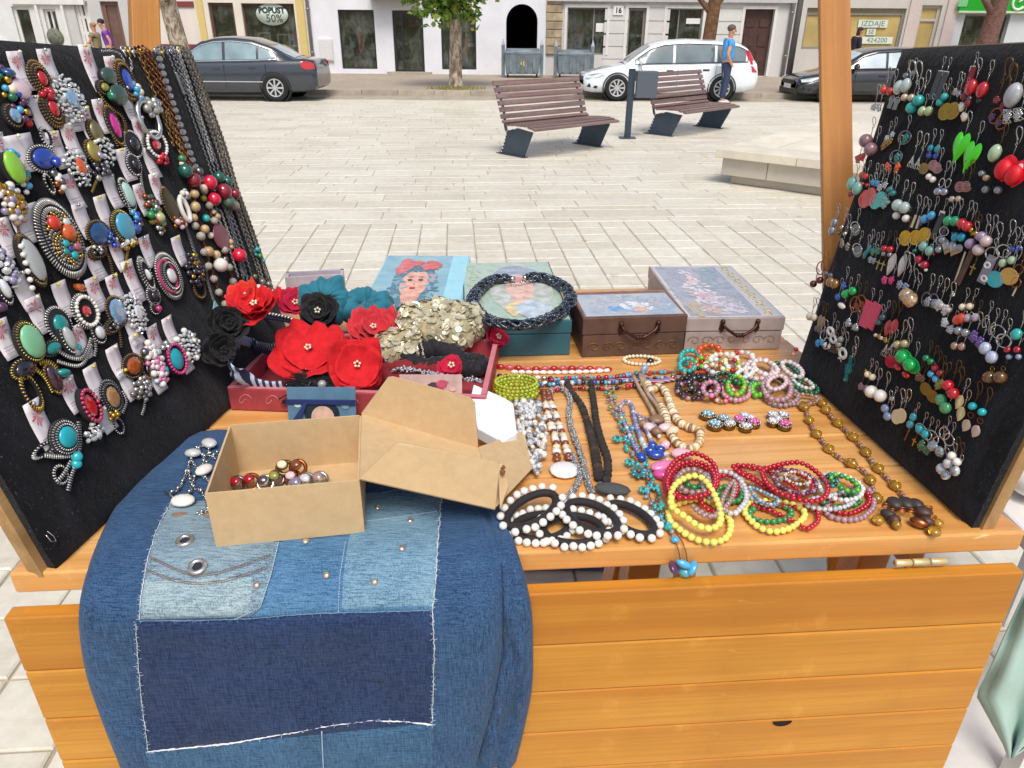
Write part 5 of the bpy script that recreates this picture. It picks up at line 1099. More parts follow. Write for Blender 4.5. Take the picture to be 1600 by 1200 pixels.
for cx,cy,rx,ry,n_,c_ in () and ((.36,.80,.08,.12,'pict_hair','#bcbcc6'),(.37,.73,.045,.07,'pict_face','#c9b9b8'),(.36,.45,.22,.2,'pict_dress','#c2bdc6'),(.46,.2,.3,.17,'pict_skirt','#bdb6c0'),(.36,.38,.1,.06,'pict_sash','#bfa5b2'),(.16,.14,.09,.13,'pict_gold','#bba884'),(.32,.13,.08,.12,'pict_dog','#b3aab0'),(.62,.72,.14,.22,'pict_leaf','#95a6b0')):blob(q,W,D,h,cx,cy,rx,ry,pm(n_,c_),L,1+int(cx*10) % 5,amp=.5,seed=cx*9)
b=MB()
for k in range(14):cy=D*(.05+.068*k);s=1 if k % 2 else -1;b.tube([q(W*.88+s*.004+.008*math.cos(a)*s,cy+.011*math.sin(a),h+.0018) for a in [z/9*5.2 for z in range(10)]],.0013,5)
b.build('relief_border',mat('cream_gold','#d7cf9e',.4,metal=.2),L,kind='stuff')
scroll(t,q,W*.03,W*.95,h*.22,h*.45,mat('faded_gold_scroll','#a38a72',.5,metal=.3));handle(t,q,W*.36,W*.72,h*.88,M_OXI)
# pale blue portrait box behind the flowers
hb=.085;tl,tr,br=onz(576,399,ZT+hb),onz(718,408,ZT+hb),onz(720,476,ZT+hb);fl2,fr2=proj(V((onz(566,475,ZT+hb).x,onz(566,475,ZT+hb).y,ZT)))[:2],proj(V((br.x,br.y,ZT)))[:2]
t,L,q,W,D,h=tbox('pale blue box with a painted girl wearing red flowers in her hair',fl2,fr2,(566,475),(576,399),mat('ice_box','#9fc6d0',.45,var=.1),decal_mat('sky_paint',[(.3,'#7fa9bd'),(.55,'#93bcc4'),(.75,'#a4c9c3')],2.0),hgt=hb)
MB().add([q(W*.80,D*.01,h+.0014),q(W*.99,D*.01,h+.0014),q(W*.99,D*.99,h+.0014),q(W*.80,D*.99,h+.0014)],[(0,1,2,3)],False).build('side_strip',mat('ice_strip','#9fd3e2',.35,var=.06,scale=30),L)
paint(q,W,D,h-.0009,L,[(.4,.5,.38,.46,['#86afc0','#94bcc6','#7fa6ba','#9cc2c4'],110)],6);blob(q,W,D,h,.44,.42,.24,.42,pm('girl_hair','#5f8292'),L,1,amp=.3);blob(q,W,D,h,.45,.18,.1,.2,pm('girl_neck','#d9a290'),L,2);blob(q,W,D,h,.45,.38,.155,.27,pm('girl_face','#e0ab97'),L,3)
for cx,cy,r_ in ((.26,.68,.085),(.33,.78,.07),(.27,.84,.06),(.56,.76,.085),(.63,.74,.06),(.42,.80,.05)):blob(q,W,D,h,cx,cy,r_,r_*1.3,pm('girl_flower','#cf6f70'),L,4,amp=.6,seed=cx); 
paint(q,W,D,h+.0006,L,[(.45,.64,.17,.04,['#557888','#678a98','#4d6e80'],20),(.27,.3,.08,.25,['#5f8292','#7ba0ae','#88aebb'],26),(.64,.3,.05,.22,['#5f8292','#7ba0ae','#88aebb'],22),(.29,.76,.09,.12,['#cf7f80','#c66a6e','#d89a96'],34),(.58,.75,.1,.08,['#cf7f80','#c66a6e','#d89a96'],28),(.64,.5,.04,.1,['#d08e8a','#88aebb'],12)],8)
for cx in (.39,.51):blob(q,W,D,h+.0012,cx,.43,.028,.016,pm('girl_eye','#4b5a66'),L,4);blob(q,W,D,h+.0012,cx,.49,.034,.007,pm('girl_brow','#8a6f68'),L,4)
blob(q,W,D,h+.0012,.45,.27,.035,.016,pm('girl_lips','#b6574f'),L,4);blob(q,W,D,h,.45,.36,.014,.02,pm('girl_nose','#cf9382'),L,4)
# upright pale lilac box
hb=.1;a=onz(445,434,ZT+hb);c=onz(537,429,ZT+hb);x=(c-a).normalized();y=V((-x.y,x.x,0));W=(c-a).length;t=thing('trinket_box','small open lilac box standing behind the teal scrunchies','trinket box',V((a.x,a.y,ZT)),'decorated trinket boxes along the back of the stall');q=lambda u,v,z:V((a.x,a.y,ZT))+x*u+y*v+UP*z
ml=mat('lilac_box','#b7adb6',.5,var=.12,scale=30)
for pts,tt in (([q(0,0,0),q(W,0,0),q(W,0,hb),q(0,0,hb)],-.008),([q(0,.05,0),q(W,.05,0),q(W,.05,hb),q(0,.05,hb)],.008),([q(0,.0085,0),q(0,.0495,0),q(0,.0495,hb),q(0,.0085,hb)],.008),([q(W,.0085,0),q(W,.0495,0),q(W,.0495,hb),q(W,.0085,hb)],-.008)):panel(pts,tt,'side',ml,t)
blob(lambda u,v,z:q(u,-.0006-z*.0,v),W,hb,0,.8,.62,.09,.14,pm('violet_print','#6d6390'),t,0,amp=.6); 
# ================================================================== braided bead collar on the teal box
def hitT(px,py,z):return onz(px,py,z)
zc=ZT+teal_h+.012;COLL=[(798,436),(770,438),(750,452),(738,470),(745,487),(765,502),(795,509),(828,508),(858,499),(880,485),(891,470),(886,454),(868,441),(845,434),(822,434)]
path=crom([hitT(x,y,zc) for x,y in COLL],10);t=thing('bead_collar','thick braided navy seed bead collar lying on the teal box','necklace',path[40])
M_SEED=mat('navy_seed','#252d38',.25,var=.5,scale=400,coat=.6,metal=.2);M_SEED2=mat('steel_seed','#7f8ea0',.25,var=.3,metal=.5,coat=.5);b=MB();bs=MB();rs=resample(path,.004);N=len(rs)
for s in range(7):
    pts=[]
    for i,(p,tg) in enumerate(rs):
        sx=tg.cross(UP).normalized();ph=s*6.2832/7+i*.26*(1 if s % 2 else -1)+(s % 2)*.4;env=min(1,min(i,N-1-i)/4+.35);pts.append(p+sx*.0125*math.cos(ph)*env+UP*(.0085*math.sin(ph)+.002)*env)
    b.tube(pts,.0036,6)
    for i,p in enumerate(pts):
        [(bs if R.random()<.45 else b).ball(p+V((R.uniform(-1,1),R.uniform(-1,1),R.uniform(-.2,1)))*.0032,.0017,5,4) for _ in (0,1)]
b.build('braid',M_SEED,t,kind='stuff');bs.build('braid_steel_beads',M_SEED2,t,kind='stuff')  # second mesh: paler steel beads scattered at random through the navy ones
for px,py in ((800,436),(820,434)):b=MB();p=hitT(px,py,zc);b.tube([p-EU*.006,p+EU*.008],.0068,10);b.build('end_cap',G_SILV,t)
b=MB();chain(b,crom([hitT(790,441,zc),hitT(806,446,zc-.008),hitT(818,440,zc),hitT(836,438,zc-.004)],6),.008,.0012);b.build('clasp_chain',G_SILV,t,kind='stuff')
# ================================================================== red tray with fabric flowers
F0,F1,K1=T(361,641),T(760,657),T(757,560);x=(F1-F0).normalized();y=V((-x.y,x.x,0));W=(F1-F0).length;D=(K1-F1).dot(y);hh=.048
M_TRAY=mat('red_tray','#a23f48',.5,var=.2,scale=25,bump=.35);M_TRAYT=mat('pink_edge','#c77a80',.5,var=.1,scale=30)
tray=thing('red_tray','embossed red wooden tray holding the fabric hair flowers','tray',F0+x*W/2);q=lambda u,v,z:F0+x*u+y*v+UP*z;w=.012
for (u0,u1,v0,v1) in ((0,W,0,w),(0,W,D-w,D),(0,w,w+.0005,D-w-.0005),(W-w,W,w+.0005,D-w-.0005)):
    sd_=MB().hexa([q(u0,v0,.001),q(u1,v0,.001),q(u1,v1,.001),q(u0,v1,.001)],[q(u0,v0,hh),q(u1,v0,hh),q(u1,v1,hh),q(u0,v1,hh)]).build('side',M_TRAY,tray,bevel=.002)
    MB().hexa([q(u0+.001,v0+.001,hh+.0003),q(u1-.001,v0+.001,hh+.0003),q(u1-.001,v1-.001,hh+.0003),q(u0+.001,v1-.001,hh+.0003)],[q(u0+.001,v0+.001,hh+.0015),q(u1-.001,v0+.001,hh+.0015),q(u1-.001,v1-.001,hh+.0015),q(u0+.001,v1-.001,hh+.0015)]).build('edge',M_TRAYT,sd_)
MB().box(q(W/2,D/2,.006),(W-2*w-.001,D-2*w-.001,.008),M.Rotation(math.atan2(x.y,x.x),3,'Z')).build('base',M_TRAY,tray)
b=MB()
for i in range(9):
    u=W*(.06+.105*i);b.tube([q(u+.016*math.cos(a*.8)*(1-a/9),-.0004,.024+.014*math.sin(a)*(1-a/9)) for a in [k/12*7 for k in range(13)]],.0012,4)
b.build('embossing',M_TRAYT,tray,kind='stuff')
def cloth(n,c,sheen=.3,var=.2):return mat(n,c,.8,var=var,scale=18,sheen=sheen,bump=.15)
C_RED=mat('red_silk','#c40a18',.85,var=.18,scale=90,sheen=.05,bump=.35);C_CRIM=mat('crimson_silk','#b80d3a',.85,var=.18,scale=90,sheen=.05,bump=.35);C_TEAL=cloth('teal_cotton','#1f6f83');C_BLK=cloth('black_chiffon','#0f0e12',.12);C_GOLD=cloth('gold_cloth','#b0a47c');C_DRED=cloth('dark_red_velvet','#7f0f1c')
SEQ=mat('gold_sequin','#ddd5b4',.2,metal=.45,var=.25,scale=60,coat=.6)
def petal_layer(p,n,r,cup,waves,amp,seed,m,parent,name='petal_layer',nr=7,ns=36):
    u=n.orthogonal().normalized();w_=n.cross(u);rows=[]
    for j in range(nr+1):
        f=j/nr;row=[]
        for k in range(ns):
            a=k/ns*6.2832;wob=noise.noise(V((math.cos(a)*waves*.22,math.sin(a)*waves*.22,seed+f*.5)))+.35*noise.noise(V((math.cos(a)*waves*.8,math.sin(a)*waves*.8,seed+f*1.5)));lobes=1-.10*abs(math.sin(a*2+seed))
            rr=r*(.06+.94*f)*(lobes*(1+.12*wob) if f>.3 else 1);z=cup*r*f**2.2+amp*r*wob*f*f+.02*r*math.sin(a*waves+seed+3*wob)*f*f
            row.append(p+(u*math.cos(a)+w_*math.sin(a))*rr+n*z)
        rows.append(row)
    b=MB();b.grid(rows,True);o=b.build(name,m,parent);md=o.modifiers.new('solid','SOLIDIFY');md.thickness=.0006;return o
def flower(px,py,h,r,m,label,layers=5,n=None,beadm=None,group=None,waves=6,cat='hair flower',cup=.35):
    p=T(px,py,h) if h>0 else LBD.P(px,py,-h);n=(n or V((0,-.55,.85))).normalized();t=thing('fabric_flower',label,cat,V((p.x,p.y,ZT+.01)),group)
    for i in range(layers):
        f=(1-(i/layers)**1.3*.72) if layers>3 else 1-i*.14;nn=(n+V((R.gauss(0,.12),R.gauss(0,.12),R.gauss(0,.08)))).normalized();petal_layer(p+n*(i*.0028)+V((R.uniform(-.004,.004),R.uniform(-.004,.004),0)),nn,r*f,cup*.7+.06*i,waves,.5,i*3.7+px,m,t)
    for k in range(5):a=k*1.256;u=n.orthogonal().normalized();w_=n.cross(u);bead(p+n*(layers*.0028+.008)+(u*math.cos(a)+w_*math.sin(a))*.005,.0026,beadm or G_CREAM,t,'centre_bead')
    return t
flower(484,549,.092,.080,C_RED,'largest open red silk rose at the front of the tray',3,cup=.16,waves=5)
flower(556,572,.08,.062,C_RED,'red silk rose hanging right of the largest rose',3,V((.35,-.7,.6)),cup=.2,waves=6)
flower(402,484,-.075,.056,C_RED,'crumpled red fabric flower at the back left of the tray',4,V((-.1,-.4,.9)),waves=9,cup=.5)
flower(462,478,.09,.045,C_CRIM,'crimson folded flower left of the black sequinned puff',4,V((.2,-.6,.75)),waves=4,cup=.6)
flower(584,520,.07,.062,cloth('red_net','#c22430'),'bright red net puff between the roses and the sequinned scrunchie',5,V((.1,-.4,.9)),waves=12,cup=.4)
flower(386,466,-.05,.034,cloth('orange_red','#d8301c'),'small orange red organza puff at the far left of the tray',3,V((-.2,-.5,.8)),waves=7,cup=.6)
flower(772,530,.05,.03,C_CRIM,'crimson flower tip peeping out right of the sequinned scrunchie',3,V((.6,-.4,.6)),cup=.7)
flower(706,577,.052,.028,C_CRIM,'small crimson flower below the sequinned scrunchie',3,V((0,-.5,.85)),cup=.6)
flower(500,490,.105,.045,C_BLK,'black flower dotted with clear beads behind the largest rose',5,V((0,-.75,.65)),G_CLEAR and None,G_CLEAR,waves=9,cup=.5)
flower(354,508,-.03,.036,C_BLK,'black chiffon flower leaning against the left board',6,V((.5,-.6,.5)),G_BLACK and C_BLK,waves=16,cup=.7);flower(346,546,-.03,.034,C_BLK,'lower black chiffon flower against the left board',5,V((.5,-.7,.3)),C_BLK,waves=18,cup=.7)
# black fringe tassel flower
p=T(498,606,.045);t=thing('fringe_flower','black fringed flower with a grey pearl under the largest rose','hair flower',p);b=MB();nn=V((0,-.7,.7)).normalized();u=V((1,0,0));w_=nn.cross(u)
for i in range(1500):
    a=R.uniform(0,6.283);d=(u*math.cos(a)*1.25+w_*math.sin(a)*.72);l=R.uniform(.03,.06);s=p+d*R.uniform(0,.01);b.tube([s,s+d*l*.5+nn*R.uniform(0,.022),s+d*l+V((0,-.004,-R.uniform(.0,.018)))],lambda q_: .0012*(1-.5*q_),3,cap=False)
b.build('fringe',C_BLK,t,kind='stuff');bead(p+nn*.022+u*.012,.0085,mat('grey_pearl','#9a9a9c',.2,coat=.8),t,'pearl')
b=MB()
for i in range(60):a=R.uniform(0,6.283);b.ball(p+(u*math.cos(a)*1.2+w_*math.sin(a)*.7)*R.uniform(.012,.05)+nn*R.uniform(.006,.02),.0013,4,3)
b.build('sequins',G_SILV,t,kind='stuff')
# scrunchies
def scrunchie(px,py,h,r,tube,m,label,n,lumps=9,amp=.3,squash=.7,seq=0,arc=6.2832,start=0):
    p=T(px,py,h);n=n.normalized();u=V((1,0,0));u=(u-n*u.dot(n)).normalized();w_=n.cross(u);t=thing('scrunchie',label,'scrunchie',V((p.x,p.y,ZT+.01)));rows=[];N,Kk=64,22
    for i in range(N):
        a=start+i/N*arc;c=p+(u*math.cos(a)+w_*squash*math.sin(a))*r;d=(u*math.cos(a)+w_*math.sin(a));row=[]
        for k in range(Kk):
            g=k/Kk*6.2832;f=tube*(1+amp*noise.noise(V((math.cos(a)*lumps*.5,math.sin(a)*lumps*.5,math.cos(g)*1.1+px)))+.5*amp*noise.noise(V((math.cos(a)*lumps*1.6,math.sin(a)*lumps*1.6,math.sin(g)*2+px)))+.07*math.sin(a*lumps*2+math.cos(g)*2+3*noise.noise(V((math.cos(a)*2,math.sin(a)*2,px)))))
            row.append(c+d*f*math.cos(g)+n*f*math.sin(g))
        rows.append(row)
    b=MB();b.grid(rows+[rows[0]],True);b.build('gathered_cloth',m,t)
    if seq:
        b=MB()
        for i in range(seq):
            row=R.choice(rows);c=sum(row,V())/Kk;q_=R.choice(row);nn=(q_-c).normalized()
            if nn.z<-.35:continue
            nn=(nn+V((R.gauss(0,.35),R.gauss(0,.35),R.gauss(0,.35)))).normalized();s=R.uniform(.005,.0105);pp=q_+nn*.002+row[3].lerp(row[9],.5)*0;uu=nn.orthogonal().normalized();vv=nn.cross(uu)
            b.add([pp+(uu*math.cos(k/9*6.283)+vv*math.sin(k/9*6.283))*s for k in range(9)] ,[tuple(range(9))],False)
        b.build('sequins',SEQ,t,kind='stuff')
    return t
scrunchie(510,470,.105,.031,.028,C_TEAL,'teal scrunchie standing behind the black sequinned flower',V((.0,-.9,.5)),3,.55,.85);scrunchie(573,480,.085,.034,.026,C_TEAL,'teal scrunchie lying right of the other teal one',V((0,-.5,.85)),4,.55,.6)
scrunchie(690,508,.078,.058,.040,C_GOLD,'large gold sequinned scrunchie at the right end of the tray',V((0,-.35,.94)),6,.35,.5,1500);scrunchie(625,543,.055,.03,.024,C_GOLD,'small gold sequinned puff in front of the large sequinned scrunchie',V((0,-.4,.9)),5,.4,.5,520)
scrunchie(675,560,.042,.05,.02,cloth('black_velour','#15141a',.2),'black sequin dotted scrunchie under the gold one',V((0,-.3,.95)),9,.4,.55,0);scrunchie(735,570,.038,.022,.017,MATS['black_velour'],'small black sequin dotted scrunchie in the right corner of the tray',V((0,-.3,.95)),7,.4,.6,0)
scrunchie(640,585,.03,.06,.016,C_DRED,'dark red velvet hair band lying in the tray',V((0,-.2,1)),8,.3,.35)
# headbands
def band(pts,wd,m,label,name='headband',th=.0015,cat='headband',sidev=None):
    t=thing('headband',label,cat,pts[len(pts)//2]);rows=[];rs=resample(pts,.004)
    for p,tg in rs:s=(sidev or UP);s=(s-tg*s.dot(tg)).normalized();rows.append([p-s*wd/2,p-s*wd/4+tg.cross(s)*th,p+s*wd/4+tg.cross(s)*th,p+s*wd/2])
    b=MB();b.grid(rows);o=b.build('band',m,t);md=o.modifiers.new('solid','SOLIDIFY');md.thickness=.002;return t,rs
def stripem(name,a,c,scale,rot=0):
    k=NT(name);w_=k.n('TexWave',wave_type='BANDS',bands_direction='X');w_.inputs['Scale'].default_value=scale;k.l(k.coords((1,1,1),rot=(0,0,rot)),w_.inputs['Vector']);k.l(k.ramp(w_.outputs['Fac'],[(.42,lin(a)),(.5,lin(c))]).outputs[0],k.b.inputs['Base Color']);k.set(Roughness=.7);return k.m
M_STR1=stripem('navy_stripe','#232b47','#b9c6d8',26,.3)
band(crom([LBD.P(352,556,.03),LBD.P(366,578,.05),T(392,595,.062),T(420,603,.05),T(442,603,.05)],8),.026,M_STR1,'navy and white striped ribbon headband at the front left of the tray',sidev=V((0,-.3,1)))
band(crom([LBD.P(366,528,.03),T(395,537,.075),T(425,543,.07),T(450,545,.065)],8),.02,stripem('navy_thin','#2a3150','#aeb8c8',60,.5),'narrow navy striped headband behind the ribbon one',sidev=V((0,-.3,1)))
pts=crom([T(430,555,.05),T(402,545,.07),T(385,525,.09),T(388,503,.105),T(410,495,.11),T(450,501,.11),T(483,515,.10)],10);t,rs=band(pts,.010,cloth('navy_cloth','#2a3763'),'curved navy headband edged with a black and silver braid',sidev=V((0,-.4,1)));b=MB()
for i,(p,tg) in enumerate(rs):
    if i % 2==0 and i>len(rs)*.3:b.ball(p+UP*.006+V((0,-.002,.002)),(.0048,.0048,.0042),6,4)
b.build('silver_braid',mat('silver_braid','#c4bfb4',.3,metal=.6,var=.4,scale=300),t,kind='stuff');b=MB()
for i,(p,tg) in enumerate(rs):
    if i % 2 and i>len(rs)*.3:b.ball(p+UP*.0055+V((0,-.003,.002)),(.0042,.0042,.0038),6,4)
b.build('black_braid',C_BLK,t,kind='stuff')
pts=crom([T(614,580,.045),T(632,578,.05),T(660,583,.05),T(700,590,.05),T(735,594,.048),T(752,597,.045)],10);t=thing('crystal_headband','headband covered with small grey crystal beads along the front of the tray','headband',pts[30]);b=MB()
for p,tg in resample(pts,.0042):
    for k in range(4):b.ball(p+V((R.uniform(-.002,.002),R.uniform(-.005,.005),R.uniform(-.001,.006))),R.uniform(.002,.0034),5,4)
b.build('beads',mat('grey_crystal','#a3a3a8',.1,metal=.3,var=.4,scale=300,coat=.8),t,kind='stuff');b=MB();b.tube(pts,.003,6);b.build('band',C_BLK,t)
# small printed cards standing in front of the tray
def card(px0,py0,px1,py1,h0,label,m,draw):
    bl,br=T(px0,py1,h0),T(px1,py1,h0);d=(br-bl);hgt=ony(px0,py0,bl.y).z-bl.z;t=thing('printed_card',label,'card',bl+d/2);up_=(UP+V((0,.25,0))).normalized()
    q=lambda u,v,z:bl+d*u+up_*hgt*1.03*v+V((0,-1,.2)).normalized()*z;b=MB();b.prism([q(0,0,0),q(1,0,0),q(1,1,0),q(0,1,0)],V((0,.003,0)));b.build('sheet',m,t,recalc=True);draw(q,t);return t
def pb(q,t,cx,cy,rx,ry,m,lev,amp=0.0):lev=LEVN[t.name]=LEVN.get(t.name,0)+1;pts=[q(cx+rx*math.cos(k/20*6.283)*(1+amp*noise.noise(V((k,cx,2)))),cy+ry*math.sin(k/20*6.283),.0006+.0003*lev) for k in range(20)];MB().add(pts,[tuple(range(20))],False).build('print_shape',m,t)
def d1(q,t):
    pb(q,t,.5,.28,.26,.38,pm('print_hair','#23303c'),1);pb(q,t,.51,.18,.17,.32,pm('print_skin','#d8b5a0'),2);pb(q,t,.15,.52,.05,.06,pm('print_white','#c9d6dc'),2);pb(q,t,.85,.5,.06,.08,pm('print_leaf','#7d98a6'),2,.4)
    for cx in (.44,.58):pb(q,t,cx,.13,.03,.02,pm('print_brow','#2a2324'),3)
    b=MB();b.box(q(.5,.62,.004),((q(1,0,0)-q(0,0,0)).length*1.02,.003,.009));b.build('ribbon',cloth('navy_ribbon','#22346f'),t);b=MB();b.prism([q(.26,.6,.006),q(.3,.6,.006),q(.18,.1,.007),q(.05,.06,.007)],V((0,-.001,0)));b.build('ribbon_tail',MATS['navy_ribbon'],t,recalc=True)
card(451,612,557,662,.004,'blue printed card tied with a navy ribbon in front of the tray',mat('blue_print','#5b7f97',.35,var=.15,scale=30),d1)
def d2(q,t):
    for cx,cy,r_,c_,n_ in ((.55,.5,.2,'#4a4048','print_dark'),(.68,.62,.18,'#c95b72','print_pink'),(.62,.35,.14,'#b63c4c','print_red'),(.25,.5,.14,'#5c79a6','print_blue'),(.85,.4,.1,'#d9a9a0','print_pale')):pb(q,t,cx,cy,r_*.55,r_,pm(n_,c_),1+int(cx*4),.5)
card(625,590,722,622,.03,'floral printed card behind the raised cardboard flap',mat('pink_print','#c7a9a0',.5,var=.2,scale=30),d2)
# ================================================================== bracelets, rings of beads and necklaces on the table
Z1=(1000,700,5.714);Z2=(1220,540,3.75);Z3=(960,540,5.4536);Z4=(750,540,5.4538);Z5=(1060,540,6.9565);Z6=(740,700,5.0);PX=(0,0,1)
GB = 'stretch bead bracelets heaped on the stall'
def ell(z,cx,cy,rx,ry,rot=0,n=12):c,s=math.cos(math.radians(rot)),math.sin(math.radians(rot));return [(cx+rx*math.cos(a)*c-ry*math.sin(a)*s,cy+rx*math.cos(a)*s+ry*math.sin(a)*c) for a in [k/n*6.2832 for k in range(n)]]
def brace(z,pts,h,rpx,mats,label,joined=False,pat=None,el=1.0,tilt=0.0,group=GB,cat='bracelet',rf=None):
    P=ringpts(z,pts,h);c=sum(P,V())/len(P);r=rpx/ppm(c)
    if tilt:
        ys=[p.y for p in P];y0,y1=min(ys),max(ys);P=[p+UP*tilt*(p.y-y0)/max(1e-4,y1-y0) for p in P]
    return strand('bracelet',label,cat,P,r,mats,True,1.0,group,el,joined=joined,pat=pat,rf=rf)
Y=[(480,298),(380,330),(300,390),(275,460),(285,545),(340,595),(430,645),(530,695),(640,712),(715,670),(712,570),(640,430),(570,330)]
brace(Z1,Y,.020,5.6,G_YEL,'upper of the two overlapping yellow bracelets left of the red heap',tilt=.012)
brace(Z1,[(340,490),(480,460),(600,462),(690,520),(775,600),(812,690),(780,780),(670,830),(540,825),(430,775),(330,705),(265,640),(262,560)],.0085,5.6,G_YEL,'lower front one of the two overlapping yellow bracelets')
brace(Z1,[(960,490),(935,560),(985,645),(1080,712),(1200,745),(1330,722),(1430,662),(1465,600),(1430,540),(1340,500),(1240,478),(1080,470)],.0085,5.3,G_YEL,'single yellow bracelet below the large red oval bracelets')
brace(Z1,[(230,400),(225,300),(280,185),(370,120),(480,92),(590,130),(660,190),(690,300),(640,400),(520,430),(380,450),(280,450)],.018,4.4,G_RED,'outer red bracelet behind the two yellow ones',tilt=.01)
brace(Z1,[(290,345),(300,240),(380,170),(480,150),(580,180),(650,250),(660,340),(600,400),(480,420),(360,420)],.008,4.4,G_RED,'inner red bracelet behind the two yellow ones')
brace(Z1,[(250,370),(260,260),(340,160),(480,118),(600,160),(670,260),(640,380),(480,440),(340,440)],.028,4.2,G_RED,'topmost red bracelet on the left heap behind the yellow ones')
brace(Z1,[(330,290),(380,215),(470,195),(560,225),(620,290),(600,370),(500,400),(400,380)],.020,5.0,G_PINKCL,'greyish pink glass bracelet inside the left red ones')
brace(Z1,[(400,300),(440,255),(510,250),(570,270),(560,330),(470,350)],.012,5.0,G_GREEN,'green bracelet half hidden inside the left red ones')
brace(Z1,[(560,290),(640,220),(740,203),(830,230),(905,300),(952,400),(930,500),(850,592),(760,560),(680,480),(600,400)],.017,4.6,G_CLEAR,'clear round glass bracelet in the middle of the front heap')
brace(Z1,[(560,380),(660,280),(740,250),(820,260),(870,320),(850,420),(780,500),(690,560),(600,540),(540,470)],.012,4.4,G_RED,'red bracelet under the clear glass one')
brace(Z1,[(480,520),(560,575),(640,605),(705,560),(745,440),(810,320),(850,300),(830,420),(770,520),(690,600),(570,600)],.022,4.3,G_PINKCL,'dusty pink glass bracelet twisted over the clear one')
brace(Z1,[(690,380),(740,350),(860,350),(910,400),(880,470),(790,470),(720,440)],.010,5.0,G_GREEN,'green bracelet under the clear glass one')
brace(PX,[(1192,740),(1208,729),(1245,723),(1270,733),(1287,748),(1294,765),(1286,780),(1262,784),(1230,776),(1206,762)],.030,4.3,G_RED,'large upper red oval bracelet holding purple and gold beads')
brace(PX,[(1147,729),(1163,728),(1180,732),(1215,732),(1250,742),(1268,756),(1262,770),(1236,774),(1206,768),(1182,752),(1162,742)],.020,4.3,G_RED,'second red bracelet reaching left from the large red oval')
brace(PX,[(1150,732),(1175,745),(1200,762),(1224,774),(1250,778),(1240,760),(1205,740),(1175,728)],.010,4.0,G_RED,'lowest red bracelet under the large red oval')
brace(PX,ell(PX,1243,752,34,17,15),.024,3.4,[G_PURP,G_PURP,G_MAUVE],'purple chip bracelet inside the large red oval')
brace(PX,ell(PX,1238,758,27,11,10),.016,4.0,[G_AMB,G_PINKCL,G_CLEAR],'amber and pale glass bracelet inside the large red oval');brace(PX,ell(PX,1246,747,20,9,12),.034,2.8,[G_GOLD,G_ROSE,G_CLEAR],'small gold and clear bead bracelet on top of the large red oval')
brace(PX,[(1160,745),(1178,752),(1200,768),(1214,780),(1208,790),(1190,786),(1172,776),(1160,762)],.014,4.0,G_CLEAR,'clear bracelet running to the single yellow one');brace(PX,[(1172,762),(1195,770),(1215,780),(1212,788),(1190,784)],.022,3.0,[G_HOWL,G_GREY,G_SKY],'grey veined bracelet crumpled above the single yellow one')
brace(PX,[(1178,790),(1200,796),(1225,808),(1245,818),(1262,826),(1277,815),(1278,800),(1262,792),(1235,792),(1205,786)],.008,4.2,G_RED,'red bracelet threaded through the single yellow one');brace(PX,[(1172,800),(1180,812),(1200,815),(1225,812),(1238,800),(1222,790),(1195,788)],.006,5.0,G_GREEN,'green bracelet inside the single yellow one')
brace(PX,[(1288,742),(1312,741),(1334,750),(1348,764),(1340,778),(1318,782),(1294,775),(1280,760)],.020,4.2,[G_CLEAR,G_WHITE],'clear and white bracelet at the right end of the red heap');brace(PX,[(1296,742),(1322,746),(1340,758),(1336,768),(1310,760)],.028,4.6,[G_GREEN,G_BGREEN],'pale green bracelet at the right end of the red heap')
brace(PX,[(1262,790),(1288,795),(1312,794),(1334,784),(1340,772),(1322,768),(1292,776),(1268,780)],.014,4.2,G_HOWL,'white veined stone bracelet right of the red heap');brace(PX,[(1284,780),(1306,775),(1330,775),(1344,782),(1330,790),(1300,790)],.008,4.4,[G_GREEN,G_DGREEN],'green bracelet under the white veined one')
brace(PX,[(1303,797),(1328,802),(1350,793),(1359,778),(1350,766),(1330,766),(1310,776),(1298,786)],.007,4.2,G_RED,'red bracelet at the far right of the front heap');brace(PX,[(1293,802),(1318,812),(1345,809),(1364,793),(1363,774),(1348,762),(1322,766),(1300,780)],.0065,4.6,G_MAUVE,'mauve bracelet outermost at the right of the front heap')
brace(PX,[(1288,748),(1300,744),(1308,752),(1298,760)],.030,4.0,[G_TEALG,G_BLACK],'small dark blue bracelet at the upper right of the front heap')
# pearl hair ties
def hairtie(cx,cy,rx,ry,rot,h,tilt,label,npe):
    P=ringpts(PX,ell(PX,cx,cy,rx,ry,rot),h);c=sum(P,V())/len(P);ys=[p.y for p in P];P=[p+UP*tilt*(p.y-min(ys))/max(1e-4,max(ys)-min(ys)) for p in P];r=6.6/ppm(c)
    t=thing('hair_tie',label,'hair tie',c,'black hair ties with pearls');b=MB();b.tube([p for p,_ in resample(P,.004,True)],r,10,closed=True);b.build('band',cloth('black_elastic','#221d1e',.1,.3),t)
    rs=resample(P,.001,True);n=len(rs);npe+=4;rp=6.6/ppm(c)
    for k in range(npe):
        p,tg=rs[int(k*n/npe) % n];d=(p-c);d=(d-tg*d.dot(tg)).normalized();bead(p+d*(r+rp*.55)+UP*R.uniform(-.001,.003),rp,G_PEARL,t,'pearl')
hairtie(830,806,40,15,-18,.020,.02,'leftmost pearl hair tie, tipped up at the back',13);hairtie(845,826,43,17,-4,.006,.006,'pearl hair tie lying lowest at the left of the row',16)
hairtie(895,831,46,18,2,.008,.008,'pearl hair tie at the front middle of the row',16);hairtie(925,811,42,18,20,.018,.006,'pearl hair tie resting on the others in the middle',15);hairtie(985,813,40,16,26,.010,.004,'rightmost pearl hair tie by the lava stone',14)
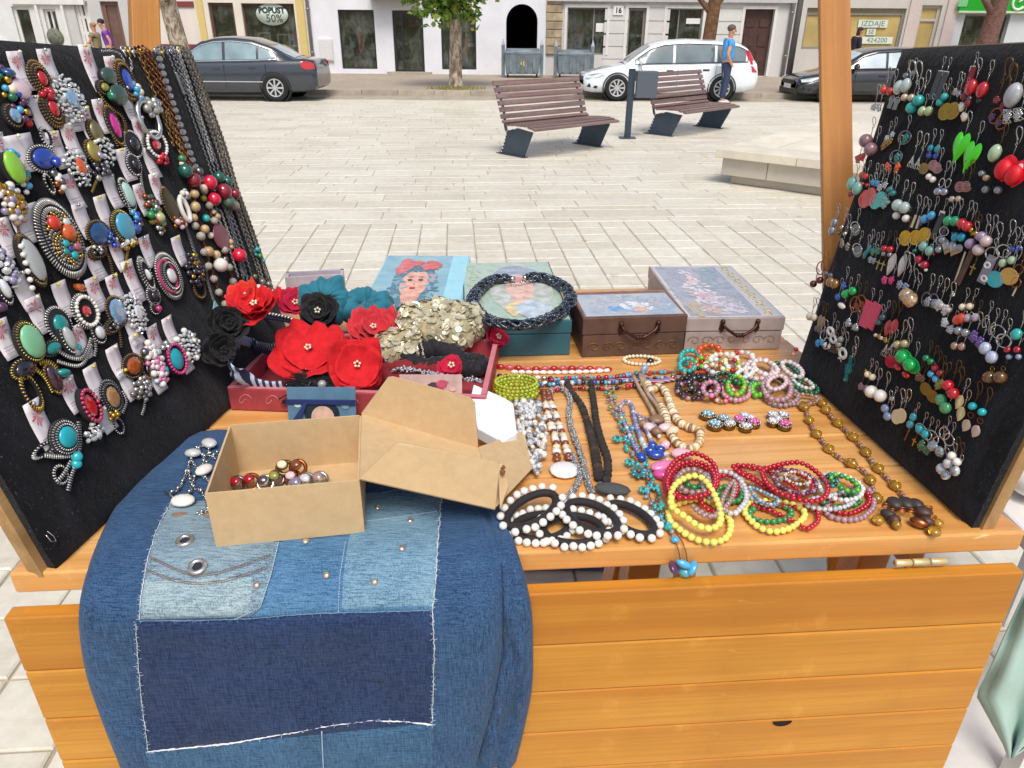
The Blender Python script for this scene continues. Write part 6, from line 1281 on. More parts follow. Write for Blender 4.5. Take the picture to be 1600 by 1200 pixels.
# lime coil bracelet
t=thing('coil_bracelet','lime green coiled bead bracelet beside the white card','bracelet',T(804,612))
for k in range(5):
    P=[q_+UP*(.0035+.0072*k) for q_ in ringpts(PX,ell(PX,806+k % 2,619,32,11,0),0)];c=sum(P,V())/len(P);r=(4.4 if k<2 else 3.6-(k>3))/ppm(c)
    for p,tg in resample(P,2*r,True):inst('bead',ballme(G_LIME if k else G_OLIVE,12,8),M.Translation(p) @ M.Rotation(R.uniform(0,6),4,'Z') @ M.Diagonal((r,r,r,1)),t)
b=MB();chain(b,line(PX,[(826,624),(836,628),(842,626)],.003),.006,.0008);b.build('clasp',G_GOLD,t,kind='stuff')
# bone bracelet with charms
brace(PX,ell(PX,1003,563,28,6.5,3),.005,3.0,G_CREAM,'thin cream bone bracelet with a black bead and blue drop',group=None);t=thing('bead_charm','black bead with a pale blue drop hanging from the bone bracelet','charm',T(1014,563));bead(T(1016,565,.008),6/ppm(T(1016,565)),G_BLACK,t);bead(T(1007,576,.006),(.009,.011,.007),G_SKY and mat('pale_blue_stone','#93a9c9',.2,coat=.5),t,'drop');bead(T(1013,584,.004),(.008,.004,.003),G_RED,t,'drop')
# flat bracelets laid side by side behind
GS = 'bracelets laid out straight behind the necklaces'
strand('bracelet','straight bracelet of red oval beads nearest the teal box','bracelet',line(PX,[(782,573),(830,576),(890,575),(950,577)],.006),4.2/ppm(T(860,575)),[G_RED,glossy('pale_red_bead','#c8505a')],False,1.0,GS,el=1.6);strand('bracelet','straight bracelet of white oval beads below the red one','bracelet',line(PX,[(804,581),(860,582),(910,581),(948,579)],.005),3.6/ppm(T(860,582)),G_WHITE,False,1.0,GS,el=1.6)
strand('bracelet','straight black and white bracelet above the lime coil','bracelet',line(PX,[(781,587),(800,588),(840,590),(870,592)],.005),3.6/ppm(T(820,588)),[G_BLACK,G_BLACK,G_WHITE,G_SILV],False,1.0,GS,el=1.3)
for i,(y0,y1,ms,lab) in enumerate(((588,583,[G_RED,G_SKY,G_GREY,G_RED,G_TEALG],'upper straight strip of red and blue chips behind the lava beads'),(596,592,[G_BLUE,G_GREY,G_BLACK,G_SKY,G_CLEAR],'middle straight strip of blue and grey chips behind the lava beads'),(605,602,[G_RED,G_BLACK,G_RED,G_OLIVE,G_RED],'lower straight strip of red and black beads behind the lava beads'))):
    for k in range(1):strand('bracelet',lab,'bracelet',line(PX,[(842+20*(i==0),y0+6),(900,y0+2),(960,y0+1),(1000,y1),(1050-10*i,y1-2)],.006),3.4/ppm(T(900,y0)),ms,False,.85,GS,jit=.3)
strand('bracelet','dark teal and green chip strip between the lime coil and the grey rope','bracelet',line(PX,[(838,598),(860,600),(885,598),(905,596)],.005),4.2/ppm(T(860,598)),[G_DGREEN,G_TEALG,G_WHITE,G_BLACK],False,.85,GS,jit=.3)
bt,_=band(line(PX,[(950,597),(985,594),(1020,597),(1050,593),(1062,589)],.004),.012,stripem('purple_stripe','#3a2a5a','#d8a8c8',60,1.57),'flat purple and pink striped ribbon strip by the bead bracelets',sidev=V((0,1,.1)))
bt['category'] = 'ribbon';bt.name = 'ribbon_strip'
# heap of small bracelets at the back right
HEAP=[
 (1078,560,15,9,0,.010,4.2,[G_TURQ],'upper turquoise bracelet at the left end of the back heap'),(1074,571,12,9,0,.020,4.2,[G_TURQ],'small front turquoise bracelet at the left end of the back heap'),
 (1108,552,17,7,0,.012,5.4,[G_ORNG],'orange glass bracelet nearest the lavender box'),(1092,577,13,8,0,.012,5.0,[G_ORNG,G_ORNG,glossy('flame_bead','#d8431c')],'flame orange bracelet in front of the other orange one'),(1096,568,9,5,0,.022,4.4,[G_BGREEN,G_ORNG],'green and orange beaded ring on the orange bracelets'),
 (1130,565,22,9,0,.014,4.6,[G_WHITE,G_CREAM,G_WHITE,G_SHELL],'white and cream bracelet at the back of the heap'),(1120,575,18,9,10,.020,4.6,[G_WHITE,G_SKY and mat('ice_bead','#c9dcdc',.2,coat=.5),G_PINKCL],'icy white bracelet left of the middle of the heap'),(1140,572,15,7,0,.026,4.0,[G_LIME,G_CREAM,G_AMB,G_RED],'multicoloured lime and cream bracelet on the heap'),
 (1158,562,18,8,0,.010,4.6,[G_WHITE,G_RED,G_ROSE,G_CLEAR],'white bracelet with a red bead at the back of the heap'),(1186,580,22,13,0,.016,5.0,[G_ROSE],'rose quartz bracelet at the top middle of the heap'),(1196,575,20,10,20,.026,4.4,[G_ROSE,G_WHITE],'pale rose and white bracelet over the rose quartz one'),
 (1160,592,17,9,20,.012,4.6,[G_DGREEN,G_GREEN],'dark green bracelet in the middle of the heap'),(1164,583,13,6,-20,.022,4.0,[mat('ice_bead','#c9dcdc'),G_WHITE],'mint white bracelet above the dark green one'),
 (1230,585,24,12,32,.012,4.4,[G_DGREEN],'deep green bracelet at the right end of the back heap'),(1238,578,18,8,30,.020,4.0,[G_WHITE,G_ROSE],'white bracelet inside the deep green one'),(1258,605,22,7,18,.008,3.8,[G_DGREEN],'low deep green bracelet touching the right board'),(1254,598,18,6,25,.014,3.4,[G_WHITE,G_CLEAR],'white crystal bracelet touching the right board'),
 (1214,608,22,17,10,.016,4.6,[G_MAUVE,G_MAUVE,glossy('dusty_pink_bead','#b9939c')],'dusty mauve bracelet in front of the rose quartz ones'),(1222,620,24,14,0,.007,4.2,[G_MAUVE,G_GREY,G_MAUVE],'lower mauve and grey bracelet at the front right of the back heap'),(1214,600,15,8,-10,.027,3.8,[G_ROSE],'small rose bracelet on the mauve one'),
 (1150,608,22,18,10,.010,3.8,[mat('soft_mauve','#b59aa6',.3,coat=.4),G_MAUVE,G_PINK],'soft mauve and pink bracelet at the front middle of the back heap'),(1150,604,13,13,0,.018,4.4,[G_BGREEN,G_LIME,G_BGREEN],'bright green bracelet inside the soft mauve one'),(1184,610,9,8,0,.010,4.6,[G_BGREEN],'small bright green ring right of the soft mauve bracelet'),
 (1128,612,18,15,15,.008,3.6,[G_PINK,G_AMB,G_ROSE,G_RED],'pink and amber bracelet at the front of the back heap'),(1110,610,12,8,0,.022,4.2,[G_PINK,G_MAUVE,G_PINKCL],'pink and mauve bead bracelet on the black ones'),
 (1086,600,28,12,-8,.010,4.2,[G_BLACK,G_LAVA],'black bracelet lying at the left front of the back heap'),(1100,606,24,10,10,.018,4.2,[G_BLACK,G_GUN],'second black bracelet over the first in the back heap'),(1080,612,22,11,5,.006,4.0,[G_PURP,G_BLACK,G_MAUVE],'purple black bracelet at the front left of the back heap'),(1094,588,26,7,0,.012,3.6,[G_BRN,G_OLIVE,G_BLACK],'brown and olive bracelet behind the black ones'),(1072,588,22,6,0,.006,3.4,[G_PINKCL,G_BRN,G_GOLD],'thin brown glass bracelet at the left of the back heap'),(1250,626,28,6,0,.006,3.4,[G_PINKCL,G_MAUVE,G_AMB],'thin pinkish bracelet in front of the deep green ones'),(1130,590,12,6,0,.024,3.6,[G_BLACK,G_DGREEN],'small black and green ring in the middle of the back heap')]
for cx,cy,rx,ry,rot,h,rp,ms,lab in HEAP:brace(PX,ell(PX,cx,cy,rx,ry,rot),h,rp,ms,lab,tilt=R.uniform(0,.008))
# crystal flower brooches on the planks
def petalbrooch(cx,cy,label,petals):
    p0=T(cx,cy,.006);t=thing('crystal_brooch',label,'brooch',p0,'crystal insect brooches lying on the planks')
    for px,py,rx,ry,rot,m in petals:
        p=T(px,py,.008);s=1/ppm(p);rz=M.Rotation(math.radians(-rot),4,'Z');b=MB();b.lathe([(.6,-.007/s*s),(1,-.006),(1.02,.0),(.9,.003),(.01,.004)],20,M.Translation(p) @ rz @ M.Diagonal((rx*s,ry*s*1.7,1,1)));b.build('petal_base',G_BRONZE,t);b=MB()
        for k in range(16):a=k/16*6.283;b.ball(p+(rz @ V((rx*s*.95*math.cos(a),ry*s*1.6*math.sin(a),.003))).xyz,.0016,5,4)
        b.build('bead_rim',G_SILV,t,kind='stuff')
        for k in range(5):a=k*1.2566;bead(p+(rz @ V((rx*s*.5*math.cos(a),ry*s*.9*math.sin(a),.005))).xyz,(.0045,.0045,.0035),m,t,'crystal',gem=False)
        bead(p+UP*.006,(.0045,.0045,.004),m,t,'crystal')
K_ICE=mat('ice_crystal','#9cc4d6',.05,var=.3,scale=200,metal=.3,coat=1);K_PINK=mat('pink_crystal','#d86aa8',.05,var=.35,scale=200,metal=.2,coat=1);K_WHT=mat('white_crystal','#d5d8dc',.05,var=.3,scale=250,metal=.3,coat=1)
petalbrooch(1118,657,'pale blue dragonfly crystal brooch, left of three on the planks',[(1106,649,13,6,15,K_ICE),(1117,664,12,7,-10,K_ICE),(1130,655,10,4,10,K_ICE),(1140,664,8,6,60,K_WHT)])
petalbrooch(1166,661,'pink and white crystal flower brooch, middle of three on the planks',[(1155,657,9,6,0,K_PINK),(1163,651,8,5,0,K_WHT),(1178,661,10,6,20,K_PINK),(1165,668,10,5,5,K_WHT),(1172,655,6,4,0,K_WHT)])
petalbrooch(1217,658,'white and magenta crystal flower brooch, right of three on the planks',[(1207,650,8,6,0,K_WHT),(1224,650,9,6,0,K_WHT),(1207,660,8,5,0,K_WHT),(1226,664,11,7,10,K_PINK),(1216,657,6,5,0,K_WHT)])
# ------------------------------------------------------------------ necklaces laid towards the front
NK = 'necklaces laid out on the planks'
def pend(t,px,py,h,rx,ry,m,name='pendant',rot=0,th=.005):
    p=T(px,py,h);s=1/ppm(p);return bead(p,(rx*s,ry*s*1.6,th),m,t,name,M.Rotation(math.radians(rot),3,'Z'))
# howlite chip mass
t=thing('howlite_necklace','many stranded white and grey chip necklace beside the cardboard flap','necklace',T(830,690),NK);jb=MB();jw=MB()
for s in range(6):
    P=crom([T(806+s*8+5*math.sin(y*.05+s),y,.006+.004*(s % 2)) for y in range(632,752,12)],6)
    for p,tg in resample(P,.0085):
        q_=p+V((R.uniform(-.005,.005),R.uniform(-.003,.003),R.uniform(0,.009)))
        bead(q_,R.uniform(.0038,.0068),R.choice([G_HOWL,G_HOWL,G_WHITE,G_GREY]),t,'chip')
b=MB();b.tube(line(PX,[(816,640),(819,690),(832,715),(846,705),(852,680)],.014),.004,6);b.build('cord',G_CREAM,t)
pend(t,808,632,.008,4,4,mat('navy_chip','#454a66',.3));pend(t,822,636,.008,5,4,MATS['navy_chip'])
# shell and brown necklace with white shell pendant
t=thing('shell_necklace','brown and cream stone necklace ending in a large white shell disc','necklace',T(870,690),NK)
for pts in ([(850,612),(853,635),(856,650),(862,668),(867,682),(869,698),(870,712)],[(856,612),(863,634),(869,650),(874,666),(880,680),(884,696),(888,712)]):
    P=crom([T(x,y,.008) for x,y in pts],8);rs=resample(P,.0135)
    for i,(p,tg) in enumerate(rs):bead(p,((.0085,.007,.0065) if i % 3 else (.0068,.0068,.0062)),[G_BRN,G_SHELL,G_WHITE][i % 3] if i>2 else G_BRN,t)
pend(t,882,734,.006,24,15,mat('white_shell','#e9e8e4',.15,var=.06,scale=40,coat=.7),th=.006);pend(t,870,716,.006,7,5,G_BRN);pend(t,888,714,.006,7,5,G_BRN)
# grey rope
t=thing('rope_necklace','silver grey beaded rope necklace curling between shell and lava strands','necklace',T(890,690),NK)
for pts in ([(858,620),(861,640),(869,660),(877,680),(887,700),(898,722),(905,742),(900,760),(890,775),(884,790)],[(858,619),(863,609),(874,607),(885,612),(891,625),(889,645),(892,665),(900,690),(908,712),(914,735),(920,758),(926,772)]):
    b=MB(); 
    for p,tg in resample(line(PX,pts,.006),.0036):
        for k in range(4):a=R.uniform(0,6.28);sx=tg.cross(UP).normalized();b.ball(p+sx*.0042*math.cos(a)+UP*.0042*math.sin(a),R.uniform(.0018,.0026),5,4)
    b.build('beads',mat('grey_seed','#a5a4a2',.2,var=.55,scale=500,metal=.4,coat=.4),t,kind='stuff');b=MB();b.tube(line(PX,pts,.006),.0042,6);b.build('core',mat('rope_core','#77777a',.6),t)
# lava bead necklace
P=line(PX,[(887,598),(893,612),(908,632),(918,660),(926,690),(932,720),(936,745)],.009);Q_=line(PX,[(948,750),(950,735),(949,715),(940,690),(932,660),(928,630),(923,598)],.009)
t=strand('lava_necklace','black lava bead necklace with a large oval stone','necklace',P,6.6/ppm(T(925,680)),[G_LAVA,G_LAVA,G_LAVA,mat('lava_brown','#4a3a36',.8,var=.3,bump=.6)],False,1.06,NK,el=.85,rf=lambda i,n: .8+.4*i/n)
for i,(p,tg) in enumerate(resample(Q_,1.9*6.4/ppm(T(925,680)))):r_=6.4/ppm(p)*(1.15-.4*i/30);bead(p,(r_,r_,r_*.9),G_LAVA,t)
pend(t,957,764,.014,29,9,mat('grey_stone','#4d5050',.7,var=.35,scale=90,bump=.5),'pendant',-12,.008);pend(t,938,757,.007,5,4,G_SILV)
# turquoise chip necklace hanging over the edge
t=thing('turquoise_necklace','long turquoise chip and wire necklace dangling over the front edge','necklace',T(1000,720),NK)
for k,pts in enumerate(([(950,605),(951,622),(958,640),(966,660),(972,680),(980,700),(992,720),(1006,742),(1012,760),(1018,785),(1030,800),(1038,815),(1044,830)],[(957,605),(960,625),(970,645),(982,668),(988,690),(1000,708),(1010,730),(1020,752),(1026,775),(1032,795),(1040,810),(1046,825)])):
    P=line(PX,pts,.006);b=MB();b.tube(P,.0009,4);b.build('wire',G_BRN,t)
    for i,(p,tg) in enumerate(resample(P,.0095)):
        f=i/45
        m=R.choice([G_GREY,G_OLIVE,G_TURQ,G_MAUVE] if f<.4 else [G_TURQ,G_SKY,G_BRN,G_GREY,G_TEALG]);bead(p+V((R.uniform(-.006,.006),R.uniform(-.004,.004),R.uniform(0,.004))),(R.uniform(.003,.0055),R.uniform(.003,.005),.003),m,t,'chip')
for px,py,rr in ((965,685,8),(984,722,8),(998,738,13),(1018,800,9),(1005,765,7),(1022,760,8),(1028,792,8),(1032,815,7)):
    p=T(px,py,.010);s=rr/ppm(p)
    for k in range(7):a=k/7*6.283;bead(p+V((math.cos(a)*s*.6,math.sin(a)*s*.8,0)),(s*.5,s*.32,.003),G_TEALG if rr>8 else G_TURQ,t,'petal',M.Rotation(a,3,'Z'))
    bead(p+UP*.003,s*.3,G_BRN,t,'centre')
e0=TV(*tuv(T(1046,832)),.004);tip=[e0,TV(tuv(e0)[0]+.004,.006,.006),TV(tuv(e0)[0]+.007,-.006,-.003),TV(tuv(e0)[0]+.011,-.009,-.022)]
b=MB();[b.tube(crom([q_+EU*s for q_ in tip],5),.0009,4) for s in (-.004,.006)];b.build('wire',G_BRN,t)
for px,py,m,a_s in ((1044,824,G_TURQ,7),(1055,843,G_SKY,7)):pend(t,px,py,.006,a_s,a_s*.6,m)
bp=TV(tuv(tip[-1])[0],-.010,-.026)
for dx_,dz,rx_,rz_,m in ((-.014,-.002,.012,.010,G_PURP),(0,.004,.012,.006,G_SKY),(.013,-.004,.012,.009,G_SKY),(.003,-.012,.009,.007,glossy('aqua_bead','#5aa7b4',.2))):bead(bp+EU*dx_+UP*dz,(rx_,.006,rz_),m,t,'drop')
# purple crystal necklace with blue drops and pink shells
t=thing('crystal_strand','pale purple crystal necklace with blue glass drops','necklace',T(1010,680),NK)
for pts in ([(970,650),(970,636),(978,628),(987,634),(990,650),(995,668),(1003,690),(1010,705)],[(970,650),(978,668),(985,684),(992,700),(1000,712)],[(988,640),(1000,655),(1010,672),(1018,690),(1026,700)],[(996,650),(1012,655),(1024,668),(1030,684)]):
    for i,(p,tg) in enumerate(resample(line(PX,pts,.007),.0085)):r_=.0032+.0014*(i/14);bead(p+V((0,0,R.uniform(0,.003))),r_,R.choice([G_LILAC,G_LILAC,G_CLEAR,mat('blue_lilac','#7f8cc4',.06,trans=.3,coat=.9,var=.2)]),t)
for px,py,rx,ry in ((1002,713,8,9),(1016,704,9,6),(1026,710,13,8),(1020,696,8,6),(1032,702,8,6)):pend(t,px,py,.010,rx,ry*.7,G_BLUE,'drop',th=.007)
t=thing('pink_shell_pendant','cluster of glossy pink shell drops behind the left red bracelets','pendant',T(1050,715),None)
for px,py,rx,ry,m,rot in ((1036,728,22,9,G_PINK,20),(1066,709,18,10,mat('light_pink_shell','#eab8c2',.2,coat=.6,var=.1),-10),(1036,742,16,7,mat('hot_pink_shell','#d84f97',.25,coat=.6,var=.15),-15),(1040,695,8,6,MATS['light_pink_shell'],30)):pend(t,px,py,.010,rx,ry*.8,m,'shell',rot,.008)
for i in range(8):bead(T(1030+R.uniform(-6,16),700+R.uniform(-10,20),.010),.004,R.choice([G_ROSE,G_PURP,G_CLEAR]),t)
# brown shell necklaces
t=thing('cowrie_necklace','brown shell and cord necklace with pink cowries','necklace',T(1030,640),NK)
for pts in ([(990,588),(998,605),(1008,622),(1018,640),(1024,655)],[(1000,585),(1006,604),(1014,618),(1026,634),(1034,650)],[(1004,586),(1012,604),(1022,618),(1030,630)]):
    b=MB();P=line(PX,pts,.008);b.tube(P,.0042,6);b.build('cord',mat('shell_cord','#a8917a',.6,var=.4,scale=60),t)
for px,py,rx,ry,m in ((1014,667,10,7,G_ROSE),(1040,668,12,7,G_ROSE),(1026,655,13,9,mat('brown_shell','#8a6a50',.4,var=.35,scale=20)),(1026,674,9,6,mat('brown_shell','#8a6a50')),(1005,662,9,5,MATS['brown_shell']),(1052,672,10,6,G_SHELL)):pend(t,px,py,.012,rx,ry*.8,m,'cowrie',R.uniform(-30,30),.008)
t=strand('shell_disc_necklace','cream and tan shell disc necklace looping at the right of the cowries','necklace',line(PX,[(1012,600),(1018,610),(1030,603),(1040,612),(1046,628),(1052,645),(1062,660),(1078,668),(1092,672),(1094,688),(1084,700),(1070,700),(1056,690),(1046,672),(1040,650),(1032,632)],.009),6/ppm(T(1050,650)),[G_SHELL,G_CREAM,mat('tan_disc','#c29a52',.35,var=.3,coat=.3),G_SHELL,MATS['brown_shell']],False,.55,NK,el=.6,jit=.15)
# amber necklace at the right
t=thing('amber_necklace','long amber glass and copper wire necklace along the foot of the right board','necklace',T(1340,700),NK)
def amb(pts,first):
    P=line(PX,pts,.007);rs=resample(P,.004);b=MB();b.tube(P,.0011,5);b.build('wire',G_COPPER,t);k=0;L=len(rs)
    for i,(p,tg) in enumerate(rs):
        s=i % 13;rot=tg.to_track_quat('Z','Y').to_matrix()
        if s==0:bead(p,(.0085,.0085,.0115),G_AMB,t,'amber_bead',rot);b=MB();pts2=[p+rot @ V((.009*math.sin(a)*math.cos(5*a),.009*math.sin(a)*math.sin(5*a),.011*math.cos(a))) for a in [z/30*3.14 for z in range(31)]];b.tube(pts2,.0005,3);b.build('wire_wrap',G_GOLD,t)
        elif s in (5,6,7,8):bead(p,(.0034,.0034,.0028),G_BRN if s % 2 else G_PINKCL,t,'spacer',rot)
        elif s in (3,10):bead(p,.003,G_AMB,t,'spacer')
amb([(1258,636),(1264,655),(1272,672),(1285,688),(1297,703),(1315,716),(1338,728),(1356,742),(1365,765),(1372,782)],0);amb([(1290,640),(1306,658),(1322,672),(1338,688),(1350,702),(1362,720),(1380,740),(1398,758),(1412,775),(1420,786)],0);amb([(1255,634),(1266,628),(1280,628),(1292,636)],0)
for px,py,rx,ry,m,rot in ((1398,786,12,9,mat('black_wood','#3a3432',.5,var=.3),0),(1416,786,12,9,MATS['black_wood'],0),(1432,788,10,8,MATS['black_wood'],20),(1444,800,11,8,mat('brown_wood_bead','#4a352d',.5,var=.3),60),(1448,815,9,7,MATS['brown_wood_bead'],60),(1436,816,14,6,G_COPPER,-40),(1388,804,8,8,MATS['black_wood'],40),(1398,812,9,6,MATS['brown_wood_bead'],-50)):pend(t,px,py,.010,rx,ry,m,'wood_bead',rot,.008)
for px,py,rr in ((1372,812,9),(1401,820,7),(1460,830,10),(1466,818,8)):pend(t,px,py,.009,rr,rr*.7,G_AMB,'amber_bead',0,.007)
for px,py in ((1384,792),(1394,800),(1410,798),(1424,800),(1450,795),(1456,810)):
    p=T(px,py,.012);b=MB();[b.tube([p+V((.006*math.cos(a),.004*math.sin(a),s*.004)) for a in [z/10*6.283 for z in range(10)]],.0009,4,closed=True) for s in (0,.8)];b.build('wire_coil',G_COPPER,t,kind='stuff')
# ================================================================== neighbouring table at the right
nt=thing('white_stool','ribbed white plastic stool beside the right end of the stall','stool',onflap(1560,1150))
def nb(px,py,y):return ony(px,py,y)
ys=FL.y+EV.y*.02+.12;a=nb(1500,1150,ys);c=nb(1700,1000,ys);M_PLAS=mat('white_plastic','#dcdad8',.4,var=.05)
MB().box((a.x+.22,ys+.18,(a.z+.25)/2+.2),(.30,.3,max(.2,.8))).build('body',M_PLAS,nt,bevel=.02)
for i in range(6):b=MB();x_=a.x+.085+.052*i;b.tube([V((x_,ys+.018,0)),V((x_,ys+.018,.98))],.018,8);b.build('rib',M_PLAS,nt)
nt.location.z=0
# mint cloth hanging beside the flap
t=thing('mint_cloth','pale mint green cloth hanging beside the right end of the flap','cloth',onflap(1590,1000));yc=FL.y+.10;rows=[]
OUT=[((1600,925),(1660,900)),((1572,985),(1670,960)),((1548,1040),(1680,1020)),((1525,1085),(1680,1080)),((1545,1120),(1660,1130)),((1570,1165),(1610,1165)),((1576,1184),(1584,1184))]
for j in range(25):
    x0_,y0_=poly_at([o[0] for o in OUT],j/24);x1_,y1_=poly_at([o[1] for o in OUT],j/24);rows.append([ony(x0_+(x1_-x0_)*i/16,y0_+(y1_-y0_)*i/16,yc+.012*math.sin(i*.9+j*.1)+.01*noise.noise(V((i*.2,j*.2,1)))) for i in range(17)])
b=MB();b.grid(rows);o=b.build('cloth',mat('mint_cotton','#a9c6bb',.85,var=.08,scale=8,sheen=.2),t);o.modifiers.new('solid','SOLIDIFY').thickness=.002
# white goods on the next table
t=thing('side_table','white side table beyond the right board','table',G(1640,760));p=onz(1556,800,.92);MB().box(p+V((.37,.25,-.02)),(.7,.9,.035)).build('table_top',M_PLAS,t,bevel=.006)
for dx_,dy_ in ((.12,-.15),(.7,-.15),(.12,.65),(.7,.65)):MB().box(p+V((dx_,dy_,-.48)),(.04,.04,.88)).build('leg',M_PLAS,t)
for i,(dx_,dy_,rr,lab) in enumerate(((.14,.06,.085,'white rounded bundle nearest the right board'),(.13,.24,.08,'white rounded bundle behind the nearest one by the right board'),(.30,.14,.10,'white bundle at the outer right of the next table'))):
    b=MB();b.ball((0,0,0),(rr*1.1,rr*.9,rr*.55),20,12);b.v=[tuple(V(v)*(1+.12*noise.noise(V(v)*22+V((i,0,0))))) for v in b.v];b.v=[tuple(V(v)+p+V((dx_,dy_,rr*.5))) for v in b.v];setp(b.build('white_bundle',mat('white_cotton','#e9e9ea',.9,var=.05,scale=12)),lab,'bundle','white bundles on the next table')
p2=onz(1600,690,.94);b=MB();b.lathe([(.035,0),(.042,.02),(.04,.13),(.02,.17),(.016,.21)],16,M.Translation(p2+V((.06,.14,0))));setp(b.build('jar',mat('olive_jar','#9a9a62',.3,var=.2)),'olive green jar standing behind the white bundles','jar')
q_=lambda px,py:ony(px,py,LBD.C.y+.12);a=q_(-60,130);c=q_(40,130);a.z=c.z=0;w_=thing('white_signboard','white signboard standing behind the top corner of the left board','signboard',(a+c)/2);MB().prism([q_(-60,20),a,c,q_(22,76),q_(0,58)],V((0,.012,0))).build('sheet',white_m,w_,recalc=True)
# ================================================================== brooches on the left board
def zipm(name,dark,teeth): # toothed zip tape look along a ring
    return mat(name,teeth,.3,metal=.75,var=.3,scale=200)
Z_S=mat('zip_silver','#d2d1cc',.25,metal=.6,var=.2,scale=200);Z_G=mat('zip_gold','#d3b458',.3,metal=.85,var=.2,scale=200);Z_B=mat('zip_bronze','#94794a',.35,metal=.8,var=.25,scale=200);TAPE=mat('zip_tape','#1c1b20',.9)
M_TAG=mat('tag_card','#e6dfe2',.6,var=.06,scale=30);M_TAGP=mat('tag_print','#cf4a58',.6,var=.3,scale=120);M_TAGL=mat('tag_line','#8c8890',.7);M_PIN=mat('pin_head','#e8e4cf',.2,coat=.6);M_PINY=mat('pin_yellow','#d9c33a',.2,coat=.6)
class El:
    """local frame of an oval seen on a board at a place, with half axes along the board"""
    def __init__(s,bd,cx,cy,rx,ry,off):
        s.p=bd.P(cx,cy,off);a=proj(s.p+bd.e*.005);b_=proj(s.p-bd.e*.005);ex,ey=abs(a[0]-b_[0])/.01,abs(a[1]-b_[1])/.01
        a=proj(s.p+bd.up*.005);b_=proj(s.p-bd.up*.005);ux,uy=abs(a[0]-b_[0])/.01,abs(a[1]-b_[1])/.01
        det=ex*ex*uy*uy-ux*ux*ey*ey;a2=(rx*rx*uy*uy-ry*ry*ux*ux)/det;b2=(ex*ex*ry*ry-ey*ey*rx*rx)/det;m=(rx+ry)/2/ppm(s.p)
        s.a=math.sqrt(a2) if a2>(.55*m)**2 else .62*m;s.b=math.sqrt(b2) if b2>(.55*m)**2 else .62*m;s.a=min(s.a,1.7*m)*1.12;s.b=min(s.b,1.7*m)*1.12;s.bd=bd
    def at(s,u,v,h=0):return s.p+s.bd.e*(u*s.a)+s.bd.up*(v*s.b)+s.bd.n*h
    def rot(s):return M(((s.bd.e.x,s.bd.up.x,s.bd.n.x),(s.bd.e.y,s.bd.up.y,s.bd.n.y),(s.bd.e.z,s.bd.up.z,s.bd.n.z)))
def ring_teeth(b1,b2,E,f0,f1,h,closed=True,a0=0,a1=6.2832):
    per=3.1416*(E.a+E.b)*f1;n=max(10,int(per/.0021));pts=[E.at(f0*math.cos(a0+(a1-a0)*k/24),f0*math.sin(a0+(a1-a0)*k/24),h*.4) for k in range(24 if closed else 25)];b1.tube(pts,h*.5,6,closed=closed)
    for k in range(n):
        if k % 2:continue
        a=a0+(a1-a0)*k/n;p,q=E.at(f0*.96*math.cos(a),f0*.96*math.sin(a),h*.95),E.at(f1*math.cos(a),f1*math.sin(a),h*.5);b2.tube([p,q],.0011,4)
def oval(t,cx,cy,rx,ry,stone,rim=None,rings=1,off=.006,core=.62,gem=False,dome=.006,pearls=None):
    E=El(LBD,cx,cy,rx,ry,off*.4)
    b=MB();b.lathe([(.9,0),(1,.001),(.97,off*.8),(.01,off)],22,M.Translation(E.p) @ E.rot().to_4x4() @ M.Diagonal((E.a*.92,E.b*.92,1,1)));b.build('backing',TAPE,t)
    if rim:
        b1,b2=MB(),MB()
        for k in range(rings):f=.95-k*.17;ring_teeth(b1,b2,E,f-.06,f+.07,off*.9+k*.0022)
        b1.build('tape',TAPE,t);b2.build('teeth',rim,t,kind='stuff')
    if pearls:
        n=int(3.1416*(E.a+E.b)*.8/.0056)
        for k in range(n):a=k/n*6.2832;bead(E.at(.8*math.cos(a),.8*math.sin(a),off+.002),.0030,pearls,t,'rim_bead')
    if stone:bead(E.at(0,0,off),(E.a*core,E.b*core,dome),stone,t,'stone',E.rot(),gem)
    return E
CLR=[]
def cluster(t,cx,cy,rx,ry,mats,stone=None,n=26,r=.0048,off=.004,core=.36):
    E=El(LBD,cx,cy,rx,ry,.003);mats=mats if isinstance(mats,list) else [mats]
    if mats==CLR:n,r=int(n*1.5),r*.8
    for k in range(n):a=k*2.39996;f=math.sqrt((k+.5)/n)*.95;m_=mats[R.randrange(len(mats))];bead(E.at(f*math.cos(a),f*math.sin(a),off+.007*(1-f*f)),r*R.uniform(.75,1.3),m_,t,'bead',None,m_ in CLR)
    if stone:bead(E.at(0,0,off+.008),(E.a*core,E.b*core,.005),stone,t,'stone',E.rot(),True)
    return E
def loop(t,cx,cy,rx,ry,m,off=.006,a0=0,a1=6.2832):
    E=El(LBD,cx,cy,rx,ry,.003);b1,b2=MB(),MB();ring_teeth(b1,b2,E,.82,1.04,off*.9,a1-a0>6.2,a0,a1);b1.build('tape',TAPE,t);b2.build('teeth',m,t,kind='stuff')
def tail(t,pts,m,off=.004,w=.0022):
    P=crom([LBD.P(x,y,off) for x,y in pts],6);b=MB();b.tube(P,w*.8,5);b.build('tape',TAPE,t);b=MB()
    for p,tg in resample(P,.0036):s=tg.cross(LBD.n).normalized();b.tube([p-s*w+LBD.n*w,p+s*w+LBD.n*w],.0012,4)
    b.build('teeth',m,t,kind='stuff')
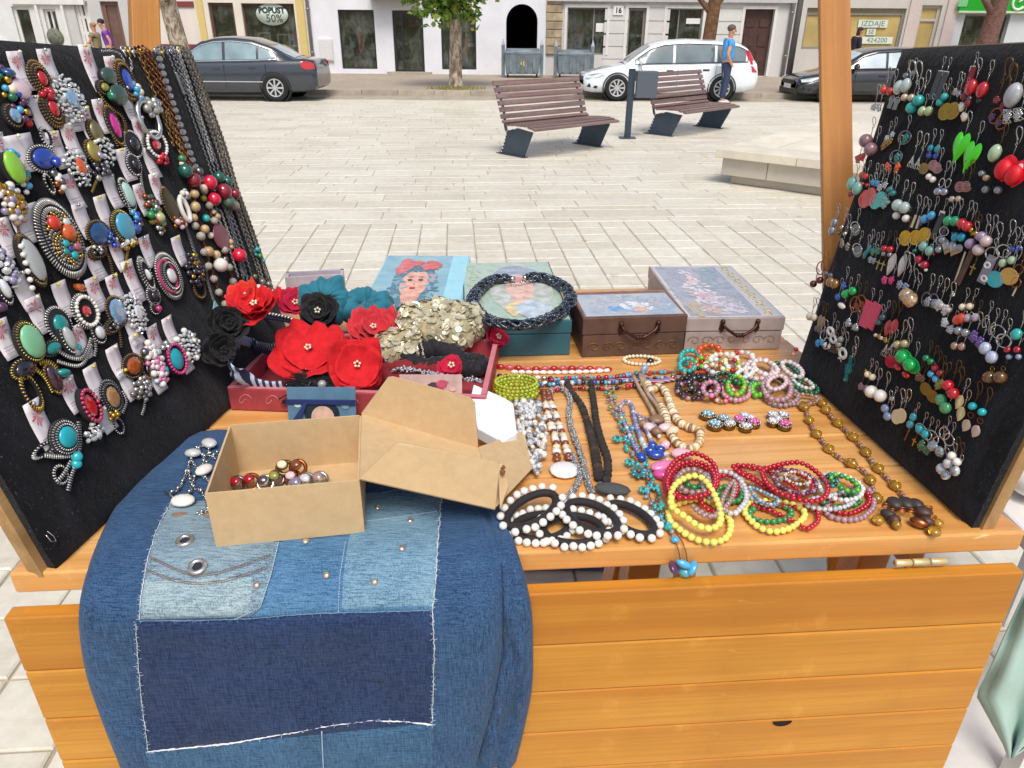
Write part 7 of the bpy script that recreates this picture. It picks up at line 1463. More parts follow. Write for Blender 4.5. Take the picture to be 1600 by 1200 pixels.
def tag(t,cx,cy,w=.028,h=.052,rot=0,flower=True):
    p=LBD.P(cx,cy,.0022+R.uniform(0,.001));c,s=math.cos(rot),math.sin(rot);x=LBD.e*c+LBD.up*s;y=LBD.up*c-LBD.e*s;rows=[]
    for j in range(7):v=j/6-.5;rows.append([p+x*(w*(i/3-.5))+y*(h*v)+LBD.n*(.004*(2*v)**2*(1 if v>0 else .6)) for i in range(4)])
    b=MB();b.grid(rows);o=b.build('tag',M_TAG,t);o.modifiers.new('solid','SOLIDIFY').thickness=.0006
    q=lambda u,v,z=.0012:p+x*(w*u)+y*(h*v)+LBD.n*(z+.004*(2*v)**2*(1 if v>0 else .6))
    if flower:
        b=MB(); 
        for k in range(11):a=k/11*6.283+R.uniform(-.2,.2);l=R.uniform(.22,.38);cu,cv=.0,.22;d=.10;b.add([q(cu,cv),q(cu+l*math.cos(a-d),cv+l*.5*math.sin(a-d)),q(cu+l*1.15*math.cos(a),cv+l*.58*math.sin(a)),q(cu+l*math.cos(a+d),cv+l*.5*math.sin(a+d))],[(0,1,2,3)],False)
        b.build('flower_print',M_TAGP,o,kind='stuff')
    b=MB()
    for v in (-.18,-.26,-.34):b.add([q(-.36,v),q(.3,v),q(.3,v-.014),q(-.36,v-.014)],[(0,1,2,3)],False)
    b.add([q(-.44,-.46),q(.44,-.46),q(.44,-.47),q(-.44,-.47)],[(0,1,2,3)],False);b.build('print_lines',M_TAGL,o,kind='stuff')
    b=MB();pp=q(R.uniform(-.2,.2),.46,.005);b.ball(pp,.0028,8,6);b.tube([pp,pp-LBD.n*.006],.0006,4);b.build('pin',R.choice([M_PIN,M_PINY,G_SILV]),t)
def brooch(label,cx,cy):return thing('brooch',label,'brooch',LBD.P(cx,cy),'handmade brooches pinned to the left board')
S_RED=mat('red_gem','#c8141c',.05,var=.2,scale=200,trans=.15,coat=1);S_BLUE=mat('blue_gem','#1c3fb0',.06,var=.3,scale=150,trans=.15,coat=1);S_LBLUE=mat('light_blue_gem','#7fa6c6',.05,var=.35,scale=150,trans=.2,coat=1);S_DBLUE=mat('deep_blue_gem','#1d4a7c',.06,var=.4,scale=150,coat=1);S_MAG=mat('magenta_gem','#c41c86',.06,var=.3,scale=150,coat=1);S_ORA=mat('orange_gem','#cf5a1c',.06,var=.35,scale=150,coat=1);S_AMB=mat('amber_gem','#a8500f',.08,var=.4,scale=150,coat=1);S_LIME=mat('lime_stone','#8cc63a',.15,var=.15,scale=30,coat=.7);S_JADE=mat('jade_stone','#7fbf95',.2,var=.25,scale=40,coat=.6);S_TURQ=mat('turquoise_stone','#20a9b4',.25,var=.12,scale=60,coat=.4);S_SKYS=mat('sky_stone','#4f9cb8',.2,var=.25,scale=60,coat=.6);S_GREY=mat('grey_cat_stone','#a9aeae',.15,var=.2,scale=30,coat=.7);S_PINKW=mat('pink_white_stone','#dcc4cc',.15,var=.12,scale=30,coat=.7);S_GRN=mat('green_stone','#1f7a5c',.12,var=.3,scale=80,coat=.8);S_BLK=mat('black_stone','#22202a',.1,var=.3,scale=60,coat=.8);S_TEAL=mat('teal_stone','#1a8a86',.12,var=.25,scale=60,coat=.8);S_WHT=mat('white_gem','#d9dcdf',.06,var=.25,scale=200,coat=1,metal=.2);S_YGRN=mat('olive_gem','#8f8f24',.08,var=.35,scale=150,coat=1)
CLR[:]=[G_CLEAR,mat('frost_bead','#d6dedc',.06,trans=.35,coat=.9,var=.15,scale=200),mat('sparkle','#f2f5f5',.08,metal=.7,var=.2,scale=300)]
t=brooch('cluster brooch with a pale pink stone and blue drop at the upper left corner',20,140);tag(t,32,112);cluster(t,16,150,24,44,[G_PURP,G_RED,G_DGREEN,G_CREAM,G_SKY,G_GOLD,G_BLUE],None,24);oval(t,24,141,16,17,S_PINKW,None,off=.010,core=.9);oval(t,17,182,14,17,S_LBLUE,Z_B,off=.008,gem=True);bead(LBD.P(12,113,.012),(.012,.010,.006),S_DBLUE,t,'stone');loop(t,40,176,8,12,Z_B)
t=brooch('double bronze oval brooch with two red stones in the top row',66,145);tag(t,66,190,h=.07,flower=False);oval(t,60,124,19,27,S_RED,Z_B,3,core=.42);oval(t,78,171,19,28,S_RED,Z_B,3,core=.45);cluster(t,68,147,9,7,G_RED,None,6)
t=brooch('pale glass bead flower brooch with a blue centre in the top row',104,155);tag(t,77,107);tag(t,108,178);cluster(t,103,156,27,36,CLR,S_LBLUE,46,.0048)
t=brooch('dark green stone brooch with a curled bronze tail in the top row',172,140);tag(t,143,107,h=.07);oval(t,163,120,12,13,S_GRN and mat('moss_stone','#3d5248',.2,var=.4,scale=30,coat=.6),None,core=.95,off=.009);oval(t,158,138,9,10,S_YGRN,Z_B,off=.008,gem=True);oval(t,178,150,14,16,MATS['moss_stone'],None,core=.95,off=.010);bead(LBD.P(174,150,.018),(.007,.008,.005),S_GRN,t,'stone');tail(t,[(153,145),(163,160),(175,172),(188,182),(194,196),(194,206)],Z_B,w=.003)
t=brooch('blue diamond shaped brooch in a bronze zip setting beside the chains',198,130);tag(t,178,115);tag(t,200,162,flower=False);oval(t,195,126,17,30,S_BLUE,Z_B,2,core=.5,gem=True);cluster(t,210,146,7,14,[G_SKY,G_CREAM,S_LBLUE],None,7)
t=brooch('royal blue twin stone brooch with striped zip loops in the second row',70,250);tag(t,36,240,.05,.05,flower=False);tag(t,90,235);loop(t,70,216,10,15,Z_S);oval(t,64,249,22,20,S_BLUE and mat('cobalt_stone','#2543a0',.12,var=.25,scale=30,coat=.9),Z_S,1,core=.75);bead(LBD.P(87,252,.012),(.008,.011,.007),S_BLUE,t,'stone');loop(t,74,288,7,15,Z_S);cluster(t,86,286,8,15,[G_GUN,G_PEARL,G_COPPER],None,8);tail(t,[(92,275),(95,300)],Z_S)
t=brooch('clear flower brooch with an orange gem in the second row',117,262);tag(t,112,222);tag(t,113,300);cluster(t,117,262,20,30,CLR,S_ORA,30,.0044,core=.4)
t=brooch('bronze shell and lilac brooch beside the orange gem flower',150,235);tag(t,137,195);cluster(t,160,235,15,24,CLR,None,16);oval(t,146,207,12,18,mat('bronze_shell','#8d8060',.3,metal=.6,var=.4,scale=30),Z_B,core=.85);oval(t,142,238,12,18,mat('gold_shell','#b3a25a',.3,metal=.5,var=.4,scale=40),Z_B,core=.85);bead(LBD.P(154,240,.012),(.004,.011,.005),G_LILAC,t,'stone');cluster(t,150,268,16,12,[G_GUN,S_BLK,G_SILV],None,10);tail(t,[(154,272),(148,285),(142,300)],Z_G)
t=brooch('magenta gem brooch in dark gold next to the bronze shells',178,200);tag(t,160,182);oval(t,176,197,14,29,S_MAG,Z_B,1,core=.6,gem=True);tail(t,[(166,180),(172,205),(182,228)],Z_B)
t=brooch('black and white zip figure brooch under the magenta gem',204,245);tag(t,196,258,flower=False);oval(t,205,226,14,20,S_BLK,Z_S,1,core=.5);oval(t,207,258,11,16,S_BLK,Z_S,1,core=.5);tail(t,[(214,250),(218,270),(220,290)],Z_S)
t=brooch('silver hoop brooch with a shell flower beside the copper chains',226,188);tag(t,220,210);loop(t,228,188,17,28,G_SILV,.010);b=MB();E=El(LBD,228,188,17,28,.004);b.tube([E.at(.92*math.cos(k/28*6.28),.92*math.sin(k/28*6.28),.006) for k in range(28)],.0045,8,closed=True);b.build('hoop',G_SILV,t);cluster(t,232,168,13,13,[mat('shell_petal','#a7a79c',.25,metal=.3,var=.25,scale=30),G_SILV],None,9,.007)
t=brooch('round black zip brooch with a red square gem and red drop',240,230);tag(t,222,208);tag(t,236,255,flower=False);oval(t,240,227,17,22,S_RED,Z_B and G_GUN,2,core=.35,pearls=G_PEARL,gem=True);cluster(t,249,250,7,10,G_RED,None,6)
t=brooch('lime green oval brooch over gold and pearl beads at the left edge',14,285);tag(t,2,240);cluster(t,22,268,20,34,[G_TEALG,G_AMB,G_CREAM,G_SKY,G_PEARL],None,18);oval(t,12,264,17,25,S_LIME,None,off=.012,core=.95);cluster(t,14,318,22,30,[mat('rose_gold_pearl','#b8998a',.2,metal=.4,coat=.6),G_GOLD,G_LILAC,G_PEARL],None,30);tail(t,[(24,330),(27,350),(30,375)],Z_B,w=.0015)
t=brooch('largest oval brooch with a silver zip rim and red and turquoise stones',90,375);tag(t,44,350,.05,.05,flower=False);E=oval(t,91,374,37,55,None,Z_S,2,off=.010)
b=MB();b2=MB()
for k in range(150):a=k*2.39996;f=math.sqrt((k+.5)/150)*.70;(b if k % 3 else b2).ball(E.at(f*math.cos(a),f*math.sin(a),.012),.0027,6,4)
b.build('seed_beads',mat('iris_seed','#8d8578',.2,metal=.5,var=.5,scale=200),t,kind='stuff');b2.build('seed_beads',G_GOLD,t,kind='stuff')
for u,v,rr,m in ((-.25,.42,.0105,mat('coral_stone','#cf3426',.25,coat=.6)),(.2,.1,.0125,S_ORA),(.32,.34,.006,S_WHT),(-.15,-.12,.0055,S_TURQ),(-.3,-.3,.005,S_TEAL),(0,-.45,.006,S_TURQ),(.3,-.28,.0065,S_MAG and mat('rose_crystal','#b0606c',.1,coat=.8)),(-.02,-.28,.005,S_DBLUE)):bead(E.at(u,v,.015),(rr,rr,rr*.6),m,t,'stone',E.rot())
tail(t,[(114,425),(120,436)],Z_S);bead(LBD.P(125,449,.008),.0095,S_AMB,t,'drop',None,True)
t=brooch('long grey stone brooch with a bronze edge and pearls, left of the largest oval',43,408);tag(t,11,372);tag(t,38,455,flower=False);oval(t,44,408,17,37,S_GREY,Z_B,1,off=.010,core=.8)
for k in range(6):bead(LBD.P(33+k*3.5,385+k*13,.014),.0038,G_PEARL,t,'pearl')
t=brooch('crystal and purple brooch cut off by the left edge of the view',4,430);cluster(t,6,420,14,28,CLR+[G_LILAC],None,16);oval(t,2,452,10,22,S_WHT,Z_S,1);bead(LBD.P(2,480,.008),.007,G_PURP,t)
t=brooch('deep blue gem brooch with a bronze swirl right of the largest oval',152,370);tag(t,130,345,flower=False);tag(t,148,412);oval(t,152,366,18,20,S_DBLUE,Z_B,1,core=.8,gem=True);cluster(t,168,376,7,14,[S_DBLUE,G_BLUE],None,7);oval(t,150,394,13,11,None,Z_B,2);cluster(t,148,393,7,6,[G_SILV,G_GUN],None,6,.003);tail(t,[(160,388),(168,402),(172,414),(176,434)],Z_B)
t=brooch('sky blue oval brooch with a gold zip edge in the third row',190,355);tag(t,163,332,flower=False);tag(t,185,398);oval(t,189,355,17,24,S_SKYS,Z_G,1,off=.009,core=.82);cluster(t,196,380,14,9,[G_GOLD,G_CLEAR],None,9);tail(t,[(198,390),(196,405),(193,424)],Z_G)
t=brooch('mint and dark zip brooch with a blue ball at its foot',196,318);tag(t,176,300,flower=False);oval(t,196,305,13,24,mat('mint_glass','#a9cdc4',.15,coat=.8,var=.2),Z_S,1,core=.75);tail(t,[(184,285),(190,300),(198,315),(202,330)],Z_S,.008);cluster(t,208,345,7,14,[G_BLUE,G_SKY,G_GUN],None,9);bead(LBD.P(212,358,.009),.0085,mat('cobalt_ball','#2b50a0',.15,coat=.8,var=.2),t)
t=brooch('green and pearl bead cluster brooch below the red square gem',240,330);tag(t,222,312);cluster(t,238,335,15,30,[G_GUN,G_DGREEN,G_OLIVE,G_SILV,G_COPPER],None,30);bead(LBD.P(236,336,.014),.007,G_GREEN,t);bead(LBD.P(249,340,.014),.0095,mat('greenish_pearl','#b9b78a',.2,coat=.6),t)
t=brooch('ornate bronze relief brooch with a white shell ring',266,325);oval(t,263,322,13,27,mat('bronze_relief','#5f5745',.4,metal=.7,var=.6,scale=50,bump=.8),Z_B,1,core=.9);tag(t,246,295);b=MB();E=El(LBD,285,328,9,20,.004);b.tube([E.at(.8*math.cos(k/20*6.28),.8*math.sin(k/20*6.28),.005) for k in range(20)],.0045,8,closed=True);b.build('shell_ring',S_WHT and G_WHITE,t);cluster(t,282,305,7,8,[MATS['shell_petal'],G_WHITE],None,6,.005);cluster(t,275,350,9,10,[G_BRN,G_ROSE,G_COPPER],None,7)
t=brooch('silver zip brooch with a red baguette gem and a white drop stone',138,495);tag(t,100,468,flower=False);tag(t,126,535);oval(t,130,487,19,25,S_RED,Z_S,2,core=.32,pearls=G_WHITE,gem=True);oval(t,151,520,11,16,S_WHT,Z_S,1,core=.6);tail(t,[(146,530),(148,545),(146,556)],Z_S)
t=brooch('light blue crystal brooch in a bronze zip beside the clear rosette',182,490);tag(t,150,460);oval(t,180,487,16,22,S_LBLUE,Z_B,1,core=.8,gem=True);oval(t,174,510,14,12,None,Z_B,2);cluster(t,174,509,7,6,[G_GUN,G_GREY],None,5,.003);tail(t,[(184,517),(187,530),(188,542)],Z_B)
t=brooch('clear glass rosette brooch in the fourth row',206,490);tag(t,181,455);tag(t,208,515,flower=False);cluster(t,207,490,18,30,CLR,S_WHT,34,.0046)
t=brooch('long teal and grey leaf brooch with a silver zip point',105,530);tag(t,60,492);oval(t,90,508,20,26,S_TEAL,Z_S,1,core=.55);oval(t,100,530,13,22,S_GREY,Z_S,1,core=.75,off=.010);oval(t,112,545,10,14,mat('leaf_glass','#b9c4bd',.1,coat=.9,var=.25),Z_S,1,core=.8);tail(t,[(85,545),(105,558),(125,560),(135,545),(140,530)],Z_S,.005,.003);tail(t,[(88,565),(115,572),(130,566),(141,540)],Z_S,.005,.0025);bead(LBD.P(122,543,.012),.005,S_TURQ,t)
t=brooch('butterfly brooch with a large jade green oval and gold zip loops',50,560);tag(t,8,530);oval(t,42,535,22,29,S_JADE,Z_G,1,off=.010,core=.82);oval(t,34,577,18,16,S_BLK,Z_G,1,core=.75);loop(t,46,613,16,27,Z_G,.007);oval(t,78,545,14,12,S_TEAL,Z_B,1,core=.75);oval(t,80,592,14,22,mat('plum_stone','#3b1f2b',.12,coat=.9,var=.3),Z_G,1,core=.85);bead(LBD.P(98,583,.010),(.011,.010,.006),S_TEAL,t,'stone');tail(t,[(60,568),(72,565),(86,575),(88,590)],Z_G,.005,.003);tail(t,[(54,578),(68,590),(80,612)],Z_G,.005,.003)
t=brooch('black and white double zip brooch ending in a pink ball',232,450);tag(t,208,440,h=.07);oval(t,226,430,13,26,S_WHT,Z_S,2,core=.3);oval(t,237,463,10,14,S_BLK,Z_S,1,core=.5);oval(t,240,482,7,9,None,Z_S,1);bead(LBD.P(248,482,.010),.0055,G_MAG,t)
t=brooch('round striped brooch with a pink ring on white zip coils',261,432);tag(t,231,393);oval(t,261,432,20,33,S_WHT,Z_S,3,core=.32,off=.009);E=El(LBD,262,432,13,22,.012);b=MB();b.tube([E.at(math.cos(k/24*6.28),math.sin(k/24*6.28)) for k in range(24)],.0028,6,closed=True);b.build('pink_ring',mat('pink_cord','#b03a66',.7,var=.3,scale=300),t)
t=brooch('black and gold baroque brooch near the bead necklaces',300,430);tag(t,280,392,flower=False);cluster(t,296,408,9,12,[G_GOLD,G_BLACK],None,9);cluster(t,301,428,14,18,[S_BLK,G_GOLD,G_BLACK],None,16,.0055);loop(t,310,452,9,14,Z_B);bead(LBD.P(318,424,.010),.0075,G_BLACK,t)
t=brooch('pearly glass rosette brooch lowest and farthest right on the board',291,542);tag(t,266,518,flower=False);tag(t,288,560);cluster(t,291,542,17,25,CLR+[G_PEARL],None,36,.0046)
t=brooch('turquoise oval brooch ringed with dark pink pearls',268,562);tag(t,243,532);oval(t,268,562,16,25,S_TURQ,None,1,core=.62,pearls=G_MAG,off=.010);cluster(t,252,545,9,10,[G_GUN,G_SILV],None,6)
t=brooch('white and pink bead cluster brooch left of the turquoise oval',242,570);tag(t,217,545,flower=False);tag(t,244,590,flower=False);cluster(t,240,570,17,32,[G_WHITE,G_PINK,G_ROSE,G_PEARL,mat('ice_bead','#c9dcdc')],None,34);bead(LBD.P(258,578,.012),.006,S_TURQ,t);bead(LBD.P(226,550,.008),.007,G_GUN,t)
t=brooch('amber brown oval brooch with a silver filigree drop',208,590);tag(t,182,566,flower=False);tag(t,200,600,flower=False);oval(t,205,572,15,18,S_AMB,Z_B,1,core=.7,gem=True);loop(t,224,575,7,17,Z_B);cluster(t,217,608,14,18,[G_SILV,mat('dark_crystal','#77736a',.1,metal=.4,coat=.8,var=.4)],None,18);tail(t,[(224,622),(224,636),(220,648)],Z_S)
t=brooch('red gem brooch ringed with dark pink pearls above a clear cluster',134,645);tag(t,112,617);oval(t,133,635,17,27,S_RED,None,1,core=.58,pearls=mat('raspberry_pearl','#a82850',.2,coat=.8),off=.010,gem=True);cluster(t,141,676,13,14,CLR+[G_SILV],None,14)
t=brooch('champagne oval brooch with a gold star bead beside the red gem',176,625);tag(t,148,597,flower=False);tag(t,166,655,h=.04,flower=False);oval(t,172,621,17,25,mat('champagne_gem','#b08a5c',.08,metal=.2,coat=1,var=.45,scale=120),G_GUN,2,core=.6,gem=True);cluster(t,173,650,8,8,[G_GOLD],None,7,.0035);loop(t,184,666,8,12,G_SILV,.004);tail(t,[(190,612),(196,628),(190,645)],Z_S)
t=brooch('turquoise oval bow brooch in black and white zip, lowest on the board',97,690);tag(t,66,668,h=.08);oval(t,97,684,21,25,S_TURQ,Z_S,2,core=.62,off=.010);loop(t,66,703,16,11,Z_S);loop(t,92,742,11,14,Z_S);tail(t,[(120,660),(122,680),(122,700),(118,712)],Z_S,.006,.003);tail(t,[(68,712),(90,714),(112,712)],Z_S,.006,.003);tail(t,[(118,722),(110,742),(104,766)],Z_S,.006,.003);tail(t,[(108,722),(98,740),(88,752)],Z_S,.006,.003);bead(LBD.P(120,714,.012),(.008,.008,.006),S_TURQ,t);bead(LBD.P(119,725,.010),(.008,.007,.006),S_TURQ,t)
p=LBD.P(82,843,.002);b=MB();b.tube([LBD.P(x,y,.003) for x,y in ((74,830),(84,838),(88,846),(80,846),(72,836))],.0007,4);setp(b.build('safety_pin',G_SILV),'bent silver wire pin near the lower left corner of the left board','pin')
# ================================================================== necklaces hung over the right part of the left board
NL = 'necklaces hanging over the left board'
def lpath(pts,off=.006,n=8):return crom([LBD.P(x,y,off) for x,y in pts],n)
def topover(pts):return pts
def lchain(label,strands,m,ll=.007,r=.0014,beads=(),cat='necklace',off=.006,cord=None):
    t=thing('necklace',label,cat,LBD.P(*strands[0][0]),NL); 
    for s in strands:
        P=lpath(s,off);top=P[0];P=[top-LBD.n*.03+LBD.up*.004,top+LBD.up*.012-LBD.n*.012]+P;b=MB()
        if cord:b.tube(P,cord,6);b.build('cord',m,t)
        else:chain(b,P,ll,r);b.build('chain',m,t,kind='stuff')
    for px,py,rr,bm_ in beads:r_=rr/ppm(LBD.P(px,py));bead(LBD.P(px,py,.006+r_*.8),r_,bm_,t)
    return t
lchain('brown copper chain bundle beside the silver hoop brooch',[[(222,84),(238,120),(254,160),(270,205),(282,236),(292,262)],[(228,82),(244,120),(260,160),(276,205),(288,240),(298,270)],[(234,81),(249,118),(265,160),(280,200),(293,240),(304,275)]],mat('aged_copper','#86583a',.35,metal=.85,var=.3),.011,.0018)
lchain('dull brass chain bundle behind the copper chains',[[(216,84),(232,122),(246,160),(258,190),(270,225)],[(258,175),(270,205),(282,240),(288,265)],[(262,178),(276,212),(286,240),(298,280)]],Z_B,.010,.0017)
P=lpath([(247,81),(256,118),(277,181),(293,228),(306,262),(316,280)],.009);t=strand('necklace','necklace of round silver skull like beads between copper and black chains','necklace',P,5.0/ppm(LBD.P(270,180)),[mat('carved_silver','#a9aab0',.3,metal=.7,var=.7,scale=60,bump=.8)],False,1.05,NL)
lchain('black cord necklace with gunmetal tube and teal and crimson beads',[[(262,82),(276,120),(290,155),(306,200),(322,245),(332,275)],[(268,81),(282,120),(298,160),(314,205),(328,245)]],G_GUN,.0065,.0015,[(284,248,6,mat('jade_bead','#3f7f57',.2,coat=.5)),(284,256,4,G_CREAM),(290,267,11,G_TEALG and mat('pine_bead','#1f5d50',.15,coat=.7,var=.2)),(303,281,11,mat('garnet_bead','#8e2336',.15,coat=.7,var=.2)),(318,294,6,G_CREAM),(311,268,7,G_GUN)])
t=lchain('black cords with a gunmetal tube and two bright red ovals',[[(272,82),(282,108),(292,140),(304,175),(318,215),(330,250),(342,290),(352,325),(364,360),(376,400),(388,440)],[(276,82),(290,115),(300,145),(312,180),(326,220),(338,255),(350,300),(362,335),(374,370),(388,415),(396,445)]],G_GUN,.007,.0017,[(328,285,11,G_RED and mat('hot_red_bead','#d31a3c',.12,coat=.8)),(335,311,10,mat('hot_red_bead','#d31a3c'))])
b=MB();b.tube(lpath([(274,113),(280,128),(288,148)],.008),.0038,8);b.build('tube_bead',mat('hammered','#8a8a8a',.3,metal=.8,var=.5,scale=80),t)
lchain('gunmetal chains carrying dark green and crimson beads',[[(284,80),(300,120),(318,175),(334,220),(346,255),(358,300),(372,340),(388,385),(404,425)],[(289,80),(306,122),(323,175),(340,222),(352,260),(366,310),(380,350),(396,395)]],mat('dark_chain','#77726b',.3,metal=.85,var=.3),.007,.0016,[(342,277,9,MATS['pine_bead']),(355,284,8,MATS['pine_bead']),(350,299,12,MATS['garnet_bead']),(367,303,8,MATS['garnet_bead']),(357,315,10,mat('sage_bead','#55705a',.2,coat=.5,var=.2)),(366,321,8,mat('taupe_bead','#8b8677',.25,coat=.5))])
lchain('fine dark chains with turquoise chips at the far edge of the left board',[[(292,80),(308,118),(326,168),(346,220),(364,280),(380,330),(396,370),(408,405),(418,440)],[(297,81),(313,120),(332,172),(352,228),(370,290),(388,340),(404,385),(416,425),(426,450)]],mat('brown_chain','#766a5c',.35,metal=.75,var=.3),.0065,.0014,[(402,390,4,S_TURQ),(406,400,4,G_GREEN),(400,398,3,G_TEALG),(412,408,3,S_TURQ),(420,444,5,mat('pewter_bead','#8f867c',.25,metal=.5)),(412,452,6,G_PEARL),(426,455,5,MATS['pewter_bead'])])
lchain('thin brown leather cords hanging over the far edge of the left board',[[(296,84),(314,128),(336,185),(356,245),(374,305),(392,355),(408,395),(424,440)],[(298,86),(318,134),(340,195),(360,255),(378,315),(398,365)]],mat('leather_cord','#4a3c30',.7,var=.2),cord=.0013)
lchain('dark chain strands ending in a red ball above the red flowers',[[(340,300),(352,330),(362,362),(370,390)],[(346,300),(358,332),(366,362),(376,392)],[(372,408),(378,430),(384,452)],[(377,408),(384,430),(392,455)]],G_GUN,.007,.0016,[(374,399,11,MATS['hot_red_bead'])])
STRP=stripem('striped_stone','#4a4642','#d3cabb',160,.3)
t=thing('necklace','ethnic necklace of striped stone beads with a mauve leaf and pink drop','necklace',LBD.P(320,380),NL)
b=MB();chain(b,lpath([(296,285),(303,310),(306,340),(316,370),(322,396),(330,420),(338,445),(346,465),(354,482)],.004),.008,.0011);b.build('chain',G_COPPER,t,kind='stuff');b=MB();chain(b,lpath([(314,285),(322,310),(330,335),(340,362),(350,390),(357,417),(364,441),(368,460)],.004),.008,.0011);b.build('chain',G_COPPER,t,kind='stuff')
CRE=mat('tan_stone','#c2a77c',.35,var=.25,scale=30,coat=.3)
for px,py,rr,m in ((304,303,7,CRE),(305,323,8,CRE),(309,322,4,G_GREEN),(303,340,6,CRE),(305,353,6,STRP),(314,369,7,STRP),(320,358,7,CRE),(319,394,6,STRP),(326,416,6,STRP),(334,436,6,STRP),(342,457,6,STRP),(352,475,6,STRP),(319,298,6,STRP),(318,310,5,G_OLIVE),(327,321,6,STRP),(333,331,4,G_CREAM),(322,341,6,G_TURQ),(335,345,6,STRP),(340,338,5,CRE),(329,368,5,G_CREAM),(338,398,7,CRE),(326,393,8,mat('sand_stone','#b89468',.3,var=.3,coat=.3)),(351,391,6,STRP),(358,418,6,STRP),(364,440,6,STRP),(345,414,11,G_WHITE),(345,412,4,G_MAG),(352,405,5,G_GUN),(360,378,5,CRE),(361,386,4,CRE),(374,464,4,G_RED)):
    r_=rr/ppm(LBD.P(px,py));bead(LBD.P(px,py,r_),r_,m,t)
for px,py,rx,ry,m in ((343,370,12,19,mat('mauve_leaf','#7b3f4e',.35,var=.25,scale=40,coat=.4)),(362,467,10,18,mat('rose_leaf','#a3354d',.25,var=.2,scale=40,coat=.5))):E=El(LBD,px,py,rx,ry,.004);bead(E.at(0,0,.004),(E.a,E.b,.003),m,t,'leaf',E.rot())
t=thing('necklace','twisted grey cord necklace with a turquoise kite pendant','necklace',LBD.P(310,400),NL);b=MB();P=lpath([(283,335),(296,370),(308,404),(319,424),(327,448),(334,470)],.006);rs=resample(P,.0015)
for s in (0,3.14):b.tube([p+(tg.cross(LBD.n)*math.cos(i*.7+s)+LBD.n*math.sin(i*.7+s))*.0016 for i,(p,tg) in enumerate(rs)],.0015,5)
b.build('cord',mat('grey_cord','#77767a',.5,metal=.3,var=.3),t);q_=lambda x,y:LBD.P(x,y,.006);b=MB();b.prism([q_(334,470),q_(331,492),q_(338,502),q_(347,490)],LBD.n*.003);b.build('pendant',mat('aqua_kite','#7fb5b4',.2,coat=.6),t,recalc=True)
b=MB()
gt=thing('clasp_bunch','bunch of gold and silver clasps along the top of the left board','clasps',LBD.P(260,82))
for px,py,m in ((192,77,G_SILV),(199,77,G_GOLD),(206,78,G_SILV),(222,80,G_GOLD),(244,79,G_SILV),(252,79,G_GOLD),(268,81,G_SILV),(283,80,G_GOLD),(287,84,G_GOLD),(279,78,G_CREAM)):
    p=LBD.P(px,py,.004);b=MB();b.tube([p+LBD.e*.005*math.cos(k/10*6.28)+LBD.up*.005*math.sin(k/10*6.28) for k in range(10)],.0014,5,closed=True);b.tube([p,p-LBD.up*.012],.0016,5);b.build('clasp',m,gt)
t=thing('necklace','thin silver chain looping over the top edge beside the first clasps','necklace',LBD.P(195,90),NL);b=MB();chain(b,lpath([(160,80),(178,80),(190,88),(196,104),(203,122)],.004),.006,.0009);b.build('chain',G_SILV,t,kind='stuff');b=MB();chain(b,lpath([(203,92),(206,104),(204,116),(210,128)],.004),.006,.0009);b.build('chain',G_SILV,t,kind='stuff')

lchain('bundle of fine pewter chains filling the far edge of the left board',[[(286,81),(303,122),(321,176),(338,228),(352,275),(366,320),(382,365),(396,405),(408,440)],[(291,81),(309,124),(328,180),(345,235),(360,285),(376,332),(392,378),(406,420),(414,448)],[(294,82),(312,126),(332,184),(352,242),(370,300),(386,345),(402,390),(416,430)]],mat('pewter_chain','#9a958c',.3,metal=.85,var=.35),.0065,.0015,[(398,432,4,MATS['pewter_bead']),(410,440,5,MATS['pewter_bead']),(420,452,4,G_BRN),(404,450,6,G_PEARL)])
lchain('fine silver chains hanging between the black cords and the crimson beads',[[(280,82),(294,122),(306,160),(320,205),(334,250)],[(278,84),(291,124),(303,164),(317,208),(330,252)],[(338,330),(350,366),(362,400),(372,432)],[(345,330),(357,364),(369,396),(381,430)]],mat('soft_silver_chain','#b4b3b0',.28,metal=.85,var=.3),.006,.0014)
# ================================================================== earrings on the right board
A7,A8,A9=(1240,60,4.4444),(1240,300,4.4444),(1220,540,3.75)
RE,RU,RN=RBD.e,RBD.up,RBD.n;RROT=M(((-RE.x,RU.x,RN.x),(-RE.y,RU.y,RN.y),(-RE.z,RU.z,RN.z)))
HOOK=[mat('hook_silver','#b8b8b5',.25,metal=.95,var=.05),mat('hook_bronze','#6f5a3c',.35,metal=.9,var=.1),mat('hook_dark','#8d8c88',.3,metal=.95,var=.05)]
def hook_mesh(m):
    def mk():
        b=MB();P=[V((.10,.0,.05)),V((.16,.35,.10)),V((.12,.62,.22)),V((-.02,.72,.30)),V((-.12,.60,.30)),V((-.10,.38,.22)),V((-.02,.18,.14)),V((0,0,.10))]
        b.tube(crom(P,4),.030,5);b.ball((-.01,.16,.13),.055,6,4);b.tube([V((.06*math.cos(k/8*6.283),-.06+.06*math.sin(k/8*6.283),.10)) for k in range(8)],.022,4,closed=True);return b.mesh('hook',m)
    return shared(('hook',m.name),mk)
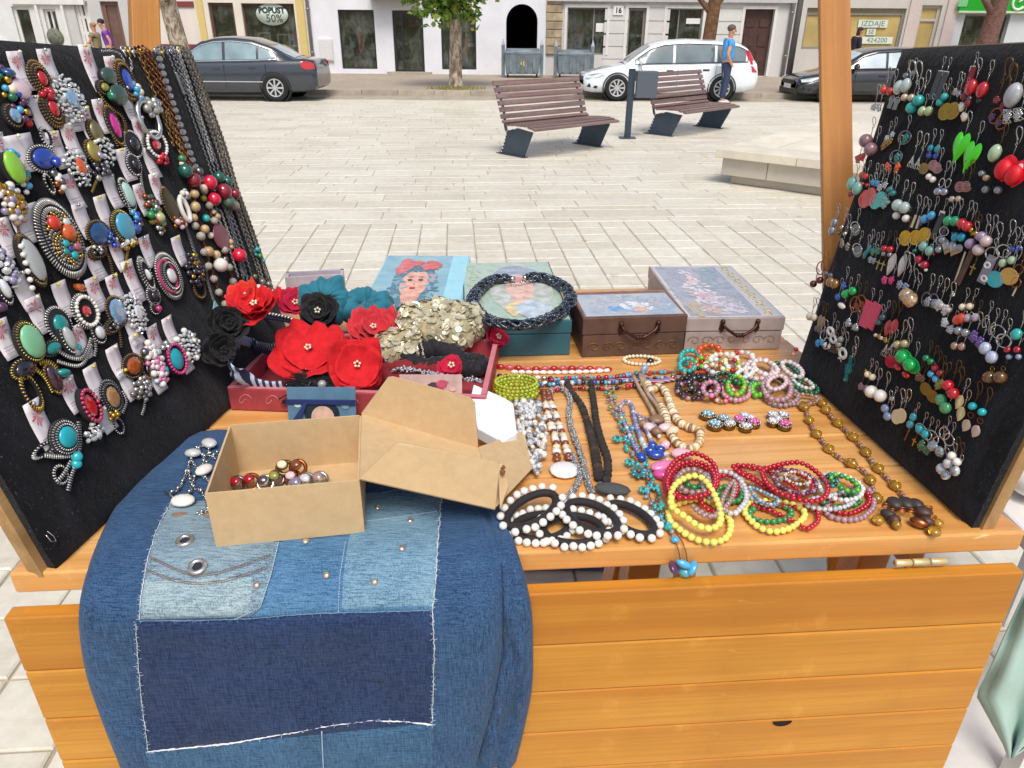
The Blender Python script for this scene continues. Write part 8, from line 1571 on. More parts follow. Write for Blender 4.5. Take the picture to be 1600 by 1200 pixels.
def flatme(kind,m):
    def mk():
        b=MB()
        if kind == 'disc':b.lathe([(.86,-.12),(1,-.06),(1,.06),(.9,.12),(.8,.08),(.01,.10)],18)
        elif kind == 'coin':
            b.lathe([(.9,-.10),(1,-.05),(1,.08),(.9,.12),(.84,.06),(.01,.06)],20)
            for f in (.3,.6):b.tube([V((f*math.cos(k/14*6.283),f*math.sin(k/14*6.283),.08)) for k in range(14)],.07,4,closed=True)
            for k in range(8):a=k/8*6.283;b.ball((.74*math.cos(a),.74*math.sin(a),.08),.09,5,4)
        elif kind == 'heart':
            rows=[]
            for f in (1,.8,.45,.02):rows.append([V((f*.95*math.sin(s)**3,f*((13*math.cos(s)-5*math.cos(2*s)-2*math.cos(3*s)-math.cos(4*s))/14.5+.17),.42*math.sqrt(max(0,1-f*f)))) for s in [k/28*6.283 for k in range(28)]])
            b.grid(rows,True);b.grid([[V((p.x,p.y,-p.z*.5)) for p in r][::-1] for r in rows],True)
        elif kind == 'leaf':
            n=14
            for s in (1,-1):
                rows=[]
                for i in range(n+1):y=1-2*i/n;w_=.62*math.sin(math.pi*(i/n)**.8)**.8 if 0<i<n else .0;rows.append([V((w_*x,y,s*.14*(1-x*x))) for x in (-1,-.5,0,.5,1)])
                b.grid(rows if s<0 else [r[::-1] for r in rows])
        elif kind == 'bar':b.box((0,0,0),(1.0,2.0,.28))
        elif kind == 'ring':b.tube([V((math.cos(k/24*6.283),math.sin(k/24*6.283),0)) for k in range(24)],.11,6,closed=True)
        elif kind == 'donut':b.tube([V((.72*math.cos(k/20*6.283),.72*math.sin(k/20*6.283),0)) for k in range(20)],.34,8,closed=True)
        elif kind == 'cross':b.box((0,0,0),(.28,2,.2));b.box((0,.35,.0),(1.2,.26,.22));b.ball((0,.35,.1),.25,6,4)
        elif kind == 'rose':
            P=[]
            for k in range(46):a=k*.42;f=.12+.88*k/46;P.append(V((f*math.cos(a),f*math.sin(a),.25*(1-f)+.05*math.sin(a*3))))
            b.tube(P,.12,5)
        elif kind == 'wire':
            for s in range(3):b.tube([V(((.5+.4*math.sin(3*a+s))*math.cos(a+s),(.9-.1*s)*math.sin(a),.06*s)) for a in [k/20*6.283 for k in range(20)]],.06,4,closed=True)
        elif kind == 'tree':
            for s in (-.5,-.2,.2,.5):b.tube([V((0,1,0)),V((s*.5,.2,.05)),V((s*1.4,-.5,.05)),V((s*1.2,-1,.05))],.09,4)
            b.tube([V((-.6,-.4,.05)),V((0,-.1,.08)),V((.6,-.4,.05))],.08,4)
        elif kind == 'fish':
            b.tube([V((.6*math.cos(k/18*6.283),.2+.6*math.sin(k/18*6.283),0)) for k in range(18)],.26,8,closed=True);b.prism([V((-.1,-.45,-.06)),V((-.55,-.95,-.06)),V((.0,-.8,-.06)),V((.35,-1.0,-.06))],V((0,0,.14)))
        return b.mesh(kind,m)
    return shared((kind,m.name),mk)
def cl_mesh(m):
    def mk():
        b=MB();rr=random.Random(5)
        for k in range(13):a=k*2.4;f=math.sqrt(k/13)*.72;b.ball((f*math.cos(a),f*math.sin(a),.3*(1-f)),.30,7,5)
        return b.mesh('bead_cluster',m)
    return shared(('cluster',m.name),mk)
FOR=.62
def ear(z,pts,elems,desc,hk=22,hm=0,names=None):
    """one earring for each point; elems: (shape, rx, ry, material, dx, dy) in picture units round the main pendant"""
    k=z[2];n=len(pts)
    for i,(x,y) in enumerate(pts):
        px,py=z[0]+x/k,z[1]+y/k;p0=RBD.P(px,py,.004);s=1/ppm(p0)
        pre = '' if n==1 else ('left earring of the ',('right' if n==2 else 'middle') + ' earring of the ','third earring of the ')[i]
        t=thing('earring',pre+desc,'earring',p0,'earrings hooked into the right board');top=None
        for shape,rx,ry,m,*dd in elems:
            dx_,dy_=(dd+[0,0])[:2];pz=RBD.P(px+dx_/k,py+dy_/k,.004);rx_,ry_=rx/k*s,ry/k*s
            if shape == 'ball':r_=rx_;inst('bead',ballme(m,12,8),M.Translation(pz+RN*r_*.8) @ M.Rotation(R.uniform(0,6),4,V((R.uniform(-1,1),.3,1))) @ M.Diagonal((rx_,rx_,ry_,1)) if abs(rx-ry)<.1 else M.Translation(pz+RN*r_*.7) @ RROT.to_4x4() @ M.Diagonal((rx_,ry_,min(rx_,ry_)*.8,1)),t)
            elif shape == 'gem':inst('crystal',gemme(m),M.Translation(pz+RN*rx_*.6) @ RROT.to_4x4() @ M.Rotation(R.uniform(-.5,.5),4,'X') @ M.Diagonal((rx_,ry_,rx_,1)),t)
            elif shape == 'cluster':inst('bead_cluster',cl_mesh(m),M.Translation(pz+RN*.003) @ RROT.to_4x4() @ M.Rotation(R.uniform(0,6),4,'Z') @ M.Diagonal((rx_*1.2,ry_,rx_,1)),t)['kind'] = 'thing' if 0 else 'stuff'
            else:inst({'bar': 'strip','disc': 'disc','coin': 'coin'}.get(shape,shape),flatme(shape,m),M.Translation(pz+RN*.004) @ RROT.to_4x4() @ M.Rotation(R.uniform(-.08,.08),4,'Z') @ M.Diagonal((rx_/FOR*(.95 if shape != 'heart' else 1),ry_,min(rx_,ry_)*(1.0 if shape in ('ring','donut','heart','leaf') else .5),1)),t)
            tp=pz+RU*ry_
            if top is None or (tp-p0).dot(RU)>(top-p0).dot(RU):top=tp
        # wire link and fish hook above the highest pendant
        L=hk*s;ln=MB();base=top+RN*.003;ln.tube([base-RU*.003,base+RU*(L*.38)+RN*.001],.0007,4);m=HOOK[hm]
        if hk>14:ln.build('link',m,t)
        inst('hook',hook_mesh(m),M.Translation(base+RU*(L*.38)) @ RROT.to_4x4() @ M.Rotation(R.uniform(-.25,.25),4,'Z') @ M.Diagonal((L*.75,L*.72,L*.5,1)),t)
W2=lambda a:mat(*a)
X_CORAL=glossy('coral_bead','#c43a28',.2);X_PCH=mat('champagne_pearl','#c9b39a',.2,metal=.25,coat=.8,var=.1);X_GPE=mat('green_pearl','#a9b98a',.2,coat=.8,var=.1);X_FACE=mat('mauve_stone','#8b6a70',.3,var=.3,scale=3,coat=.5);X_BAR=mat('grey_leather','#4a4c52',.7,var=.2,bump=.2);X_RBAR=mat('red_leather','#8c1f2c',.6,var=.2);X_NEON=mat('neon_heart','#4fdc1f',.3,var=.06,scale=20,coat=.4);X_PGRN=mat('pale_green_stone','#a9c2a0',.2,var=.15,coat=.6);X_RFL=mat('red_silk_petal','#d81424',.5,var=.2,scale=5);X_AQUA=mat('aqua_stone','#7fb0a6',.25,var=.2,coat=.5);X_ICE=mat('ice_stone','#c4d6d2',.12,var=.15,trans=.2,coat=.7);X_BONE=mat('bone','#cfc3a4',.5,var=.15);X_LIL=mat('lilac_stone','#9d87a8',.25,var=.2,coat=.6);X_PALE=mat('pale_rose_stone','#c6b3b4',.2,var=.15,coat=.6);X_LEATH=mat('brown_leather','#5c4238',.7,var=.3,scale=3);X_GDISC=mat('mustard_disc','#c99a48',.35,var=.15,coat=.3);X_PINKR=mat('pink_cloth','#d2506c',.8,var=.1);X_CHAMP=mat('champagne_crystal','#b99a7a',.05,var=.4,scale=4,metal=.3,coat=1);X_SMOKE=mat('smoke_crystal','#8f959c',.05,var=.4,scale=4,metal=.3,coat=1);X_BGRN=mat('emerald_disc','#12a64c',.15,var=.1,coat=.8);X_AVEN=mat('aventurine','#4f9a6a',.2,var=.2,scale=3,coat=.6);X_AGATE=mat('blue_agate','#7f8fb0',.2,var=.25,scale=3,coat=.6);X_BRGL=mat('brown_glass','#6b4a22',.08,var=.3,scale=3,trans=.2,coat=.9);X_DKT=mat('delft_bead','#b7c0d8',.2,var=.5,scale=4,coat=.6);X_TEALW=mat('teal_wire','#1c8c8c',.3,metal=.6);X_VIO=mat('violet_crystal','#6a4a9a',.08,var=.3,trans=.2,coat=.9)
ear(A7,[(570,480),(605,480)],[('cluster',30,28,G_SILV)],'silver filigree flower pair at the left end of the top row',30)
ear(A7,[(645,362),(692,372)],[('ball',27,27,X_CORAL)],'red ball pair in the top row',30)
ear(A7,[(755,345),(805,330)],[('ball',40,50,X_ICE),('ball',26,18,G_GREY,40,-85)],'milky white stone pair in the top row',20)
ear(A7,[(690,450),(725,460)],[('bar',32,36,G_GUN),('ring',20,22,G_SILV,8,-26)],'silver arch pair below the red balls',16)
ear(A7,[(790,412),(838,415)],[('ball',26,26,X_PCH)],'champagne pearl pair with long loop wires in the top row',52)
ear(A7,[(845,487),(895,435)],[('ball',38,38,G_TURQ)],'turquoise ball pair in the top row',40)
ear(A7,[(912,508),(958,508)],[('ball',32,34,X_GPE)],'green pearl pair beside the turquoise balls',20)
ear(A7,[(1000,330),(1040,335)],[('bar',34,92,X_BAR),('bar',36,16,G_SILV,34,-88)],'dark grey leather strip pair in the top row',22)
ear(A7,[(1035,447),(1067,408)],[('ball',26,26,G_TURQ)],'small turquoise ball pair above the gold coins',24)
ear(A7,[(1070,510),(1122,505)],[('coin',46,58,mat('brass_coin','#a88a3a',.35,metal=.8,var=.3))],'round brass coin pair in the top row',26,1)
ear(A7,[(1135,375),(1160,385)],[('cluster',25,28,mat('grey_crystal','#a3a3a8'))],'grey crystal cluster pair right of the grey strips',26)
ear(A7,[(1178,470),(1196,538)],[('cluster',28,28,G_PEARL),('ball',22,27,G_CREAM,5,15)],'cream bead pair right of the brass coins',24)
ear(A7,[(1240,280)],[('bar',34,75,X_RBAR),('bar',33,18,G_SILV,18,-68)],'single dark red leather strip with a silver cap in the top row',22)
ear(A7,[(1258,345),(1335,362)],[('ball',42,56,mat('red_drop','#b8232c',.2,coat=.7,var=.15)),('ball',20,20,mat('carved_dark','#4a4a50',.3,metal=.6,var=.6),-32,72)],'large red drop pair in the top row',34)
ear(A7,[(1205,405),(1232,455)],[('ball',27,27,mat('dark_red_bead','#8a2430',.2,coat=.5)),('ball',16,16,G_GUN,4,-34)],'dark red bead pair below the leather strip',18)
ear(A7,[(1425,430),(1470,470)],[('cluster',32,30,mat('dark_red_bead','#8a2430')),('ring',34,50,G_COPPER,-6,110),('cluster',30,34,G_PURP,-30,120)],'copper hoop pair with purple beads in the top row',60,1)
ear(A7,[(1562,400)],[('ball',62,85,mat('cloud_stone','#a9acae',.3,var=.2,scale=2,coat=.4))],'single large cloudy grey stone at the right of the top row',40)
ear(A7,[(1500,545),(1578,530)],[('wire',46,52,G_SILV),('cluster',38,42,G_SILV)],'silver wire flower pair at the right of the top row',24)
ear(A7,[(535,715),(568,775)],[('ball',46,46,X_FACE)],'mauve round stone pair in the second row',28)
ear(A7,[(462,838),(492,825)],[('cluster',30,34,X_CORAL),('ball',12,12,G_BLUE,-16,-10)],'red and blue bead cluster pair at the board edge',18)
ear(A7,[(640,745),(678,720)],[('cluster',26,40,G_AMB),('cluster',24,26,X_ICE,20,-50)],'amber and pale bead cluster pair in the second row',22)
ear(A7,[(785,690),(725,825)],[('ring',42,44,G_GUN),('cluster',36,34,mat('deep_teal_bead','#15776c',.2,coat=.6),10,5)],'dark hoop pair with teal beads in the second row',26)
ear(A7,[(670,895),(735,900)],[('cluster',38,30,G_ORNG)],'orange bead cluster pair under the teal hoops',16)
ear(A7,[(835,855),(878,868)],[('tree',28,42,G_SILV)],'silver branch pair in the second row',40)
ear(A7,[(965,765),(1012,770)],[('ball',22,26,mat('turquoise_cube','#1f8fa6',.25,coat=.5)),('cluster',26,24,G_BLUE,-10,48)],'turquoise and blue bead pair left of the green hearts',26)
ear(A7,[(918,905)],[('coin',34,38,mat('antique_gold','#8f7d45',.35,metal=.7,var=.3))],'single antique gold coin left of the pink roses',22,1)
ear(A7,[(985,880),(1012,900)],[('rose',34,38,mat('pink_metal','#b98a8c',.3,metal=.6)),('ball',22,22,G_PEARL,-30,82)],'pinkish metal rose pair with pearls in the second row',24)
ear(A7,[(1165,770),(1240,835)],[('heart',50,112,X_NEON)],'bright green heart pair',34)
ear(A7,[(1425,800)],[('ball',46,62,X_PGRN),('ball',24,24,X_SMOKE,-100,140),('ball',24,24,X_CHAMP,-70,172),('ball',27,27,X_SMOKE,-72,252),('ball',28,28,X_SMOKE,16,256)],'single pale green oval with crystal drops right of the hearts',34,1)
ear(A7,[(1500,905),(1572,945)],[('leaf',95,92,X_RFL),('ball',62,72,X_RFL,-5,10)],'big red petal flower pair at the right edge',46)
ear(A7,[(1595,905)],[('ball',30,38,mat('pale_pink_bead','#d8b9c4',.25,coat=.5))],'single pale pink bead at the right edge beside the red petals',24)
ear(A7,[(1022,1066),(1066,1068)],[('ball',34,27,mat('silver_glass','#a6aab4',.1,metal=.6,coat=.8,var=.2)),('ring',16,30,G_SILV,22,-62)],'silver barrel pair hanging from oval links',30)
ear(A7,[(1170,1030),(1214,1028)],[('rose',34,38,mat('rose_copper','#b07f78',.3,metal=.6)),('ball',25,22,X_PCH,-55,88)],'rosy wire rose pair with champagne beads',34,1)
ear(A7,[(428,1010),(466,1045)],[('ball',38,48,X_AQUA)],'aqua oval stone pair at the left of the third row',26)
ear(A7,[(484,950),(516,960)],[('ball',20,22,X_CORAL),('ball',14,14,X_CORAL,6,60)],'small coral pair above the aqua stones',22)
ear(A7,[(402,1085),(418,1078)],[('ball',16,20,mat('berry_bead','#a01f3c',.2,coat=.5))],'tiny berry red pair below the aqua stones',14)
ear(A7,[(565,1000),(594,1008)],[('cluster',24,26,G_SKY)],'sky blue chip pair in the third row',26)
ear(A7,[(508,1118),(548,1100)],[('disc',46,62,mat('red_disc','#c0141f',.2,coat=.7,var=.12))],'flat red disc pair in the third row',26)
ear(A7,[(582,1135),(618,1118)],[('disc',44,52,G_TURQ)],'turquoise disc pair right of the flat red discs',22)
ear(A7,[(612,1040),(650,1018)],[('cluster',28,32,G_SILV)],'silver mesh bead pair in the third row',26)
ear(A7,[(688,1052),(708,1078)],[('ball',22,22,G_TEALG),('ball',16,16,X_AQUA,-40,60)],'small teal ball pair in the third row',26)
ear(A7,[(660,1135),(640,1160)],[('cluster',28,30,X_AQUA)],'aqua crystal chip pair beside the turquoise discs',20)
ear(A8,[(748,95),(796,112)],[('ball',44,42,X_ICE)],'chunky pale ice stone pair in the third row',34)
ear(A8,[(734,166),(800,186)],[('ball',27,27,G_PEARL)],'white pearl pair below the ice stones',14)
ear(A8,[(848,205),(880,212)],[('bar',15,44,X_BONE)],'slim bone strip pair in the third row',34)
ear(A8,[(790,322),(860,318),(922,300)],[('coin',42,52,mat('bright_gold','#c9a032',.3,metal=.8,var=.3))],'gold filigree disc trio in the fourth row',24,1)
ear(A8,[(928,190),(975,166)],[('ball',30,32,G_SKY),('cluster',20,20,G_BLUE,-30,30)],'sky blue ball pair left of the long grey strip',26)
ear(A8,[(1015,240),(1045,300)],[('bar',34,92,mat('grey_felt','#45474a',.9,var=.2)),('bar',34,18,G_SILV,32,-88)],'long grey felt strip pair in the third row',22)
ear(A8,[(1092,202),(1140,205)],[('ball',34,36,mat('sea_green_bead','#27a06a',.15,coat=.7))],'sea green ball pair in the third row',30)
ear(A8,[(1196,222),(1232,242)],[('ball',36,36,mat('poppy_bead','#c9252e',.15,coat=.6))],'poppy red ball pair right of the sea green balls',32)
ear(A8,[(1250,265),(1280,290)],[('ball',20,20,G_GOLD),('ball',14,14,G_AMB,2,28)],'small gold bead pair below the poppy red balls',28,1)
ear(A8,[(1142,315),(1186,316)],[('ball',30,34,mat('vivid_turquoise','#0f93b0',.2,coat=.6))],'vivid turquoise oval pair under the sea green balls',14)
ear(A8,[(1085,390),(1132,402)],[('heart',46,52,mat('filigree_silver','#a9a7a2',.3,metal=.8,var=.6,scale=30))],'silver filigree heart pair',14)
ear(A8,[(1060,275),(1035,340)],[('ring',28,30,G_SILV),('ball',26,26,X_SMOKE,-6,62)],'silver ring and smoky bead pair left of the turquoise ovals',14)
ear(A8,[(1252,362),(1330,312)],[('ball',36,36,X_LIL)],'lilac ball pair in the fourth row',30)
ear(A8,[(1365,345),(1312,405)],[('ball',40,40,X_PALE)],'pale rose ball pair in the fourth row',36)
ear(A8,[(1205,525)],[('bar',34,125,X_LEATH)],'single long brown leather tassel in the middle of the board',16,1)
ear(A8,[(1172,520)],[('bar',10,105,X_BONE),('cluster',22,20,G_SILV,-50,190)],'single slim bone stick crossing the leather tassel',14)
ear(A8,[(1256,540)],[('cross',28,40,mat('old_gold','#a0803a',.35,metal=.7))],'single old gold cross right of the leather tassel',24,1)
ear(A8,[(1360,540)],[('bar',52,98,mat('lilac_grey_strip','#85858f',.5,var=.15)),('donut',22,24,G_WHITE,4,-30),('donut',22,24,G_WHITE,-20,62)],'single lilac grey strip with two white eyelets at the right',30)
ear(A8,[(1475,412),(1395,430)],[('ring',40,42,G_SILV),('bar',12,60,mat('plum_strip','#6a2b4a',.5),-45,100)],'silver hoop and plum strip pair at the right edge',44)
ear(A8,[(1535,402),(1580,392)],[('ball',24,20,G_BLUE)],'deep blue bead pair at the right edge',34)
ear(A8,[(1470,495),(1532,475)],[('ball',29,31,X_PGRN)],'pale jade ball pair above the turquoise and mustard discs',26)
ear(A8,[(1415,608)],[('disc',52,56,S_TURQ)],'single large turquoise disc at the right edge',40)
ear(A8,[(1512,588)],[('disc',54,58,X_GDISC)],'single large mustard disc right of the turquoise one',40)
ear(A8,[(1580,540),(1562,632)],[('ring',26,34,G_COPPER),('bar',9,34,X_BONE,-10,60)],'copper ring and bone stick pair at the right edge',20,1)
ear(A8,[(302,215),(284,270)],[('ball',28,32,X_SMOKE)],'grey chip pair at the left edge of the fourth row',26)
ear(A8,[(350,246),(372,292)],[('ball',17,17,G_SILV),('ball',15,15,G_GUN,-26,40)],'small silver ball pair at the left of the fourth row',30)
ear(A8,[(350,365),(388,380)],[('cluster',30,26,mat('pewter_bead','#8f867c'))],'pewter bead cluster pair under the small silver balls',26)
ear(A8,[(440,245),(455,395)],[('ring',34,34,G_SILV),('coin',34,38,G_GUN,4,20)],'silver ring and dark coin pair in the fourth row',24)
ear(A8,[(535,398),(508,435)],[('ball',17,34,G_TEALG)],'teal slab bead pair in the fourth row',26)
ear(A8,[(565,415),(600,410)],[('cluster',26,34,mat('fir_crystal','#2f7a5a',.08,coat=.9,var=.3))],'fir green crystal pair in the fourth row',26)
ear(A8,[(650,395),(692,400)],[('ball',24,24,mat('cherry_bead','#b51a2a',.15,coat=.6)),('ball',18,18,X_SMOKE,-10,36)],'cherry red ball pair above the silver leaves',26,1)
ear(A8,[(600,505),(632,515)],[('cross',24,36,mat('brass_cross','#a89a6a',.35,metal=.7))],'small brass cross pair left of the silver leaves',24,1)
ear(A8,[(545,470),(570,480)],[('cluster',24,26,X_SMOKE)],'smoky chip pair left of the brass crosses',22)
ear(A8,[(692,505),(768,512)],[('leaf',44,80,mat('filigree_leaf','#c4c2bd',.3,metal=.6,var=.6,scale=60))],'silver filigree leaf pair in the middle',26)
ear(A8,[(645,612),(692,615)],[('cluster',30,34,G_MAG)],'magenta bead cluster pair under the silver leaves',22)
ear(A8,[(752,645),(792,662)],[('cluster',32,36,mat('steel_crystal','#8a90a4',.06,metal=.3,coat=1,var=.4))],'steel blue crystal pair under the silver leaves',50)
ear(A8,[(922,380),(965,412)],[('ball',34,36,X_AQUA),('ball',12,12,G_RED,20,20)],'aqua ball pair right of the gold discs',22)
ear(A8,[(893,472),(932,508)],[('ball',29,29,mat('crimson_ball','#a9163c',.15,coat=.7)),('ball',13,13,G_PEARL,-4,34)],'crimson ball pair with tiny pearls',30)
ear(A8,[(855,412)],[('ball',17,17,MATS['deep_teal_bead'])],'single small dark teal bead below the gold discs',16)
ear(A8,[(845,752),(820,722)],[('gem',58,56,X_CHAMP),('ball',50,50,X_CHAMP)],'large champagne crystal pair in the middle',34)
ear(A8,[(935,745),(985,755)],[('ring',28,46,G_GUN),('cluster',36,38,X_SMOKE,10,20)],'dark oval hoop and crystal pair right of the champagne crystals',34)
ear(A8,[(1022,790),(1072,820)],[('cluster',40,42,G_CLEAR),('ball',22,22,X_PALE,20,0)],'clear crystal cluster pair in the middle row',40)
ear(A8,[(1192,800),(1242,796)],[('ball',25,25,G_CREAM)],'cream pearl pair above the coral beads',28)
ear(A8,[(1160,890),(1188,880)],[('ball',36,38,mat('orange_coral','#cf4a30',.25,coat=.4))],'orange coral bead pair below the cream pearls',24,1)
ear(A8,[(1226,876),(1280,872)],[('ball',29,30,mat('lilac_pearl','#b9a9b4',.2,coat=.8,metal=.15))],'lilac pearl pair right of the orange coral',24,1)
ear(A8,[(1065,910),(1106,955)],[('cluster',36,38,G_CLEAR)],'clear faceted cluster pair left of the purple crystals',26)
ear(A8,[(1268,1008),(1312,1052)],[('cluster',44,46,X_VIO)],'purple crystal cluster pair in the lower right',34)
ear(A8,[(1165,965),(1215,980)],[('ball',30,30,X_SMOKE)],'smoky glass ball pair left of the purple crystals',30)
ear(A8,[(1350,900),(1395,950)],[('ring',14,44,G_SILV)],'slim silver loop pair above the purple crystals',26)
ear(A8,[(1435,972),(1476,1035)],[('ring',42,44,G_SILV)],'round silver hoop pair in the lower right',30)
ear(A8,[(1356,1088),(1402,1150)],[('ball',44,46,X_DKT)],'blue and white patterned bead pair in the lower right',26)
ear(A8,[(1572,990)],[('ball',40,42,G_TURQ)],'single turquoise ball at the right edge of the lower board',34)
ear(A8,[(1500,1096),(1566,1096)],[('ball',26,24,mat('ruby_bead','#a8162e',.15,coat=.7)),('ball',20,20,X_AGATE,10,50)],'ruby and blue bead pair at the right edge',26)
ear(A8,[(1135,1070),(1186,1075)],[('ball',28,30,mat('rose_gold_pearl','#b8998a'))],'rose gold pearl pair in the lower middle',24)
ear(A8,[(200,530),(232,510)],[('ring',32,44,G_COPPER)],'thin copper hoop pair at the left edge of the board',14,1)
ear(A8,[(155,640),(200,614)],[('ball',25,25,mat('oxblood_bead','#5c2026',.2,coat=.6))],'oxblood ball pair at the left edge of the board',22,1)
ear(A8,[(238,568),(270,582)],[('ball',22,20,mat('slate_pearl','#5f5f66',.2,coat=.7)),('ball',34,36,mat('bronze_pearl','#9a7242',.2,metal=.4,coat=.7),40,60)],'bronze and slate pearl pair at the left of the board',22,1)
ear(A8,[(362,652),(320,730)],[('cluster',28,32,mat('royal_crystal','#2c5cb0',.08,coat=.9,var=.3))],'royal blue crystal pair at the left of the board',26)
ear(A8,[(382,712),(432,690)],[('ball',36,30,X_BGRN)],'glossy green oval pair left of the pink cloth',24)
ear(A8,[(360,792)],[('ball',42,20,G_WHITE)],'single white capsule bead left of the pink cloth',24)
ear(A8,[(440,780),(480,770)],[('ring',36,52,G_COPPER),('rose',20,24,G_COPPER,8,10)],'copper spiral pair left of the pink cloth',26,1)
ear(A8,[(520,850),(568,862)],[('bar',62,92,X_PINKR)],'pink cloth rectangle pair',24)
ear(A8,[(392,910),(442,940)],[('cluster',34,30,G_SILV),('ball',20,20,X_SMOKE,10,10)],'silver filigree pair under the copper spirals',22)
ear(A8,[(612,905),(640,872)],[('ball',25,25,mat('petrol_pearl','#47626a',.2,metal=.3,coat=.7))],'petrol blue pearl pair right of the pink cloth',26)
ear(A8,[(668,945),(712,938)],[('leaf',40,58,mat('coral_leaf','#b83838',.3,coat=.4,var=.2))],'red leaf drop pair right of the pink cloth',34,1)
ear(A8,[(610,1005),(652,1026)],[('cluster',24,22,G_GOLD),('ball',14,14,G_ROSE,-30,-10)],'gold bead cluster pair under the red leaves',18,1)
ear(A8,[(130,866),(158,872)],[('ball',28,29,mat('ivory_pearl','#cfc8b0',.2,coat=.8,var=.08))],'ivory pearl pair near the lower left edge',28)
ear(A8,[(192,900),(212,910)],[('leaf',30,48,mat('tan_shell','#9a7a60',.35,var=.3)),('cluster',22,26,G_GUN,-22,50)],'tan shell pair near the lower left edge',24,1)
ear(A8,[(270,968),(290,1022)],[('donut',30,30,mat('bone_white','#d3d2cc',.4,var=.06)),('ring',26,40,G_SILV,-50,30)],'white ring shaped bead pair near the lower left',26)
ear(A8,[(345,1025),(330,1060)],[('ball',22,22,mat('putty_bead','#8d8f88',.3)),('ball',14,14,G_OLIVE,-10,30)],'putty grey bead pair near the lower left',26)
ear(A8,[(205,1042),(180,1050)],[('cluster',26,30,mat('azure_crystal','#2a8cc0',.08,coat=.9,var=.3))],'azure crystal pair near the lower left edge',34)
ear(A8,[(290,1092),(262,1082)],[('coin',36,26,mat('wood_coin','#4a3a32',.6,var=.3)),('cluster',18,24,G_PEARL,-30,-20)],'dark wooden coin pair near the lower left',24,1)
ear(A8,[(350,1130)],[('fish',42,48,mat('bone_white','#d3d2cc'))],'single white round fish shaped pendant at the lower left',30)
ear(A9,[(420,110),(398,160)],[('wire',26,58,X_TEALW),('ball',9,12,X_AQUA,-16,40)],'teal wire fish pair at the lower left',34)
ear(A8,[(742,1062),(792,1056)],[('ball',29,29,mat('straw_pearl','#b3a77c',.2,coat=.8,metal=.1))],'straw coloured pearl pair above the emerald discs',40)
ear(A8,[(650,1100),(690,1090)],[('tree',26,44,G_SILV)],'silver branch pair above the crimson disc',26)
ear(A9,[(735,68),(780,116)],[('disc',48,46,X_BGRN),('ball',44,40,X_BGRN)],'large emerald green disc pair',30)
ear(A9,[(655,95),(690,100)],[('disc',32,36,mat('crimson_disc','#b51638',.2,coat=.6))],'crimson disc pair left of the emerald discs',24)
ear(A9,[(705,128),(752,172)],[('ball',32,18,mat('scarlet_bead','#bf1820',.2,coat=.6))],'scarlet oval pair below the emerald discs',20)
ear(A9,[(868,75),(896,96)],[('ball',21,21,mat('leaf_green_bead','#1f7f50',.2,coat=.6))],'small leaf green pair right of the emerald discs',26,1)
ear(A9,[(920,132),(948,162)],[('ball',20,20,mat('raspberry_bead','#a81c3a',.2,coat=.6)),('ball',23,22,G_SKY,-26,36)],'raspberry and sky blue bead pair in the lower right',26,1)
ear(A9,[(862,255),(902,298)],[('coin',32,36,mat('spiral_gold','#a08238',.35,metal=.8,var=.3))],'gold spiral coin pair in the lower right',40,1)
ear(A9,[(818,180),(840,195)],[('cluster',30,26,X_BRGL)],'brown glass cluster pair below the scarlet ovals',22,1)
ear(A9,[(935,235),(955,225)],[('cluster',28,32,mat('olive_chip','#8a8038',.3,coat=.4,var=.3))],'olive chip cluster pair in the lower right',34,1)
ear(A9,[(1005,235),(1035,282)],[('ball',34,34,mat('tomato_bead','#c02030',.15,coat=.7))],'tomato red ball pair in the lower right',40,1)
ear(A9,[(962,320),(988,366)],[('ball',38,37,X_AVEN)],'green aventurine ball pair below the tomato red balls',26)
ear(A9,[(1058,332),(1066,402)],[('leaf',34,46,mat('cowrie_shell','#d8c490',.35,var=.12,coat=.3)),('ball',18,38,mat('cowrie_shell','#d8c490'))],'cream cowrie shell pair in the lower right',34)
ear(A9,[(1140,356),(1196,390)],[('ball',24,24,S_TURQ),('ring',14,16,G_COPPER,-14,52),('leaf',36,40,mat('rose_shell','#c9b2a4',.2,coat=.5,var=.2),-42,114)],'turquoise bead pair with pink shell drops',40,1)
ear(A9,[(1248,188),(1312,188)],[('ball',38,38,X_BRGL),('ring',10,12,G_GOLD,6,-52)],'brown amber glass ball pair near the right edge',14,1)
ear(A9,[(558,272),(610,296)],[('ball',38,38,G_PEARL)],'large white pearl pair in the lower left',34)
ear(A9,[(524,170),(552,186)],[('ball',20,20,G_CREAM),('ball',10,10,G_GOLD,-20,-20)],'small cream pearl pair above the large white pearls',24)
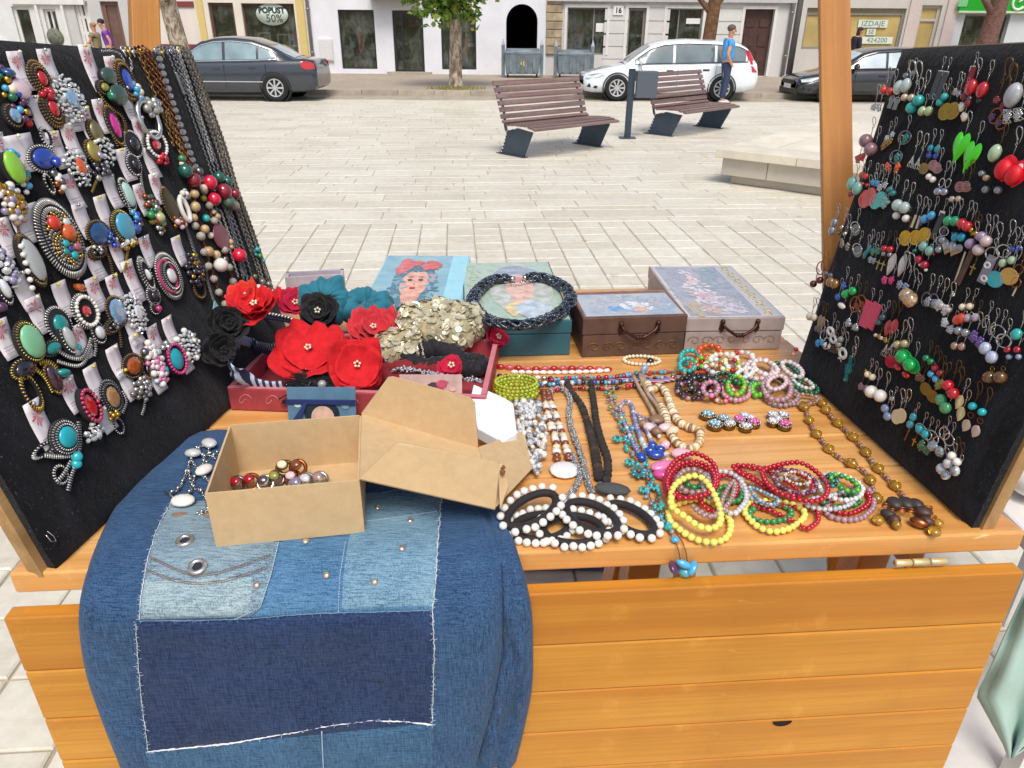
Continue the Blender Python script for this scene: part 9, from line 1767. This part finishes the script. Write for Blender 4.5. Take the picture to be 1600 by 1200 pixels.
ear(A9,[(480,240),(508,255)],[('cluster',24,28,X_FACE)],'mauve glass cluster pair left of the large white pearls',26,1)
ear(A9,[(628,370),(642,416)],[('ball',28,26,X_AGATE)],'blue grey agate pair below the large white pearls',28)
ear(A9,[(690,418),(716,412)],[('disc',30,44,mat('ivory_disc','#d8c9a0',.4,var=.1,coat=.2))],'ivory disc pair below the large white pearls',40)
ear(A9,[(668,312)],[('ball',16,16,G_SILV)],'single small silver bead right of the large white pearls',20)
ear(A9,[(790,420),(772,462)],[('ball',23,27,mat('marbled_turquoise','#3f9aa8',.25,var=.4,scale=3,coat=.5)),('bar',7,40,G_BRN,-20,60)],'marbled turquoise and stick pair in the lower middle',22)
ear(A9,[(828,490),(862,520)],[('ball',25,28,S_TURQ),('ring',28,30,G_SILV,4,0)],'silver rimmed turquoise oval pair in the lower middle',26)
ear(A9,[(792,566)],[('cross',20,26,G_GOLD)],'single tiny gold star cross in the lower middle',26,1)
ear(A9,[(838,588),(872,612)],[('cluster',36,34,mat('bottle_crystal','#3a7a50',.08,coat=.9,var=.3,trans=.2))],'bottle green crystal cluster pair in the lower middle',24,1)
ear(A9,[(900,540),(942,575)],[('ring',34,38,G_SILV),('gem',34,34,X_SMOKE,8,48)],'silver hoop and square crystal pair in the lower right',24)
ear(A9,[(972,515),(998,552)],[('ring',26,34,G_SILV)],'small silver ring pair above the clear crystals',24)
ear(A9,[(1020,646),(1050,682)],[('ball',25,25,G_WHITE)],'white ball pair lowest on the board',30,1)
ear(A9,[(958,722),(1000,690)],[('gem',34,34,G_CLEAR),('ball',28,28,G_CLEAR)],'clear faceted crystal pair lowest on the board',30)
ear(A9,[(1040,735),(985,758)],[('gem',32,32,G_CLEAR),('ball',27,27,X_SMOKE)],'second clear crystal pair touching the lowest white balls',24)
p=RBD.P(1241,549,.0);t=thing('bead_string','short string of red and peach beads at the left edge of the right board','beads',p);bead(RBD.P(1244,546,.006),.005,G_RED,t);bead(RBD.P(1240,553,.006),.005,mat('peach_bead','#d89a6a',.3,coat=.4),t)
